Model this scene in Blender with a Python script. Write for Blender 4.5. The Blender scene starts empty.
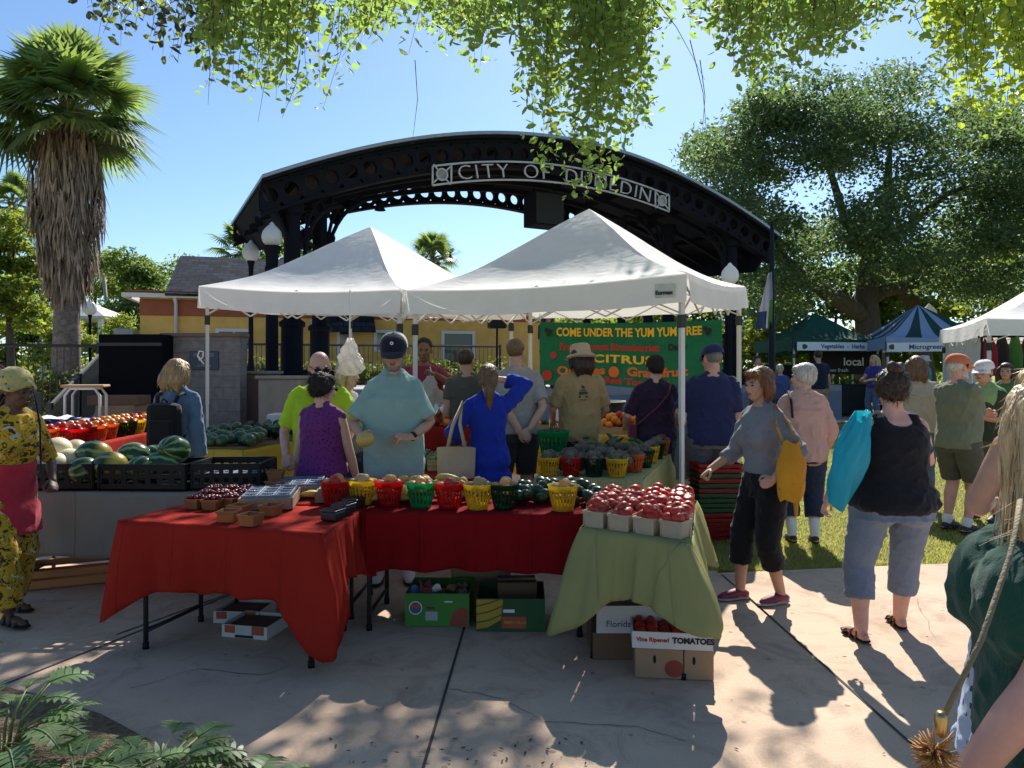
import bpy, bmesh, math, random
import numpy as np
from mathutils import Vector, Matrix, Euler, noise
R = math.radians
rng = random.Random(7)
nr = np.random.RandomState(11)
scene = bpy.context.scene
COL = scene.collection
CAMZ, HY, FPX = 1.6, 370.0, 740.0
def at(px, py, Y):                       # a point at distance Y
 return Vector(((px - 512) / FPX * Y, Y, CAMZ + (HY - py) / FPX * Y))
def onz(px, py, z):                      # where a ray meets the height z
 Y = (CAMZ - z) * FPX / (py - HY)
 return Vector(((px - 512) / FPX * Y, Y, z))
def sstep(a, b, x):
 t = min(1, max(0, (x - a) / (b - a)))
 return t * t * (3 - 2 * t)
def gz(x, y):                            # the ground rises gently away from the path
 return .30 * sstep(6.0, 17.0, y)
# ---------------------------------------------------------------- materials
class NT:
 def __init__(s, name):
  s.m = bpy.data.materials.new(name); s.m.use_nodes = True
  s.t = s.m.node_tree; s.n = s.t.nodes; s.l = s.t.links
  s.n.clear()
  s.out = s.n.new('ShaderNodeOutputMaterial')
 def new(s, typ, **kw):
  n = s.n.new(typ)
  for k, v in kw.items():
   if k in n.inputs: n.inputs[k].default_value = v
   else: setattr(n, k, v)
  return n
 def link(s, a, b): s.l.new(a, b)
 def coord(s, scale=(1, 1, 1), rot=(0, 0, 0), kind='Object'):
  tc = s.new('ShaderNodeTexCoord'); mp = s.new('ShaderNodeMapping')
  mp.inputs['Scale'].default_value = scale; mp.inputs['Rotation'].default_value = rot
  s.link(tc.outputs[kind], mp.inputs['Vector']); return mp.outputs['Vector']
 def noise(s, vec, scale, detail=4, rough=.55, dist=0):
  n = s.new('ShaderNodeTexNoise'); n.inputs['Scale'].default_value = scale
  n.inputs['Detail'].default_value = detail; n.inputs['Roughness'].default_value = rough
  n.inputs['Distortion'].default_value = dist
  if vec: s.link(vec, n.inputs['Vector'])
  return n.outputs['Fac']
 def ramp(s, fac, stops, interp='LINEAR'):
  r = s.new('ShaderNodeValToRGB'); cr = r.color_ramp; cr.interpolation = interp
  while len(cr.elements) < len(stops): cr.elements.new(.5)
  for e, (p, c) in zip(cr.elements, stops):
   e.position = p; e.color = (c, c, c, 1) if isinstance(c, (int, float)) else (*c[:3], 1)
  s.link(fac, r.inputs['Fac']); return r.outputs['Color']
 def mix(s, fac, a, b, mode='MIX'):
  m = s.new('ShaderNodeMix', data_type='RGBA', blend_type=mode)
  for k, v in ((0, fac), (6, a), (7, b)):
   if isinstance(v, (int, float)): m.inputs[k].default_value = v
   elif isinstance(v, (tuple, list)): m.inputs[k].default_value = (*v[:3], 1)
   else: s.link(v, m.inputs[k])
  return m.outputs[2]
 def bump(s, h, strength=.3, dist=.01):
  b = s.new('ShaderNodeBump'); b.inputs['Strength'].default_value = strength
  b.inputs['Distance'].default_value = dist
  s.link(h, b.inputs['Height']); return b.outputs['Normal']
 def bsdf(s, color, rough=.6, metal=0, normal=None, spec=None, trans=None, tcol=None, sheen=0, coat=0):
  b = s.new('ShaderNodeBsdfPrincipled')
  if isinstance(color, (tuple, list)): b.inputs['Base Color'].default_value = (*color[:3], 1)
  else: s.link(color, b.inputs['Base Color'])
  if isinstance(rough, (int, float)): b.inputs['Roughness'].default_value = rough
  else: s.link(rough, b.inputs['Roughness'])
  b.inputs['Metallic'].default_value = metal
  if spec is not None: b.inputs['Specular IOR Level'].default_value = spec
  if sheen: b.inputs['Sheen Weight'].default_value = sheen
  if coat: b.inputs['Coat Weight'].default_value = coat
  if normal: s.link(normal, b.inputs['Normal'])
  res = b.outputs[0]
  if trans:
   t = s.new('ShaderNodeBsdfTranslucent')
   c = tcol if tcol is not None else color
   if isinstance(c, (tuple, list)): t.inputs['Color'].default_value = (*c[:3], 1)
   else: s.link(c, t.inputs['Color'])
   mx = s.new('ShaderNodeMixShader'); mx.inputs[0].default_value = trans
   s.link(res, mx.inputs[1]); s.link(t.outputs[0], mx.inputs[2]); res = mx.outputs[0]
  s.link(res, s.out.inputs['Surface'])
  return s.m
def sc(c, k): return tuple(min(1, x * k) for x in c[:3])
def M(name, col, rough=.6, var=.18, nscale=6, bump=.15, bscale=60, metal=0, spec=None, trans=None, tcol=None, sheen=0, rnd=0, bdist=.004, stretch=(1, 1, 1), coat=0):
 """a plain material with uneven tone, fine relief and, for repeats, a tone of its own per object"""
 t = NT(name); v = t.coord(stretch)
 f = t.noise(v, nscale, 5)
 c = t.ramp(f, [(.25, sc(col, 1 - var)), (.75, sc(col, 1 + var))])
 if rnd:
  oi = t.new('ShaderNodeObjectInfo')
  hs = t.new('ShaderNodeHueSaturation')
  mr = t.new('ShaderNodeMapRange'); mr.inputs[3].default_value = 1 - rnd; mr.inputs[4].default_value = 1 + rnd
  t.link(oi.outputs['Random'], mr.inputs[0]); t.link(mr.outputs[0], hs.inputs['Value'])
  mh = t.new('ShaderNodeMapRange'); mh.inputs[3].default_value = .5 - rnd * .07; mh.inputs[4].default_value = .5 + rnd * .07
  t.link(oi.outputs['Random'], mh.inputs[0]); t.link(mh.outputs[0], hs.inputs['Hue'])
  t.link(c, hs.inputs['Color']); c = hs.outputs['Color']
 nrm = t.bump(t.noise(v, bscale, 3), bump, bdist) if bump else None
 return t.bsdf(c, rough, metal, nrm, spec, trans, tcol, sheen, coat)
def cloth(name, col, var=.12, trans=None, tcol=None, wscale=9, rough=.9):
 """woven fabric: soft creases, faint weave"""
 t = NT(name); v = t.coord()
 f = t.noise(v, 5, 5, .6)
 c = t.ramp(f, [(.25, sc(col, 1.18 * (1 - var))), (.75, sc(col, 1.18 * (1 + var)))])
 c = t.mix(1, c, t.ramp(t.noise(t.coord((1, 1, .4)), 260, 2, .8), [(.3, .74), (.7, 1.0)]), 'MULTIPLY')
 h1 = t.noise(v, wscale, 4, .55, .8)
 h2 = t.noise(v, 350, 2)
 h = t.mix(.12, h1, h2)
 return t.bsdf(c, rough, 0, t.bump(h, .55, .022), .2, trans, tcol, .15)
def printed(name, base, spots, scale=28, thr=.32, var=.15):
 """fabric printed with scattered irregular motifs"""
 t = NT(name); v = t.coord()
 vo = t.new('ShaderNodeTexVoronoi'); vo.inputs['Scale'].default_value = scale
 wob = t.noise(v, scale * 1.6, 3)
 t.link(v, vo.inputs['Vector'])
 d = t.new('ShaderNodeMath', operation='MULTIPLY_ADD'); t.link(wob, d.inputs[0]); d.inputs[1].default_value = .7
 t.link(vo.outputs['Distance'], d.inputs[2])
 fac = t.ramp(d.outputs[0], [(thr + .28, 1), (thr + .33, 0)])
 b = t.ramp(t.noise(v, 4, 4), [(.3, sc(base, 1 - var)), (.7, sc(base, 1 + var))])
 c = t.mix(fac, b, spots)
 return t.bsdf(c, .85, 0, t.bump(t.noise(v, 9, 4, .55, .8), .5, .02), .2, sheen=.1)
# ---------------------------------------------------------------- mesh builder
class MB:
 def __init__(s): s.v = []; s.f = []; s.m = []; s.sm = []
 def add(s, vs, fs, mi=0, smooth=False, mat=None):
  b = len(s.v)
  if mat is not None: vs = [mat @ Vector(p) for p in vs]
  s.v.extend([tuple(p) for p in vs])
  s.f.extend([tuple(i + b for i in f) for f in fs]); s.m.extend([mi] * len(fs)); s.sm.extend([smooth] * len(fs))
  return s
 def box(s, c, size, rz=0, mi=0, mat=None, taper=1, bev=0):
  x, y, z = (k / 2 for k in size)
  T = Matrix.Translation(c) @ Matrix.Rotation(rz, 4, 'Z')
  if mat is not None: T = mat @ T
  if bev:
   e = min(bev, x * .9, y * .9, z * .9); vs = [];
   bm = bmesh.new(); bmesh.ops.create_cube(bm, size=1)
   for q in bm.verts: q.co = Vector((q.co.x * 2 * x, q.co.y * 2 * y, q.co.z * 2 * z))
   bmesh.ops.bevel(bm, geom=list(bm.edges), offset=e, segments=2, affect='EDGES', profile=.5)
   bm.verts.index_update()
   s.add([q.co for q in bm.verts], [[q.index for q in f.verts] for f in bm.faces], mi, False, T); bm.free(); return s
  vs = [(-x * taper, -y * taper, -z), (x * taper, -y * taper, -z), (x * taper, y * taper, -z), (-x * taper, y * taper, -z), (-x, -y, z), (x, -y, z), (x, y, z), (-x, y, z)]
  return s.add(vs, [(0, 3, 2, 1), (4, 5, 6, 7), (0, 1, 5, 4), (1, 2, 6, 5), (2, 3, 7, 6), (3, 0, 4, 7)], mi, False, T)
 def tube(s, pts, rad, seg=8, mi=0, cap=True, flat=None, up=None, smooth=True, mat=None):
  """a tapered tube along points; flat = (a, b) squashes the section along the frame axes; round caps for fat tubes"""
  P = [Vector(p) for p in pts]; n = len(P)
  if isinstance(rad, (int, float)): rad = [rad] * n
  vs = []; fs = []
  prev = Vector(up) if up is not None else None
  fa, fb = flat if flat else (1, 1)
  for i in range(n):
   d = (P[min(i + 1, n - 1)] - P[max(i - 1, 0)])
   d = d.normalized() if d.length > 1e-9 else Vector((0, 0, 1))
   if prev is None: prev = d.orthogonal()
   u = prev - d * prev.dot(d)
   u = u.normalized() if u.length > 1e-6 else d.orthogonal().normalized()
   w = d.cross(u); prev = u
   for k in range(seg):
    a = 2 * math.pi * k / seg
    vs.append(P[i] + u * (math.cos(a) * rad[i] * fa) + w * (math.sin(a) * rad[i] * fb))
  for i in range(n - 1):
   for k in range(seg):
    k2 = (k + 1) % seg
    fs.append((i * seg + k, i * seg + k2, (i + 1) * seg + k2, (i + 1) * seg + k))
  if cap:
   fs.append(tuple(range(seg - 1, -1, -1))); fs.append(tuple(range((n - 1) * seg, n * seg)))
  return s.add(vs, fs, mi, smooth, mat)
 def limb(s, pts, rad, seg=12, mi=0, flat=None, up=None):
  """a tube with domed ends"""
  P = [Vector(p) for p in pts]; r = list(rad) if not isinstance(rad, (int, float)) else [rad] * len(P)
  d0 = (P[0] - P[1]).normalized(); d1 = (P[-1] - P[-2]).normalized()
  Q = [P[0] + d0 * r[0] * k for k in (.97, .75)] + P + [P[-1] + d1 * r[-1] * k for k in (.75, .97)]
  rr = [r[0] * .22, r[0] * .66] + r + [r[-1] * .66, r[-1] * .22]
  return s.tube(Q, rr, seg, mi, True, flat, up)
 def lathe(s, prof, seg=20, mi=0, c=(0, 0, 0), smooth=True, mat=None, sq=1):
  vs = []; fs = []
  for r, z in prof:
   for k in range(seg):
    a = 2 * math.pi * k / seg
    vs.append((c[0] + r * math.cos(a), c[1] + r * math.sin(a), c[2] + z))
  for i in range(len(prof) - 1):
   for k in range(seg):
    k2 = (k + 1) % seg
    fs.append((i * seg + k, i * seg + k2, (i + 1) * seg + k2, (i + 1) * seg + k))
  if prof[0][0] > 1e-4: fs.append(tuple(range(seg - 1, -1, -1)))
  if prof[-1][0] > 1e-4: fs.append(tuple(range((len(prof) - 1) * seg, len(prof) * seg)))
  return s.add(vs, fs, mi, smooth, mat)
 def ell(s, c, r, seg=14, ring=9, mi=0, mat=None, rot=None):
  T = Matrix.Translation(c)
  if rot is not None: T = T @ Euler(rot).to_matrix().to_4x4()
  if mat is not None: T = mat @ T
  vs = [(0, 0, -r[2])]; fs = []
  for i in range(1, ring):
   p = -math.pi / 2 + math.pi * i / ring
   for k in range(seg):
    a = 2 * math.pi * k / seg
    vs.append((r[0] * math.cos(p) * math.cos(a), r[1] * math.cos(p) * math.sin(a), r[2] * math.sin(p)))
  vs.append((0, 0, r[2])); L = len(vs) - 1
  for k in range(seg):
   k2 = (k + 1) % seg
   fs.append((0, 1 + k2, 1 + k)); fs.append((L, L - seg + k, L - seg + k2))
   for i in range(ring - 2):
    a, b = 1 + i * seg, 1 + (i + 1) * seg
    fs.append((a + k, a + k2, b + k2, b + k))
  return s.add(vs, fs, mi, True, T)
 def prism(s, poly, z0, z1, mi=0, mat=None):
  n = len(poly)
  vs = [(p[0], p[1], z0) for p in poly] + [(p[0], p[1], z1) for p in poly]
  fs = [tuple(range(n - 1, -1, -1)), tuple(range(n, 2 * n))] + [(i, (i + 1) % n, n + (i + 1) % n, n + i) for i in range(n)]
  return s.add(vs, fs, mi, False, mat)
 def grid(s, fn, nu, nv, mi=0, smooth=True, mat=None):
  vs = [fn(i / nu, j / nv) for j in range(nv + 1) for i in range(nu + 1)]
  fs = [(j * (nu + 1) + i, j * (nu + 1) + i + 1, (j + 1) * (nu + 1) + i + 1, (j + 1) * (nu + 1) + i) for j in range(nv) for i in range(nu)]
  return s.add(vs, fs, mi, smooth, mat)
 def mesh(s, name, mats, off=None):
  me = bpy.data.meshes.new(name)
  vs = s.v if off is None else [(p[0] - off[0], p[1] - off[1], p[2] - off[2]) for p in s.v]
  me.from_pydata(vs, [], s.f)
  for m in (mats if isinstance(mats, (list, tuple)) else [mats]): me.materials.append(m)
  me.polygons.foreach_set('material_index', s.m); me.polygons.foreach_set('use_smooth', s.sm)
  me.update(); return me
 def build(s, name, mats, parent=None, world=False, loc=None, rot=None):
  """world: the vertices are world coordinates and the parent sits unrotated at its base"""
  off = None
  if world and parent is not None: off = parent.location
  return link(name, s.mesh(name, mats, off), parent, loc, rot)
def link(name, data, parent=None, loc=None, rot=None):
 o = bpy.data.objects.new(name, data); COL.objects.link(o)
 if parent is not None: o.parent = parent
 if loc is not None: o.location = loc
 if rot is not None: o.rotation_euler = rot
 return o
def tag(o, label=None, cat=None, group=None, kind=None):
 for k, v in (('label', label), ('category', cat), ('group', group), ('kind', kind)):
  if v: o[k] = v
 return o
def thing(name, label, cat, loc=(0, 0, 0), rz=0, group=None):
 o = link(name, None, None, loc, (0, 0, rz)); o.empty_display_size = .1
 return tag(o, label, cat, group)
def kids(o): return [c for c in bpy.data.objects if c.parent is o]
def dup(o, loc, rot=None, label=None, group=None, scale=None, children=()):
 c = o.copy(); COL.objects.link(c); c.location = loc
 if rot is not None: c.rotation_euler = rot
 if scale is not None: c.scale = scale if not isinstance(scale, (int, float)) else (scale,) * 3
 if label: c['label'] = label
 if group: c['group'] = group
 for ch in children:
  d = ch.copy(); COL.objects.link(d); d.parent = c
 return c
def text_mesh(body, size=1, depth=.01, bold=0, align='CENTER', xs=1, shear=0, space=1):
 cu = bpy.data.curves.new('text', 'FONT'); cu.body = body; cu.size = size; cu.extrude = depth / 2
 cu.offset = bold; cu.align_x = align; cu.align_y = 'CENTER'; cu.shear = shear; cu.space_character = space; cu.resolution_u = 3
 o = bpy.data.objects.new('text', cu); COL.objects.link(o)
 dg = bpy.context.evaluated_depsgraph_get(); dg.update()
 me = bpy.data.meshes.new_from_object(o.evaluated_get(dg))
 bpy.data.objects.remove(o); bpy.data.curves.remove(cu)
 vs = [Vector((v.co.x * xs, v.co.y, v.co.z)) for v in me.vertices]; fs = [tuple(p.vertices) for p in me.polygons]
 bpy.data.meshes.remove(me); return vs, fs
def frame(o, x, z=(0, 0, 1)):
 """matrix mapping text coordinates (x right, y up, z to the viewer) to a place: origin, right direction, up direction"""
 x = Vector(x).normalized(); z = Vector(z); z = (z - x * z.dot(x)).normalized(); n = x.cross(z)
 m = Matrix((x, z, n)).transposed().to_4x4(); m.translation = o; return m
def bake(mb, voxel, smooth=4, adapt=0):
 """one continuous surface out of overlapping closed shapes; returns vertex and quad arrays"""
 me = mb.mesh('tmp', []); o = bpy.data.objects.new('tmp', me); COL.objects.link(o)
 r = o.modifiers.new('r', 'REMESH'); r.mode = 'VOXEL'; r.voxel_size = voxel; r.adaptivity = adapt
 if smooth:
  q = o.modifiers.new('s', 'SMOOTH'); q.factor = .5; q.iterations = smooth
 dg = bpy.context.evaluated_depsgraph_get(); dg.update()
 e = o.evaluated_get(dg).to_mesh()
 n = len(e.vertices); co = np.empty(n * 3); e.vertices.foreach_get('co', co)
 no = np.empty(n * 3); e.vertices.foreach_get('normal', no)
 fs = [tuple(p.vertices) for p in e.polygons]
 o.evaluated_get(dg).to_mesh_clear(); bpy.data.objects.remove(o); bpy.data.meshes.remove(me)
 return co.reshape(-1, 3), no.reshape(-1, 3), fs
def np_mesh(name, co, fs, mats, smooth=True):
 me = bpy.data.meshes.new(name); me.from_pydata(co.tolist() if hasattr(co, 'tolist') else co, [], fs)
 for m in (mats if isinstance(mats, (list, tuple)) else [mats]): me.materials.append(m)
 if smooth: me.polygons.foreach_set('use_smooth', [True] * len(me.polygons))
 me.update(); return me
def folds(co, no, amp, freq, seed, squash=.45):
 """creases: warped ridges along the normals"""
 r = np.random.RandomState(seed); h = np.zeros(len(co))
 w = co + .03 * np.sin(co[:, [1, 2, 0]] * 9 + r.rand(3) * 6)
 for k in range(7):
  d = r.randn(3); d[2] *= squash; d /= np.linalg.norm(d)
  f = freq * (0.6 + 1.5 * r.rand())
  h += (1 - 2 * np.abs(np.sin(w @ d * f + r.rand() * 6))) / 7 * (1.3 - .5 * k / 7)
 return co + no * (np.maximum(h + .28, 0) * amp)[:, None]
def leafcards(name, pos, size, mats, parent, aspect=.5, droop=.3, mi=None, seed=0, bend=.25, oval=False):
 """many single leaves: each a folded four-sided blade of its own direction"""
 n = len(pos); r = np.random.RandomState(seed + 5)
 d = r.randn(n, 3); d[:, 2] = d[:, 2] * .7 - droop; d /= np.linalg.norm(d, axis=1)[:, None]
 s = np.cross(d, r.randn(n, 3)); s /= np.linalg.norm(s, axis=1)[:, None] + 1e-9
 nn = np.cross(d, s)
 L = (size * (.65 + .7 * r.rand(n)))[:, None] if not hasattr(size, 'shape') else size[:, None]
 W = L * aspect * .5
 a = pos; b = pos + d * L * .5 + s * W + nn * W * bend; c = pos + d * L; e = pos + d * L * .5 - s * W + nn * W * bend
 if oval:
  co = np.stack([a, pos + d * L * .28 + s * W * .8 + nn * W * bend, pos + d * L * .66 + s * W * .92 + nn * W * bend * 1.2, c, pos + d * L * .66 - s * W * .92 + nn * W * bend * 1.2, pos + d * L * .28 - s * W * .8 + nn * W * bend], 1).reshape(-1, 3)
  if mi is None: mi = r.randint(0, len(mats), n)
  o = link(name, np_mesh(name, co, [q for k in range(0, n * 6, 6) for q in ((k, k + 1, k + 2, k + 3), (k, k + 3, k + 4, k + 5))], mats, False), parent); o.data.polygons.foreach_set('material_index', np.repeat(mi, 2)); return o
 co = np.stack([a, b, c, e], 1).reshape(-1, 3)
 me = bpy.data.meshes.new(name)
 me.vertices.add(n * 4); me.vertices.foreach_set('co', co.ravel())
 me.loops.add(n * 6); me.polygons.add(n * 2)
 base = np.arange(n)[:, None] * 4
 tri = np.concatenate([base + [0, 1, 2], base + [0, 2, 3]], 1).ravel()
 me.loops.foreach_set('vertex_index', tri)
 me.polygons.foreach_set('loop_start', np.arange(n * 2) * 3); me.polygons.foreach_set('loop_total', np.full(n * 2, 3))
 for m in mats: me.materials.append(m)
 if mi is None: mi = r.randint(0, len(mats), n)
 me.polygons.foreach_set('material_index', np.repeat(mi, 2))
 me.update(calc_edges=True)
 return link(name, me, parent)
# ---------------------------------------------------------------- people
def skinmat(name, col):
 t = NT(name); v = t.coord()
 c = t.ramp(t.noise(v, 14, 5, .6), [(.3, sc(col, .85)), (.7, sc(col, 1.1))])
 c = t.mix(t.ramp(t.noise(v, 5, 2), [(.45, 0), (.7, .35)]), c, (col[0] * 1.02, col[1] * .78, col[2] * .72))
 return t.bsdf(c, .5, 0, t.bump(t.noise(v, 120, 3), .12, .002), .35)
SK = {'fair': skinmat('skin_fair', (.60, .36, .26)), 'tan': skinmat('skin_tan', (.50, .28, .18)), 'brown': skinmat('skin_brown', (.22, .11, .065)), 'dark': skinmat('skin_dark', (.11, .055, .035)), 'rosy': skinmat('skin_rosy', (.62, .33, .25))}
def hairmat(name, col, rough=.45):
 t = NT(name); v = t.coord((1, 1, .12))
 c = t.ramp(t.noise(v, 90, 4, .7), [(.3, sc(col, .45)), (.55, col), (.8, sc(col, 1.6))])
 return t.bsdf(c, rough, 0, t.bump(t.noise(v, 140, 3), .8, .006), .4)
HR = {'brown': hairmat('hair_brown', (.055, .028, .014)), 'black': hairmat('hair_black', (.016, .011, .009), .7), 'blond': hairmat('hair_blond', (.38, .24, .11)), 'ash': hairmat('hair_ash', (.58, .43, .24)), 'ginger': hairmat('hair_ginger', (.22, .085, .03)), 'white': hairmat('hair_white', (.55, .52, .47)), 'grey': hairmat('hair_grey', (.2, .19, .17)), 'light': hairmat('hair_light_brown', (.19, .105, .05))}
EYE = M('eye_dark', (.02, .014, .01), .2, bump=0); LIP = M('lip', (.26, .08, .07), .45, bump=0); BROW = M('brow_hair', (.06, .04, .03), .8, bump=0)
BLACKPL = M('black_plastic', (.010, .010, .011), .5, spec=.2); WHITECL = cloth('white_cotton', (.75, .74, .7))
RM = [(.455, .070, .066, .004), (.50, .098, .074, .008), (.54, .099, .072, .006), (.60, .087, .062, 0), (.66, .090, .064, -.004), (.72, .099, .068, -.004), (.765, .104, .064, 0), (.80, .098, .050, .004), (.828, .066, .042, .008), (.846, .04, .038, .008)]
RF = [(.455, .076, .068, .006), (.50, .106, .078, .010), (.54, .102, .074, .008), (.60, .080, .060, 0), (.66, .080, .060, -.004), (.72, .090, .066, -.006), (.765, .094, .060, 0), (.80, .089, .046, .004), (.828, .058, .038, .008), (.846, .035, .034, .008)]
_hand = {}
def hand_proto(curl, side):
 """a left or right hand: fingers along +Y, back of the hand +Z; one skin, five bent fingers"""
 k = (round(curl, 1), side)
 if k in _hand: return _hand[k]
 b = MB(); c = curl
 b.limb([(0, -.03, .002), (0, 0, 0), (.0, .04, 0), (0, .078, 0)], [.026, .029, .04, .038], 14, flat=(1, .40), up=(1, 0, 0))
 for i, (x, L, r, sp) in enumerate(((.03, .072, .0082, .12), (.010, .080, .0086, .03), (-.011, .075, .0083, -.05), (-.031, .06, .0073, -.16))):
  p = Vector((x, .074, .001)); a = -.15 - .12 * i * c; pts = [p - Vector((0, .02, 0)), p]
  for q, ln in enumerate((.43, .32, .27)):
   a -= (.35 + .75 * c) * (.45 if q == 0 else 1) * (1 + .1 * i) * (.35 + c)
   p = p + Vector((math.sin(sp) * math.cos(a), math.cos(sp) * math.cos(a), math.sin(a))) * L * ln
   pts.append(p)
  b.limb(pts, [r * 1.15, r * 1.1, r, r * .93, r * .8], 8)
 b.limb([(.018, .012, -.006), (.043, .036, -.012 - .01 * c), (.056, .062, -.018 - .02 * c), (.054 - .015 * c, .085, -.024 - .03 * c)], [.016, .0125, .0105, .0085], 8)
 co, no, fs = bake(b, .0034, 3)
 if side == 'R':
  co = co * np.array([-1, 1, 1]); fs = [f[::-1] for f in fs]
 _hand[k] = (co, fs); return _hand[k]
def ik(a, t, l1, l2, pole):
 d = t - a; L = min(d.length, (l1 + l2) * .998); d.normalize(); t = a + d * L
 x = (l1 * l1 - l2 * l2 + L * L) / (2 * L); h = math.sqrt(max(0, l1 * l1 - x * x))
 p = pole - d * pole.dot(d); p = p.normalized() if p.length > 1e-6 else d.orthogonal().normalized()
 return a + d * x + p * h, t
def cut(path, rads, f):
 """first part of a two-segment limb, f from 0 to 2"""
 P = [path[0]]; r = [rads[0]]
 if f <= 1: P.append(path[0].lerp(path[1], f)); r.append(rads[0] + (rads[1] - rads[0]) * f)
 else: P += [path[1], path[1].lerp(path[2], f - 1)]; r += [rads[1], rads[1] + (rads[2] - rads[1]) * (f - 1)]
 return P, r
def person(label, loc, yaw=0, H=1.7, g=1.0, sex='m', skin='fair', lean=0, turn=0, head=(0, 0, 0), L=None, Rr=None, feet=None, top=None, bottom=None,
   hair=None, hat=None, shoes=None, glasses=None, vox=.0105, belly=0, bust=None, seed=1, extra=None, sw=1, group=None, beard=None, over=()):
 root = thing('person', label, 'person', loc, R(yaw), group)
 rings0 = RM if sex == 'm' else RF; gs = math.sqrt(g)
 lean, turn = R(lean), R(turn)
 def B(x, y, z):
  """from the upright body to the bent one; fractions of the height to metres"""
  t = sstep(.52, .70, z); p = Vector((x, y, z))
  p = Matrix.Rotation(turn * t, 3, 'Z') @ p
  q = p - Vector((0, 0, .53))
  if z > .53: q = Matrix.Rotation(lean * sstep(.50, .62, z), 3, 'X') @ q
  return (q + Vector((0, 0, .53))) * H
 def ring_at(z):
  rr = rings0
  if z <= rr[0][0]: return list(rr[0][1:])
  for a, b in zip(rr, rr[1:]):
   if z <= b[0]:
    t = (z - a[0]) / (b[0] - a[0]); t = t * t * (3 - 2 * t) * .5 + t * .5
    return [a[i] + (b[i] - a[i]) * t for i in (1, 2, 3)]
  return list(rr[-1][1:])
 def trunk(mb, z0, z1, e=0, loose=0, flare=0, hipmin=0):
  n = max(4, int((z1 - z0) / .018)); vs = []; fs = []; seg = 28
  for i in range(n + 1):
   z = z0 + (z1 - z0) * i / n
   hw, hd, yo = ring_at(z)
   k = 1 if z > .82 else gs
   if z < .79: k = g if z < .70 else g + (gs - g) * (z - .70) / .09
   hw *= k * (sw if z > .7 else 1); hd *= k
   if z < .455: hw = ring_at(.50)[0] * g; hd = ring_at(.50)[1] * g
   if belly:
    q = math.exp(-((z - .60) / .075) ** 2) * belly; hd += q * .5; yo -= q * .5; hw += q * .25
   if loose and z < .74:
    c = ring_at(.73); hw = max(hw, c[0] * (g + gs) / 2 * loose); hd = max(hd, c[1] * (g + gs) / 2 * loose)
   if z < .52: hw += flare * (.52 - z); hd += flare * .8 * (.52 - z)
   ee = e / H * (1 if z < .8 else max(.35, 1 - (z - .8) * 13))
   for s in range(seg):
    a = 2 * math.pi * s / seg; ca, sa = math.cos(a), math.sin(a)
    x = (hw + ee) * math.copysign(abs(ca) ** .86, ca); y = yo + (hd + ee) * math.copysign(abs(sa) ** .9, sa)
    vs.append(B(x, y, z))
  for i in range(n):
   for s in range(seg):
    s2 = (s + 1) % seg; fs.append((i * seg + s, i * seg + s2, (i + 1) * seg + s2, (i + 1) * seg + s))
  fs.append(tuple(range(seg - 1, -1, -1))); fs.append(tuple(range(n * seg, (n + 1) * seg)))
  mb.add(vs, fs, 0, True)
  if z1 > .82:
   for sx in (-1, 1): mb.limb([B(sx * .018, .012, .838), B(sx * .055 * sw, .012, .815), B(sx * .092 * sw, .008, .796)], [(k + e * .7 / H) * H for k in (.022, .021, .022)], 12)
  if bust and z1 > .74 and z0 < .7:
   for sx in (-1, 1):
    mb.ell(B(sx * .041, -.044 * gs - .004, .708), tuple((q * bust + e / H) * H for q in (.042, .036, .044)))
  if z0 < .47 and z1 > .5:
   for sx in (-1, 1): mb.ell(B(sx * .044 * g, .030 * g, .497), tuple((q * g + e / H) * H for q in (.050, .046, .052)))
 # joints
 J = {}
 feet = feet or {'L': (.06, 0, 4), 'R': (-.06, .0, -4)}
 for s, sx in (('L', 1), ('R', -1)):
  fx, fy, fa = feet[s][:3]; fz = feet[s][3] if len(feet[s]) > 3 else 0
  hip = Vector((sx * .053 * g, .004, .50)) * H; ank = Vector((fx, fy + .012, .042 + fz)) * H
  kn, ank = ik(hip, ank, .236 * H, .236 * H, Vector((sx * .12 + math.sin(R(fa)) * .5, -1, 0)))
  J['leg' + s] = (hip, kn, ank, fa)
  sh = B(sx * (.094 if sex == 'm' else .087) * (.5 + .5 * gs) * sw, .006, .786)
  spec = (L if s == 'L' else Rr) or {}
  tgt = spec.get('t'); rel = spec.get('rel')
  if tgt is None:
   o = spec.get('out', .035 + .05 * (g - 1)); fw = spec.get('fw', .015)
   tv = sh + Vector((sx * o, -fw, -.315)) * H; pole = Vector((sx * .35, 1, 0))
  else:
   tv = Vector(tgt) * H; pole = Vector(spec.get('pole', (sx * .6, .7, -.6)))
  el, wr = ik(sh, tv, .172 * H, .150 * H, pole)
  fd = (wr - el).normalized()
  hd = Vector(spec['dir']).normalized() if 'dir' in spec else (fd + Vector((0, -.05, -.15))).normalized()
  bk = Vector(spec['back']) if 'back' in spec else (Vector((sx, -.1, .1)) if tgt is None else Vector((sx * .5, -.3, 1)))
  bk = (bk - hd * bk.dot(hd)).normalized()
  J['arm' + s] = (sh, el, wr, hd, bk, spec.get('curl', .45))
 hy, hp, hr = (R(k) for k in head)
 nb = B(0, .006, .835); hc = nb + Matrix.Rotation(lean * .6, 3, 'X') @ Vector((0, -.012, .090)) * H
 HM = Matrix.Translation(hc) @ Euler((hp, hr, hy), 'YXZ').to_matrix().to_4x4()
 HM = Matrix.Translation(hc) @ (Matrix.Rotation(hy + turn, 4, 'Z') @ Matrix.Rotation(hp, 4, 'X') @ Matrix.Rotation(hr, 4, 'Y')) @ Matrix.Scale(H, 4)
 hs = (1.0 if sex == 'm' else .97)
 HM = HM @ Matrix.Scale(hs, 4)
 # the body: one skin
 b = MB(); trunk(b, .455, .846)
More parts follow.
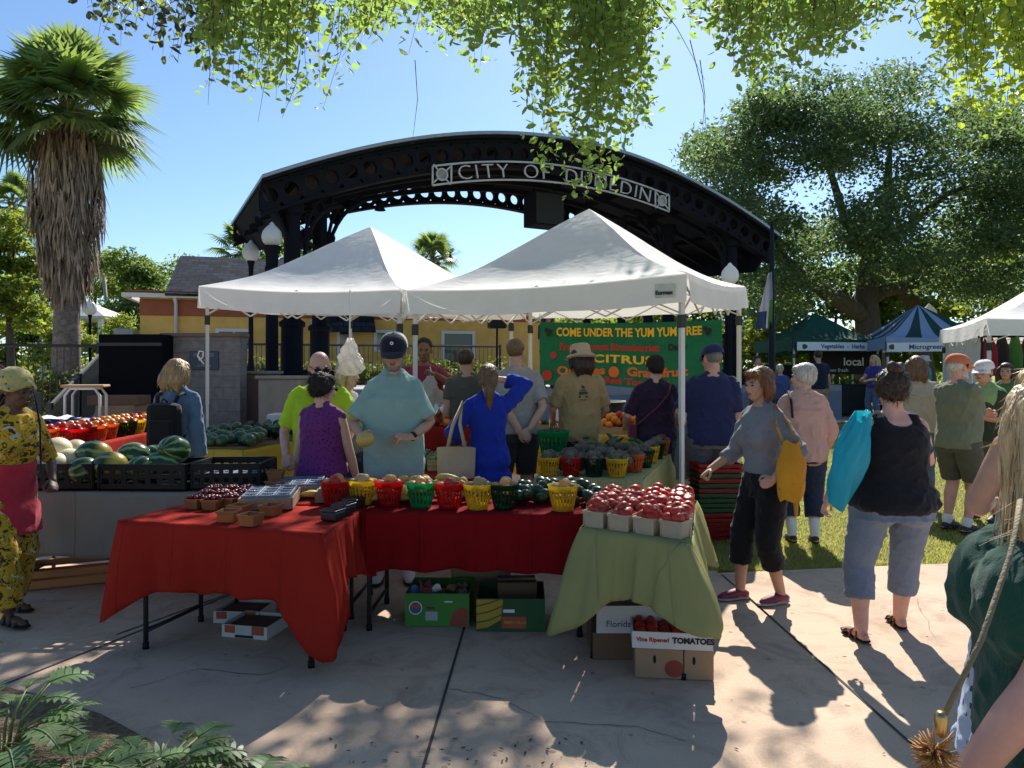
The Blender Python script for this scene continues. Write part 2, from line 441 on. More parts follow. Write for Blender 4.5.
 for s in 'LR':
  hip, kn, ank, fa = J['leg' + s]; q = gs
  b.limb([hip + Vector((0, 0, .01 * H)), hip.lerp(kn, .5), kn, kn.lerp(ank, .32) + Vector((0, .006 * H, 0)), kn.lerp(ank, .68), ank], [k * H * q for k in (.056, .049, .034, .034, .025, .0205)], 14)
  d = Matrix.Rotation(R(fa), 3, 'Z') @ Vector((0, -1, 0))
  b.limb([ank + Vector((0, .012, -.022)) * H - d * .012 * H, ank + d * .05 * H + Vector((0, 0, -.022 * H)), ank + d * .085 * H + Vector((0, 0, -.03 * H))], [.018 * H, .02 * H, .016 * H], 10)
  sh, el, wr, hd, bk, cu = J['arm' + s]
  b.limb([sh, sh.lerp(el, .35), el, el.lerp(wr, .3), wr + hd * .006 * H], [k * H * q for k in (.030, .0285, .0225, .0225, .0155)], 12)
 b.limb([nb + Vector((0, 0, -.03 * H)), HM @ Vector((0, .014, -.035))], [.035 * H * (.5 + .5 * gs), .031 * H * (.5 + .5 * gs)], 12)
 fw = 1 + .12 * (g - 1)
 for c, r in (((0, .012, .020), (.0455, .056, .050)), ((0, -.016, -.014), (.0385 * fw, .041, .050)), ((0, -.030, -.050), (.027 * fw, .024, .018)), ((0, -.048, .0145), (.031, .012, .0065)),
     ((.022, -.040, -.014), (.015, .015, .013)), ((-.022, -.040, -.014), (.015, .015, .013)), ((0, -.052, -.034), (.017, .0085, .009)), ((.047, .004, -.006), (.0062, .012, .019)), ((-.047, .004, -.006), (.0062, .012, .019))):
  b.ell(c, r, 14, 10, 0, HM)
 nose = [HM @ Vector(p) for p in ((0, -.050, .012), (0, -.0585, -.004), (0, -.0655, -.0165), (0, -.056, -.022))]
 b.limb(nose, [k * H for k in (.005, .0062, .0085, .007)], 8)
 co, no, fs = bake(b, vox * H / 1.7, 2)
 co = co.tolist(); fs = list(fs)
 for s in 'LR':
  sh, el, wr, hd, bk, cu = J['arm' + s]
  hc_, hf = hand_proto(cu, s)
  x = hd.cross(bk); m = Matrix((x, hd, bk)).transposed()
  k = H / 1.72 * (1.0 if sex == 'm' else .93)
  A = np.array(m) * k; base = len(co)
  co += (hc_ @ A.T + np.array(wr)).tolist(); fs += [tuple(i + base for i in f) for f in hf]
 body = link('body', np_mesh('body', co, fs, SK[skin]), root)
 # face
 if True:
  e = MB()
  for sx in (-1, 1): e = MB(); e.ell((sx * .0185, -.0525, .0035), (.0085, .0042, .0036), 8, 5, 0, HM); e.build('eye', EYE, root)
  e = MB(); e.ell((0, -.0595, -.0335), (.0135, .0035, .0042), 8, 5, 0, HM); e.build('lips', LIP, root)
  e = MB()
  for sx in (-1, 1): e = MB(); e.ell((sx * .0195, -.0545, .0160), (.0125, .004, .0022), 8, 5, 0, HM, (0, sx * .15, 0)); e.build('eyebrow', BROW, root)
 if beard:
  e = MB(); e.ell((0, -.034, -.054), (.029, .0235, .017), mat=HM); e.ell((.03, -.012, -.040), (.012, .02, .022), mat=HM); e.ell((-.03, -.012, -.040), (.012, .02, .022), mat=HM); e.ell((0, -.0565, -.027), (.016, .006, .004), mat=HM)
  co, no, fs = bake(e, .006, 1); link('beard', np_mesh('beard', folds(co, no, .002, 60, seed), fs, beard), root)
 def clothe(nm, mb, mat, amp, fr, v=None, sq=.5, sm=3):
  co, no, fs = bake(mb, (v or vox * .95) * H / 1.7, sm)
  return link(nm, np_mesh(nm, folds(co, no, amp, fr, seed + len(nm), sq), fs, mat), root)
 # trousers, shorts, skirt
 if bottom:
  e = bottom.get('e', .005); z0 = bottom.get('to', .05); mb = MB()
  trunk(mb, .45, min(.56, top.get('hem', .50) + .05) if top else .56, e)
  for s in 'LR':
   hip, kn, ank, fa = J['leg' + s]
   zc = (kn.z - z0 * H) / max(.01, kn.z - ank.z)
   f = 1 + zc if z0 * H < kn.z else (hip.z - z0 * H) / (hip.z - kn.z)
   ew = bottom.get('ew', .012) / H
   P, r = cut((hip, kn, ank), [k * gs + ew for k in (.058, .040, bottom.get('cuff', .033))], f)
   P2 = [P[0] + Vector((0, 0, .01 * H))]; r2 = [r[0] * H]
   for a, c, ra, rc in zip(P, P[1:], r, r[1:]):
    P2 += [a.lerp(c, .5), c]; r2 += [(ra + rc) / 2 * H, rc * H]
   mb.tube(P2, r2, 16)
  clothe(bottom.get('name', 'trousers'), mb, bottom['mat'], bottom.get('amp', .014), bottom.get('fr', 30), sq=1.3)
 if top:
  e = top.get('e', .017) * .8; mb = MB(); hem = top.get('hem', .50); ew = top.get('ew', .014) * .7 / H
  tank = top.get('tank')
  trunk(mb, hem, .792 if tank else top.get('neck', .831), e, top.get('loose', 0), top.get('flare', 0))
  if tank:
   for sx in (-1, 1):
    mb.limb([B(sx * .052, -.045 * gs, .76), B(sx * .060, -.026, .812), B(sx * .062, .008, .829), B(sx * .060, .034, .812), B(sx * .052, .042 * gs, .76)], [.026 * H, .024 * H, .022 * H, .024 * H, .028 * H], 12, flat=(1.1, .8))
  sv = top.get('sleeve', .55)
  if sv:
   for s in 'LR':
    sh, el, wr, hd, bk, cu = J['arm' + s]
    P, r = cut((sh, el, wr), [k * gs + ew for k in (.0335, .027 + top.get('bag', 0), .020 + top.get('bag', 0))], sv)
    P = [P[0], P[0].lerp(P[1], .5)] + P[1:]; r = [r[0], (r[0] + r[1]) / 2] + r[1:]
    if len(P) > 3: P.insert(3, P[2].lerp(P[3], .5)); r.insert(3, (r[2] + r[3]) / 2)
    r = [k * H for k in r]
    mb.limb([P[0] + (P[0] - P[1]) * .05, P[0]], [r[0], r[0]], 14)
    mb.tube(P, r, 14)
  if top.get('collar'):
   mb.tube([nb + Vector((0, .004, .0)), nb + Vector((0, -.006, .012 * H))], [.050 * H, .046 * H], 16)
  if top.get('collar'):
   cm = MB(); cm.tube([nb + Matrix.Rotation(R(14), 3, 'X') @ Vector((math.sin(k * .5236) * .047 * H, -math.cos(k * .5236) * .050 * H, .002 * H)) for k in range(1, 12)], .013 * H, 8, flat=(.45, 1.2), up=(0, -1, 0)); cm.build('collar', top['mat'], root)
  o = clothe(top.get('name', 'shirt'), mb, top['mat'], top.get('amp', .019), top.get('fr', 26), sq=top.get('sq', .6))
 for ov in over:
  mb = MB(); trunk(mb, ov['z'][0], ov['z'][1], ov.get('e', .03), ov.get('loose', 0), ov.get('flare', 0))
  clothe(ov['name'], mb, ov['mat'], ov.get('amp', .010), ov.get('fr', 26))
 if shoes:
  for s in 'LR':
   hip, kn, ank, fa = J['leg' + s]; d = Matrix.Rotation(R(fa), 3, 'Z') @ Vector((0, -1, 0)); k = H
   c = Vector((ank.x, ank.y, ank.z - .042 * k)); mb = MB(); sd = shoes.get('sandal'); wd = d.cross(Vector((0, 0, 1)))
   def fpt(y, z): return c + d * y * k + Vector((0, 0, z * k))
   mb.limb([fpt(-.022, .008), fpt(.02, .0075), fpt(.065, .007), fpt(.095, .008)], [.0215 * k, .021 * k, .027 * k, .022 * k], 14, 1, flat=(1, .3), up=wd)
   if sd:
    for y, z, w in ((.07, .022, .03), (.035, .034, .024), (.0, .042, .023)):
     mb.tube([fpt(y, .006) - wd * w * k, fpt(y, z * .8) - wd * w * .85 * k, fpt(y, z * 1.15), fpt(y, z * .8) + wd * w * .85 * k, fpt(y, .006) + wd * w * k], .007 * k, 6, 0, flat=(1, .5))
   else:
    mb.limb([fpt(-.020, .024), fpt(.008, .030), fpt(.045, .023), fpt(.088, .0165)], [.021 * k, .024 * k, .0235 * k, .018 * k], 14, 0, flat=(.98, .85), up=wd)
    if shoes.get('high', 1): mb.limb([fpt(-.008, .024), fpt(-.006, .05)], [.022 * k, .0235 * k], 12, 0)
   mb.build('sandal' if sd else 'shoe', [shoes['mat'], shoes.get('sole', BLACKPL)], root)
   if shoes.get('sock'):
    mb = MB(); mb.limb([ank + Vector((0, 0, .0)), ank.lerp(kn, shoes['sock'])], [.0245 * k, .029 * k * gs], 12); mb.build('sock', WHITECL, root)
 if hair:
  mb = MB(); st = hair['style']; amp = hair.get('amp', .0045); vol = hair.get('vol', 0) - (.007 if hat else 0)
  def E(c, r): mb.ell(c, r, 16, 11, 0, HM)
  if st != 'rim': E((0, .019, .027), (.050 + vol, .057 + vol, .0505 + vol))
  else: E((0, .034, -.016), (.0475, .036, .026))
  if st != 'rim':
   E((0, .028, .0), (.047 + vol, .044 + vol, .05)) if st != 'buzz' else E((0, .022, .012), (.0455, .050, .040))
   if st != 'buzz':
    for sx in (-1, 1): E((sx * .041, .006, .012), (.012 + vol, .030, .034 + vol * .5))
    E((0, -.022, .050), (.036 + vol, .030, .020 + vol * .6))
  if st == 'bob':
   for sx in (-1, 1): mb.limb([HM @ Vector(p) for p in ((sx * .043, .004, .02), (sx * .053, .006, -.02), (sx * .047, .0, -.058))], [.022 * H, .023 * H, .014 * H], 12)
   E((0, .036, -.022), (.052, .034, .045))
  if st in ('long', 'pony', 'mid'):
   n = {'long': -.19, 'pony': -.15, 'mid': -.095}[st]
   if st == 'pony':
    mb.limb([HM @ Vector(p) for p in ((0, .062, .0), (0, .075, -.02), (0, .072, -.07), (0, .06, n))], [.016 * H, .022 * H, .026 * H, .012 * H], 12)
    for sx in (-1, 1): mb.limb([HM @ Vector(p) for p in ((sx * .04, .0, .01), (sx * .03, .04, -.025))], [.014 * H, .016 * H], 10)
   else:
    w = hair.get('w', 1)
    for x in (-.042, -.015, .015, .042): mb.limb([HM @ Vector(p) for p in ((x, .03, .02), (x * 1.15 * w, .052, -.03), (x * 1.2 * w, .054, n * .6), (x * 1.1 * w, .045, n - abs(x) * .3 + .01))], [.028 * H, .028 * H, .026 * H, .012 * H], 10)
    for sx in (-1, 1): mb.limb([HM @ Vector(p) for p in ((sx * .043, -.004, .025), (sx * .053, .004, -.02), (sx * .056, .008, n * .55))], [.018 * H, .02 * H, .013 * H], 10)
  if st == 'bun':
   for sx in (-.018, .018): E((sx, .055, .058), (.03, .03, .026))
  co, no, fs = bake(mb, hair.get('v', .0062) * H / 1.7, 2)
  co = np.array(co)
  if st == 'curly' or hair.get('curl'):
   r = np.random.RandomState(seed); h = np.zeros(len(co))
   for k in range(8):
    d = r.randn(3); d /= np.linalg.norm(d); h += np.sin(co @ d * (120 + 130 * r.rand()) + r.rand() * 6) / 8
   co = co + no * (h * .015)[:, None]
  else: co = folds(co, no, amp, 75, seed + 3, .12)
  link('hair', np_mesh('hair', co, fs, hair['mat']), root)
  if st not in ('rim', 'buzz') and vox < .013:
   r = np.random.RandomState(seed); q = r.choice(len(co), 700); n_ = no[q]; d = np.tile([0, 0, -1.], (700, 1)) + r.randn(700, 3) * (.25 if st != 'curly' else .9); d -= n_ * (d * n_).sum(1)[:, None] * .85; d /= np.linalg.norm(d, axis=1)[:, None] + 1e-6
   vs = []; f2 = []; s_ = np.cross(d, n_); L_ = (.02 + .05 * r.rand(700))[:, None] * (1 if st != 'short' else .6); P0 = co[q] + n_ * .0015; P1 = P0 + d * L_ * .6 + n_ * .003 * r.rand(700, 1); P2 = P0 + d * L_ + n_ * r.rand(700, 1) * .008; w_ = (.0012 + .0015 * r.rand(700))[:, None]
   V_ = np.stack([P0 - s_ * w_, P0 + s_ * w_, P1 + s_ * w_, P1 - s_ * w_, P2], 1).reshape(-1, 3)
   for k in range(700): f2 += [(k * 5, k * 5 + 1, k * 5 + 2, k * 5 + 3), (k * 5 + 3, k * 5 + 2, k * 5 + 4)]
   link('loose_strands', np_mesh('loose_strands', V_, f2, hair['mat']), root)
 if hat:
  mb = MB(); kd = hat['kind']; m2 = [hat['mat'], hat.get('mat2', hat['mat']), hat.get('mat3', hat['mat'])]
  T = HM @ Matrix.Translation((0, .008, .034)) @ Matrix.Rotation(R(hat.get('tilt', 6)), 4, 'X') @ Matrix.Rotation(R(hat.get('spin', 0)), 4, 'Z')
  if kd == 'cap':
   def dome(u, v):
    a = u * 2 * math.pi; p = v * math.pi / 2; rr = math.cos(p) ** .75
    return (.057 * rr * math.cos(a), .0705 * rr * math.sin(a), -.012 + .058 * math.sin(p) ** .9)
   mb.grid(dome, 28, 10, 0, True, T)
   for k in range(len(mb.f)):
    cy = sum(dome((k % 28 + .5) / 28, 0)[1] for _ in (0,));
    if cy > -.01 and 'mat2' in hat: mb.m[k] = 1
   def brim(u, v):
    a = math.pi * (1.12 + .76 * u); k = .062 + .0 * v
    x, y = .057 * math.cos(a), .0705 * math.sin(a)
    ext = .048 * v * math.sin(math.pi * u) ** .45
    return (x * (1 - .05 * v), y - ext, -.012 - .008 * v * v - .016 * ((u - .5) * 2) ** 2 * v)
   mb.grid(brim, 16, 6, 2, True, T); mb.grid(lambda u, v: tuple(Vector(brim(1 - u, v)) - Vector((0, 0, .0022))), 16, 6, 2, True, T)
   mb.ell((0, 0, .046), (.004, .004, .003), 8, 5, 0, T)
  elif kd == 'bucket':
   prof = [(.090, -.036), (.078, -.022), (.062, -.012), (.059, 0), (.054, .036), (.047, .044), (.0, .047)]
   mb.lathe(prof, 30, 0, (0, 0, 0), True, T @ Matrix.Diagonal((1, 1.12, 1, 1))); mb.lathe([(.0895, -.038), (.077, -.024), (.058, -.014)], 30, 0, (0, 0, 0), True, T @ Matrix.Diagonal((1, 1.12, 1, 1)))
  elif kd == 'scarf':
   mb.ell((0, .012, .004), (.060, .068, .054), 20, 12, 0, T); mb.limb([T @ Vector(p) for p in ((-.055, -.03, -.02), (0, -.058, .012), (.055, -.03, -.02), (.05, .04, -.03), (0, .075, -.03), (-.05, .04, -.03), (-.055, -.03, -.02))], .013 * H, 10)
   mb.limb([T @ Vector(p) for p in ((0, .08, -.02), (.012, .10, -.05), (.02, .095, -.1))], [.018 * H, .02 * H, .01 * H], 10); mb.limb([T @ Vector(p) for p in ((0, .08, -.02), (-.02, .09, -.06), (-.03, .085, -.13))], [.018 * H, .02 * H, .012 * H], 10)
   co, no, fs = bake(mb, .007, 2); link('headscarf', np_mesh('headscarf', folds(co, no, .006, 45, seed, .8), fs, m2[0]), root); mb = None
  if mb:
   mb.build({'cap': 'cap', 'bucket': 'hat'}[kd], m2, root)
  if hat.get('logo'):
   v, f = text_mesh(hat['logo'], .016, .001, .001); lm = MB()
   lm.add([(p.x, -.0735 - p.z, .022 + p.y) for p in v], f, 0, False, T @ Matrix.Rotation(R(-14), 4, 'X') @ Matrix.Translation((0, .004, -.014))); lm.build('cap_badge', hat['logomat'], root)
 if glasses:
  mb = MB()
  for sx in (-1, 1):
   mb.ell((sx * .0195, -.0615, .003), (.0155, .003, .0115), 12, 7, 0, HM)
   mb.tube([HM @ Vector(p) for p in ((sx * .034, -.058, .006), (sx * .046, -.02, .006), (sx * .05, .005, .003))], .0016 * H, 6, 1)
  mb.tube([HM @ Vector(p) for p in ((-.008, -.066, .006), (.008, -.066, .006))], .0016 * H, 6, 1)
  mb.build('sunglasses' if glasses is not True and glasses[0] else 'glasses', list(glasses[1:]) if glasses is not True else [BLACKPL, BLACKPL], root)
 root['_H'] = H
 del root['_H']
 if extra: extra(root, B, J, HM, H)
 W = root.matrix_basis if False else Matrix.Translation(loc) @ Matrix.Rotation(R(yaw), 4, 'Z')
 return root, B, J, HM, W
# ---------------------------------------------------------------- ground
def groundmat():
 t = NT('lawn'); v = t.coord()
 a = t.ramp(t.noise(v, 1.1, 6, .65), [(.3, (.24, .27, .05)), (.55, (.34, .34, .09)), (.75, (.46, .38, .18))])
 b = t.ramp(t.noise(v, 55, 4, .7), [(.3, (.16, .19, .04)), (.7, (.44, .42, .17))])
 c = t.mix(.55, a, b)
 return t.bsdf(c, .95, 0, t.bump(t.noise(v, 70, 4, .8), 1, .05), .1)
def concmat():
 t = NT('concrete'); v = t.coord()
 a = t.ramp(t.noise(v, .9, 6, .62), [(.3, (.53, .375, .265)), (.7, (.70, .52, .375))])
 b = t.ramp(t.noise(v, 130, 3, .8), [(.35, (.66, .66, .66)), (.6, (1, 1, 1))])
 c = t.mix(.5, a, b, 'MULTIPLY')
 st = t.ramp(t.noise(v, 2.6, 7, .75, 1.2), [(.48, 1), (.62, .66)])
 c = t.mix(.7, c, st, 'MULTIPLY')
 sp = t.new('ShaderNodeTexVoronoi'); sp.inputs['Scale'].default_value = 5; t.link(v, sp.inputs['Vector'])
 c = t.mix(t.ramp(sp.outputs['Distance'], [(.06, .6), (.085, 0)]), c, (.16, .12, .09))
 br = t.noise(t.coord((2, 60, 1), (0, 0, .5)), 6, 3)
 h = t.mix(.5, t.noise(v, 45, 6, .7), br)
 return t.bsdf(c, .85, 0, t.bump(h, .5, .012), .25)
LAWN, CONC = groundmat(), concmat()
GX = sorted(set([-600, -200, -80, -40, -25, 25, 40, 80, 200, 600] + [i for i in range(-16, 17, 2)]))
GY = [-300, -60, -10, 0, 4, 6] + [6 + .5 * i for i in range(1, 24)] + [20, 25, 30, 50, 90, 200, 600, 1500]
def sheet(name, xs, ys, dz, mat, poly=None):
 m = MB(); vs = [(x, y, gz(x, y) + dz) for y in ys for x in xs]; n = len(xs)
 m.add(vs, [(j * n + i, j * n + i + 1, (j + 1) * n + i + 1, (j + 1) * n + i) for j in range(len(ys) - 1) for i in range(n - 1)], 0, True)
 return tag(m.build(name, mat), kind='structure')
sheet('lawn', GX, GY, -.012, LAWN)
# the concrete walk: its far edge on the right, and a plaza running back under the tents to the stage
DARK = M('joint', (.05, .045, .04), .95)
def slab(name, quad, dz=0.0, mat=CONC, n=24):
 m = MB(); a, b, c, d = (Vector((*q, 0)) for q in quad)
 def f(u, v):
  p = a.lerp(b, u).lerp(d.lerp(c, u), v); return (p.x, p.y, gz(p.x, p.y) + dz)
 m.grid(f, n, n); return tag(m.build(name, mat), kind='structure')
e0, e1 = onz(705, 573.5, 0), onz(1024, 560, 0)
sl_ = (e1.y - e0.y) / (e1.x - e0.x)
yedge = lambda x: e0.y + (x - e0.x) * sl_
slab('concrete_walk', ((-14, -8), (14, -8), (14, yedge(14)), (-14, yedge(-14))), 0, CONC, 12)
slab('plaza', ((-14, yedge(-14)), (1.62, yedge(1.62)), (3.6, 15.5), (-14, 22)), 0.001, CONC)
def joint(p, q, w=.014, name='expansion_joint'):
 m = MB(); p, q = Vector((*p[:2], 0)), Vector((*q[:2], 0)); d = (q - p).normalized(); s = Vector((-d.y, d.x, 0)) * w / 2
 m.add([p - s, p + s, q + s, q - s], [(0, 3, 2, 1)]); o = m.build(name, DARK); o.location.z = .004; tag(o, kind='structure')
def jpx(a, b, ex=0):
 p, q = onz(*a, 0), onz(*b, 0); d = q - p; joint(p - d * ex, q + d * ex)
jpx((428, 752), (463, 632), .35); jpx((72, 658), (188, 612), .6); jpx((722, 575), (770, 617), 0); jpx((770, 617), (912, 745), .3); jpx((196, 606), (240, 590), 1.5)
SOIL = M('mulch', (.19, .13, .075), .95, .5, 30, 1, 45, bdist=.05)
m = MB(); pts = [(-3.6, 1.2), (-.98, 1.2), (-.9, 2.6), (-1.0, 2.98), (-1.5, 3.14), (-1.9, 3.42), (-2.3, 3.62), (-3.6, 4.1)]
m.add([(x, y, .012 + .0 * y) for x, y in pts], [tuple(range(len(pts)))]); tag(m.build('planting_bed', SOIL), kind='structure')
# far path across the lawn, low road behind it
PATH = M('far_path', (.30, .28, .26), .9, .15, 3)
m = MB(); m.add([(4, 18.2, .31), (22, 18.2, .31), (22, 20.2, .31), (4, 20.2, .31)], [(0, 1, 2, 3)]); tag(m.build('far_path', PATH), kind='structure')
# ---------------------------------------------------------------- stage and bandshell
TH = R(27); BL, BR_ = Vector((-4.866, 14.29, 0)), Vector((7.17, 20.4, 0))
bu = (BR_ - BL).normalized(); bn = Vector((-bu.y, bu.x, 0))          # along the front, and away from the viewer
def onpl(px, py, off=0):
 d = Vector(((px - 512) / FPX, 1, (HY - py) / FPX)); o = BL + bn * off - Vector((0, 0, 0))
 s = (o.x * bn.x + o.y * bn.y) / (d.x * bn.x + d.y * bn.y); p = d * s
 return (p - (BL + bn * off)).dot(bu), CAMZ + p.z
def bs(t, d, z): p = BL + bu * t + bn * d; return Vector((p.x, p.y, z))
STZ = 1.2
STONE = M('stage_concrete', (.30, .29, .30), .85, .15, 3); STEP = M('stage_riser', (.16, .19, .25), .7, .15, 3); STEPR = M('brick_red_riser', (.17, .10, .09), .85, .2, 6)
m = MB()
pl = [bs(t, d, 0) for t, d in ((-1.5, -1.2), (14.8, -1.2), (14.8, 9), (-1.5, 9))]
m.prism([(p.x, p.y) for p in pl], -.2, STZ - .16, 1); m.prism([(p.x, p.y) for p in pl], STZ - .158, STZ, 0)
for k, (dz, dd) in enumerate(((.9, .4), (.55, .8), (.2, 1.2))):
 q = [bs(t, d, 0) for t, d in ((2, -1.2 - dd), (12, -1.2 - dd), (12, -1.202), (2, -1.202))]
 m.prism([(p.x, p.y) for p in q], -.2, dz, 1 if k != 1 else 2)
o = m.build('stage', [STONE, STEP, STEPR]); tag(o, 'grey concrete stage with steps under the black bandshell', 'stage')
m = MB(); m.prism([(-15.5, 19.5), (-5.0, 16.0), (3, 26), (3, 44), (-15.5, 44)], -.2, 1.1); tag(m.build('terrace', STONE), kind='structure')
BLK = M('black_steel', (.008, .009, .014), .75, .2, 4, .1, spec=.12); ROOFM = M('grey_roof_metal', (.32, .34, .36), .4, .1, 4, metal=.6)
SILV = M('pale_grey_lettering', (.50, .50, .50), .5, .1)
bshell = thing('bandshell', 'large black steel bandshell with arched roof over the stage and city lettering', 'bandshell', BL)
topx = [(260, 180.3), (297, 167), (332, 157), (376, 146.6), (420, 140), (464, 137), (493, 136.4), (511, 138), (570, 146), (633, 160.6), (667.5, 175.5), (699, 194), (730, 213), (772, 239)]
prof = [onpl(*p) for p in topx]
def interp(pr, t):
 for a, b in zip(pr, pr[1:]):
  if t <= b[0]: return a[1] + (b[1] - a[1]) * (t - a[0]) / (b[0] - a[0])
 return pr[-1][1]
W_ = prof[-1][0]
def fitarc():
 """one clean arc through the traced roofline: even quartic by least squares"""
 t = np.array([p[0] / W_ * 2 - 1 for p in prof]); z = np.array([p[1] for p in prof])
 A = np.stack([np.ones_like(t), t ** 2, t ** 4], 1); c = np.linalg.lstsq(A, z, rcond=None)[0]
 return lambda s: float(c[0] + c[1] * (s / W_ * 2 - 1) ** 2 + c[2] * (s / W_ * 2 - 1) ** 4)
arc = fitarc()
DEP = 4.5; FH = .56                        # depth of the roof, height of the truss
N = 72; ts = [W_ * i / N for i in range(N + 1)]
m = MB()
def rf(h0, h1, d0, d1, mi=0, t0=0, t1=N):
 vs = []
 for i in range(t0, t1 + 1):
  t = ts[i]; z = arc(t); vs += [bs(t, d0, z + h0), bs(t, d1, z + h0), bs(t, d1, z + h1), bs(t, d0, z + h1)]
 fs = []
 for i in range(t1 - t0):
  a, b = i * 4, i * 4 + 4
  for k in range(4): fs.append((a + k, a + (k + 1) % 4, b + (k + 1) % 4, b + k))
 fs += [(3, 2, 1, 0), (len(vs) - 4, len(vs) - 3, len(vs) - 2, len(vs) - 1)]
 m.add(vs, fs, mi)
rf(.0, .07, -.28, DEP + .3); m.build('roof', ROOFM, bshell, True)
m = MB(); rf(-.06, -.004, -.22, DEP + .25); m.build('roof_deck', BLK, bshell, True)
def truss(name, d, fh, mat, th=.14):
 global m
 m = MB(); cells = 34; rr = fh * .30
 for c in range(cells):
  ta, tb = W_ * c / cells, W_ * (c + 1) / cells
  tm = (ta + tb) / 2; zc = arc(tm) - .06 - fh / 2; r_ = min(rr, (tb - ta) * .36)
  ring = []; outer = []
  for k in range(16):
   a = 2 * math.pi * (k + .5) / 16; ca, sa = math.cos(a), math.sin(a)
   ring.append((tm + r_ * ca, zc + r_ * sa)); q = max(abs(ca), abs(sa))
   tt = tm + (tb - ta) / 2 * ca / q; outer.append((tt, arc(tt) - .06 - fh / 2 + fh / 2 * sa / q))
  vs = []
  for dd in (d, d + th):
   vs += [bs(a, dd, b) for a, b in outer] + [bs(a, dd, b) for a, b in ring]
  fs = []
  for k in range(16):
   k2 = (k + 1) % 16
   fs += [(k, k2, 16 + k2, 16 + k), (32 + k2, 32 + k, 48 + k, 48 + k2), (16 + k, 16 + k2, 48 + k2, 48 + k)]
   if 2 <= k <= 5 or 10 <= k <= 13: fs.append((k2, k, 32 + k, 32 + k2))
  m.add(vs, fs)
 return m.build(name, mat, bshell, True)
truss('front_truss', 0, FH, BLK); truss('rear_truss', DEP - .2, .48, BLK)
m = MB()                                   # flanges under both trusses, end plates
for d, fh in ((-.04, FH), (DEP - .24, .48)):
 vs = [];
 rf(-.06 - fh - .07, -.06 - fh - .004, d, d + .24)
 rf(-.055 - .05, -.0605, d, d + .2)
m.build('truss_flange', BLK, bshell, True)
for k in range(9):                          # purlins from truss to truss
 t = W_ * (k + .5) / 9; m = MB(); z = arc(t) - .06 - .12
 m.tube([bs(t, .15, z), bs(t, DEP - .2, z)], .07, 6, smooth=False); m.build('purlin', BLK, bshell, True)
for k in range(3):
 m = MB(); rf(-.06 - .62, -.06 - .50, .7 + k * .85, .78 + k * .85); m.build('inner_rib', BLK, bshell, True)
for t in (.0, W_):                          # gable ends with a slanted plate
 m = MB(); z = arc(t)
 m.add([bs(t, -.1, z - .02), bs(t, DEP, z - .02), bs(t + (.45 if t < 1 else -.45), DEP, z - .75), bs(t + (.5 if t < 1 else -.5), 0.16, z - .95)] + [bs(t + .06, -.1, z - .02), bs(t + .06, DEP, z - .02), bs(t + .06 + (.45 if t < 1 else -.45), DEP, z - .75), bs(t + .06 + (.5 if t < 1 else -.5), .16, z - .95)],
   [(0, 1, 2, 3), (7, 6, 5, 4), (0, 4, 5, 1), (1, 5, 6, 2), (2, 6, 7, 3), (3, 7, 4, 0)])
 m.build('end_plate', BLK, bshell, True)
def column(t, d, w, ztop, base=True):
 m = MB(); p = bs(t, d, 0); z0 = STZ
 m.box((p.x, p.y, z0 + .13), (w * 2.7, w * 2.7, .26), TH, 0, bev=.03); m.box((p.x, p.y, z0 + .33), (w * 2.2, w * 2.2, .14), TH, 0, bev=.03)
 m.lathe([(w * .9, z0 + .40), (w * .9, z0 + 1.25), (w * 1.08, z0 + 1.28), (w * 1.08, z0 + 1.36), (w * .72, z0 + 1.42), (w * .66, ztop - .35), (w * .95, ztop - .3), (w * .95, ztop)], 16, 0, (p.x, p.y, 0), False)
 m.build('column', BLK, bshell, True)
tl = onpl(295, 300)[0]; tl2 = onpl(325, 300)[0]
cols = [(tl, .3, .24), (tl2 + .25, 1.6, .24), (W_ - 1.2, .3, .24), (W_ - 2.3, 1.6, .24), (W_ - 1.1, DEP - .4, .22), (W_ - 3.4, DEP - .4, .16), (W_ - 3.9, 1.6, .16)]
for t, d, w in cols: column(t, d, w, arc(t) - (.5 if w > .2 else .9))
def bracket(t0, t1, d, z0, z1):
 m = MB(); n = 10
 for r, th in ((0, .05), (.3, .045)):
  P = []
  for i in range(n + 1):
   a = i / n * math.pi / 2; P.append(bs(t0 + (t1 - t0) * (1 - math.cos(a)) , d, z0 + (z1 - z0) * math.sin(a)) if r == 0 else bs(t0 + (t1 - t0) * (1 - math.cos(a)) * .75, d, z0 + .25 + (z1 - z0 - .05) * math.sin(a) ))
  m.tube(P, th, 6, smooth=False)
 for i in range(2, 9, 2):
  a = i / n * math.pi / 2; p = bs(t0 + (t1 - t0) * (1 - math.cos(a)) * .86, d, z0 + .14 + (z1 - z0) * math.sin(a))
  m.lathe([(.10, -.03), (.14, -.03), (.14, .03), (.10, .03), (.10, -.03)], 12, 0, (0, 0, 0), False, Matrix.Translation(p) @ Matrix.Rotation(TH, 4, 'Z') @ Matrix.Rotation(R(90), 4, 'X'))
 m.build('bracket', BLK, bshell, True)
bracket(tl2 + .4, tl2 + 1.6, 1.6, arc(tl2) - 1.9, arc(tl2 + 1.6) - .8); bracket(tl + .25, tl + 1.0, .3, arc(tl) - 1.7, arc(tl + 1) - .95)
bracket(W_ - 2.45, W_ - 3.8, 1.6, arc(W_ - 2.3) - 1.9, arc(W_ - 3.8) - .8); bracket(W_ - 1.4, W_ - 2.3, .3, arc(W_ - 1.3) - 1.7, arc(W_ - 2.2) - .95)
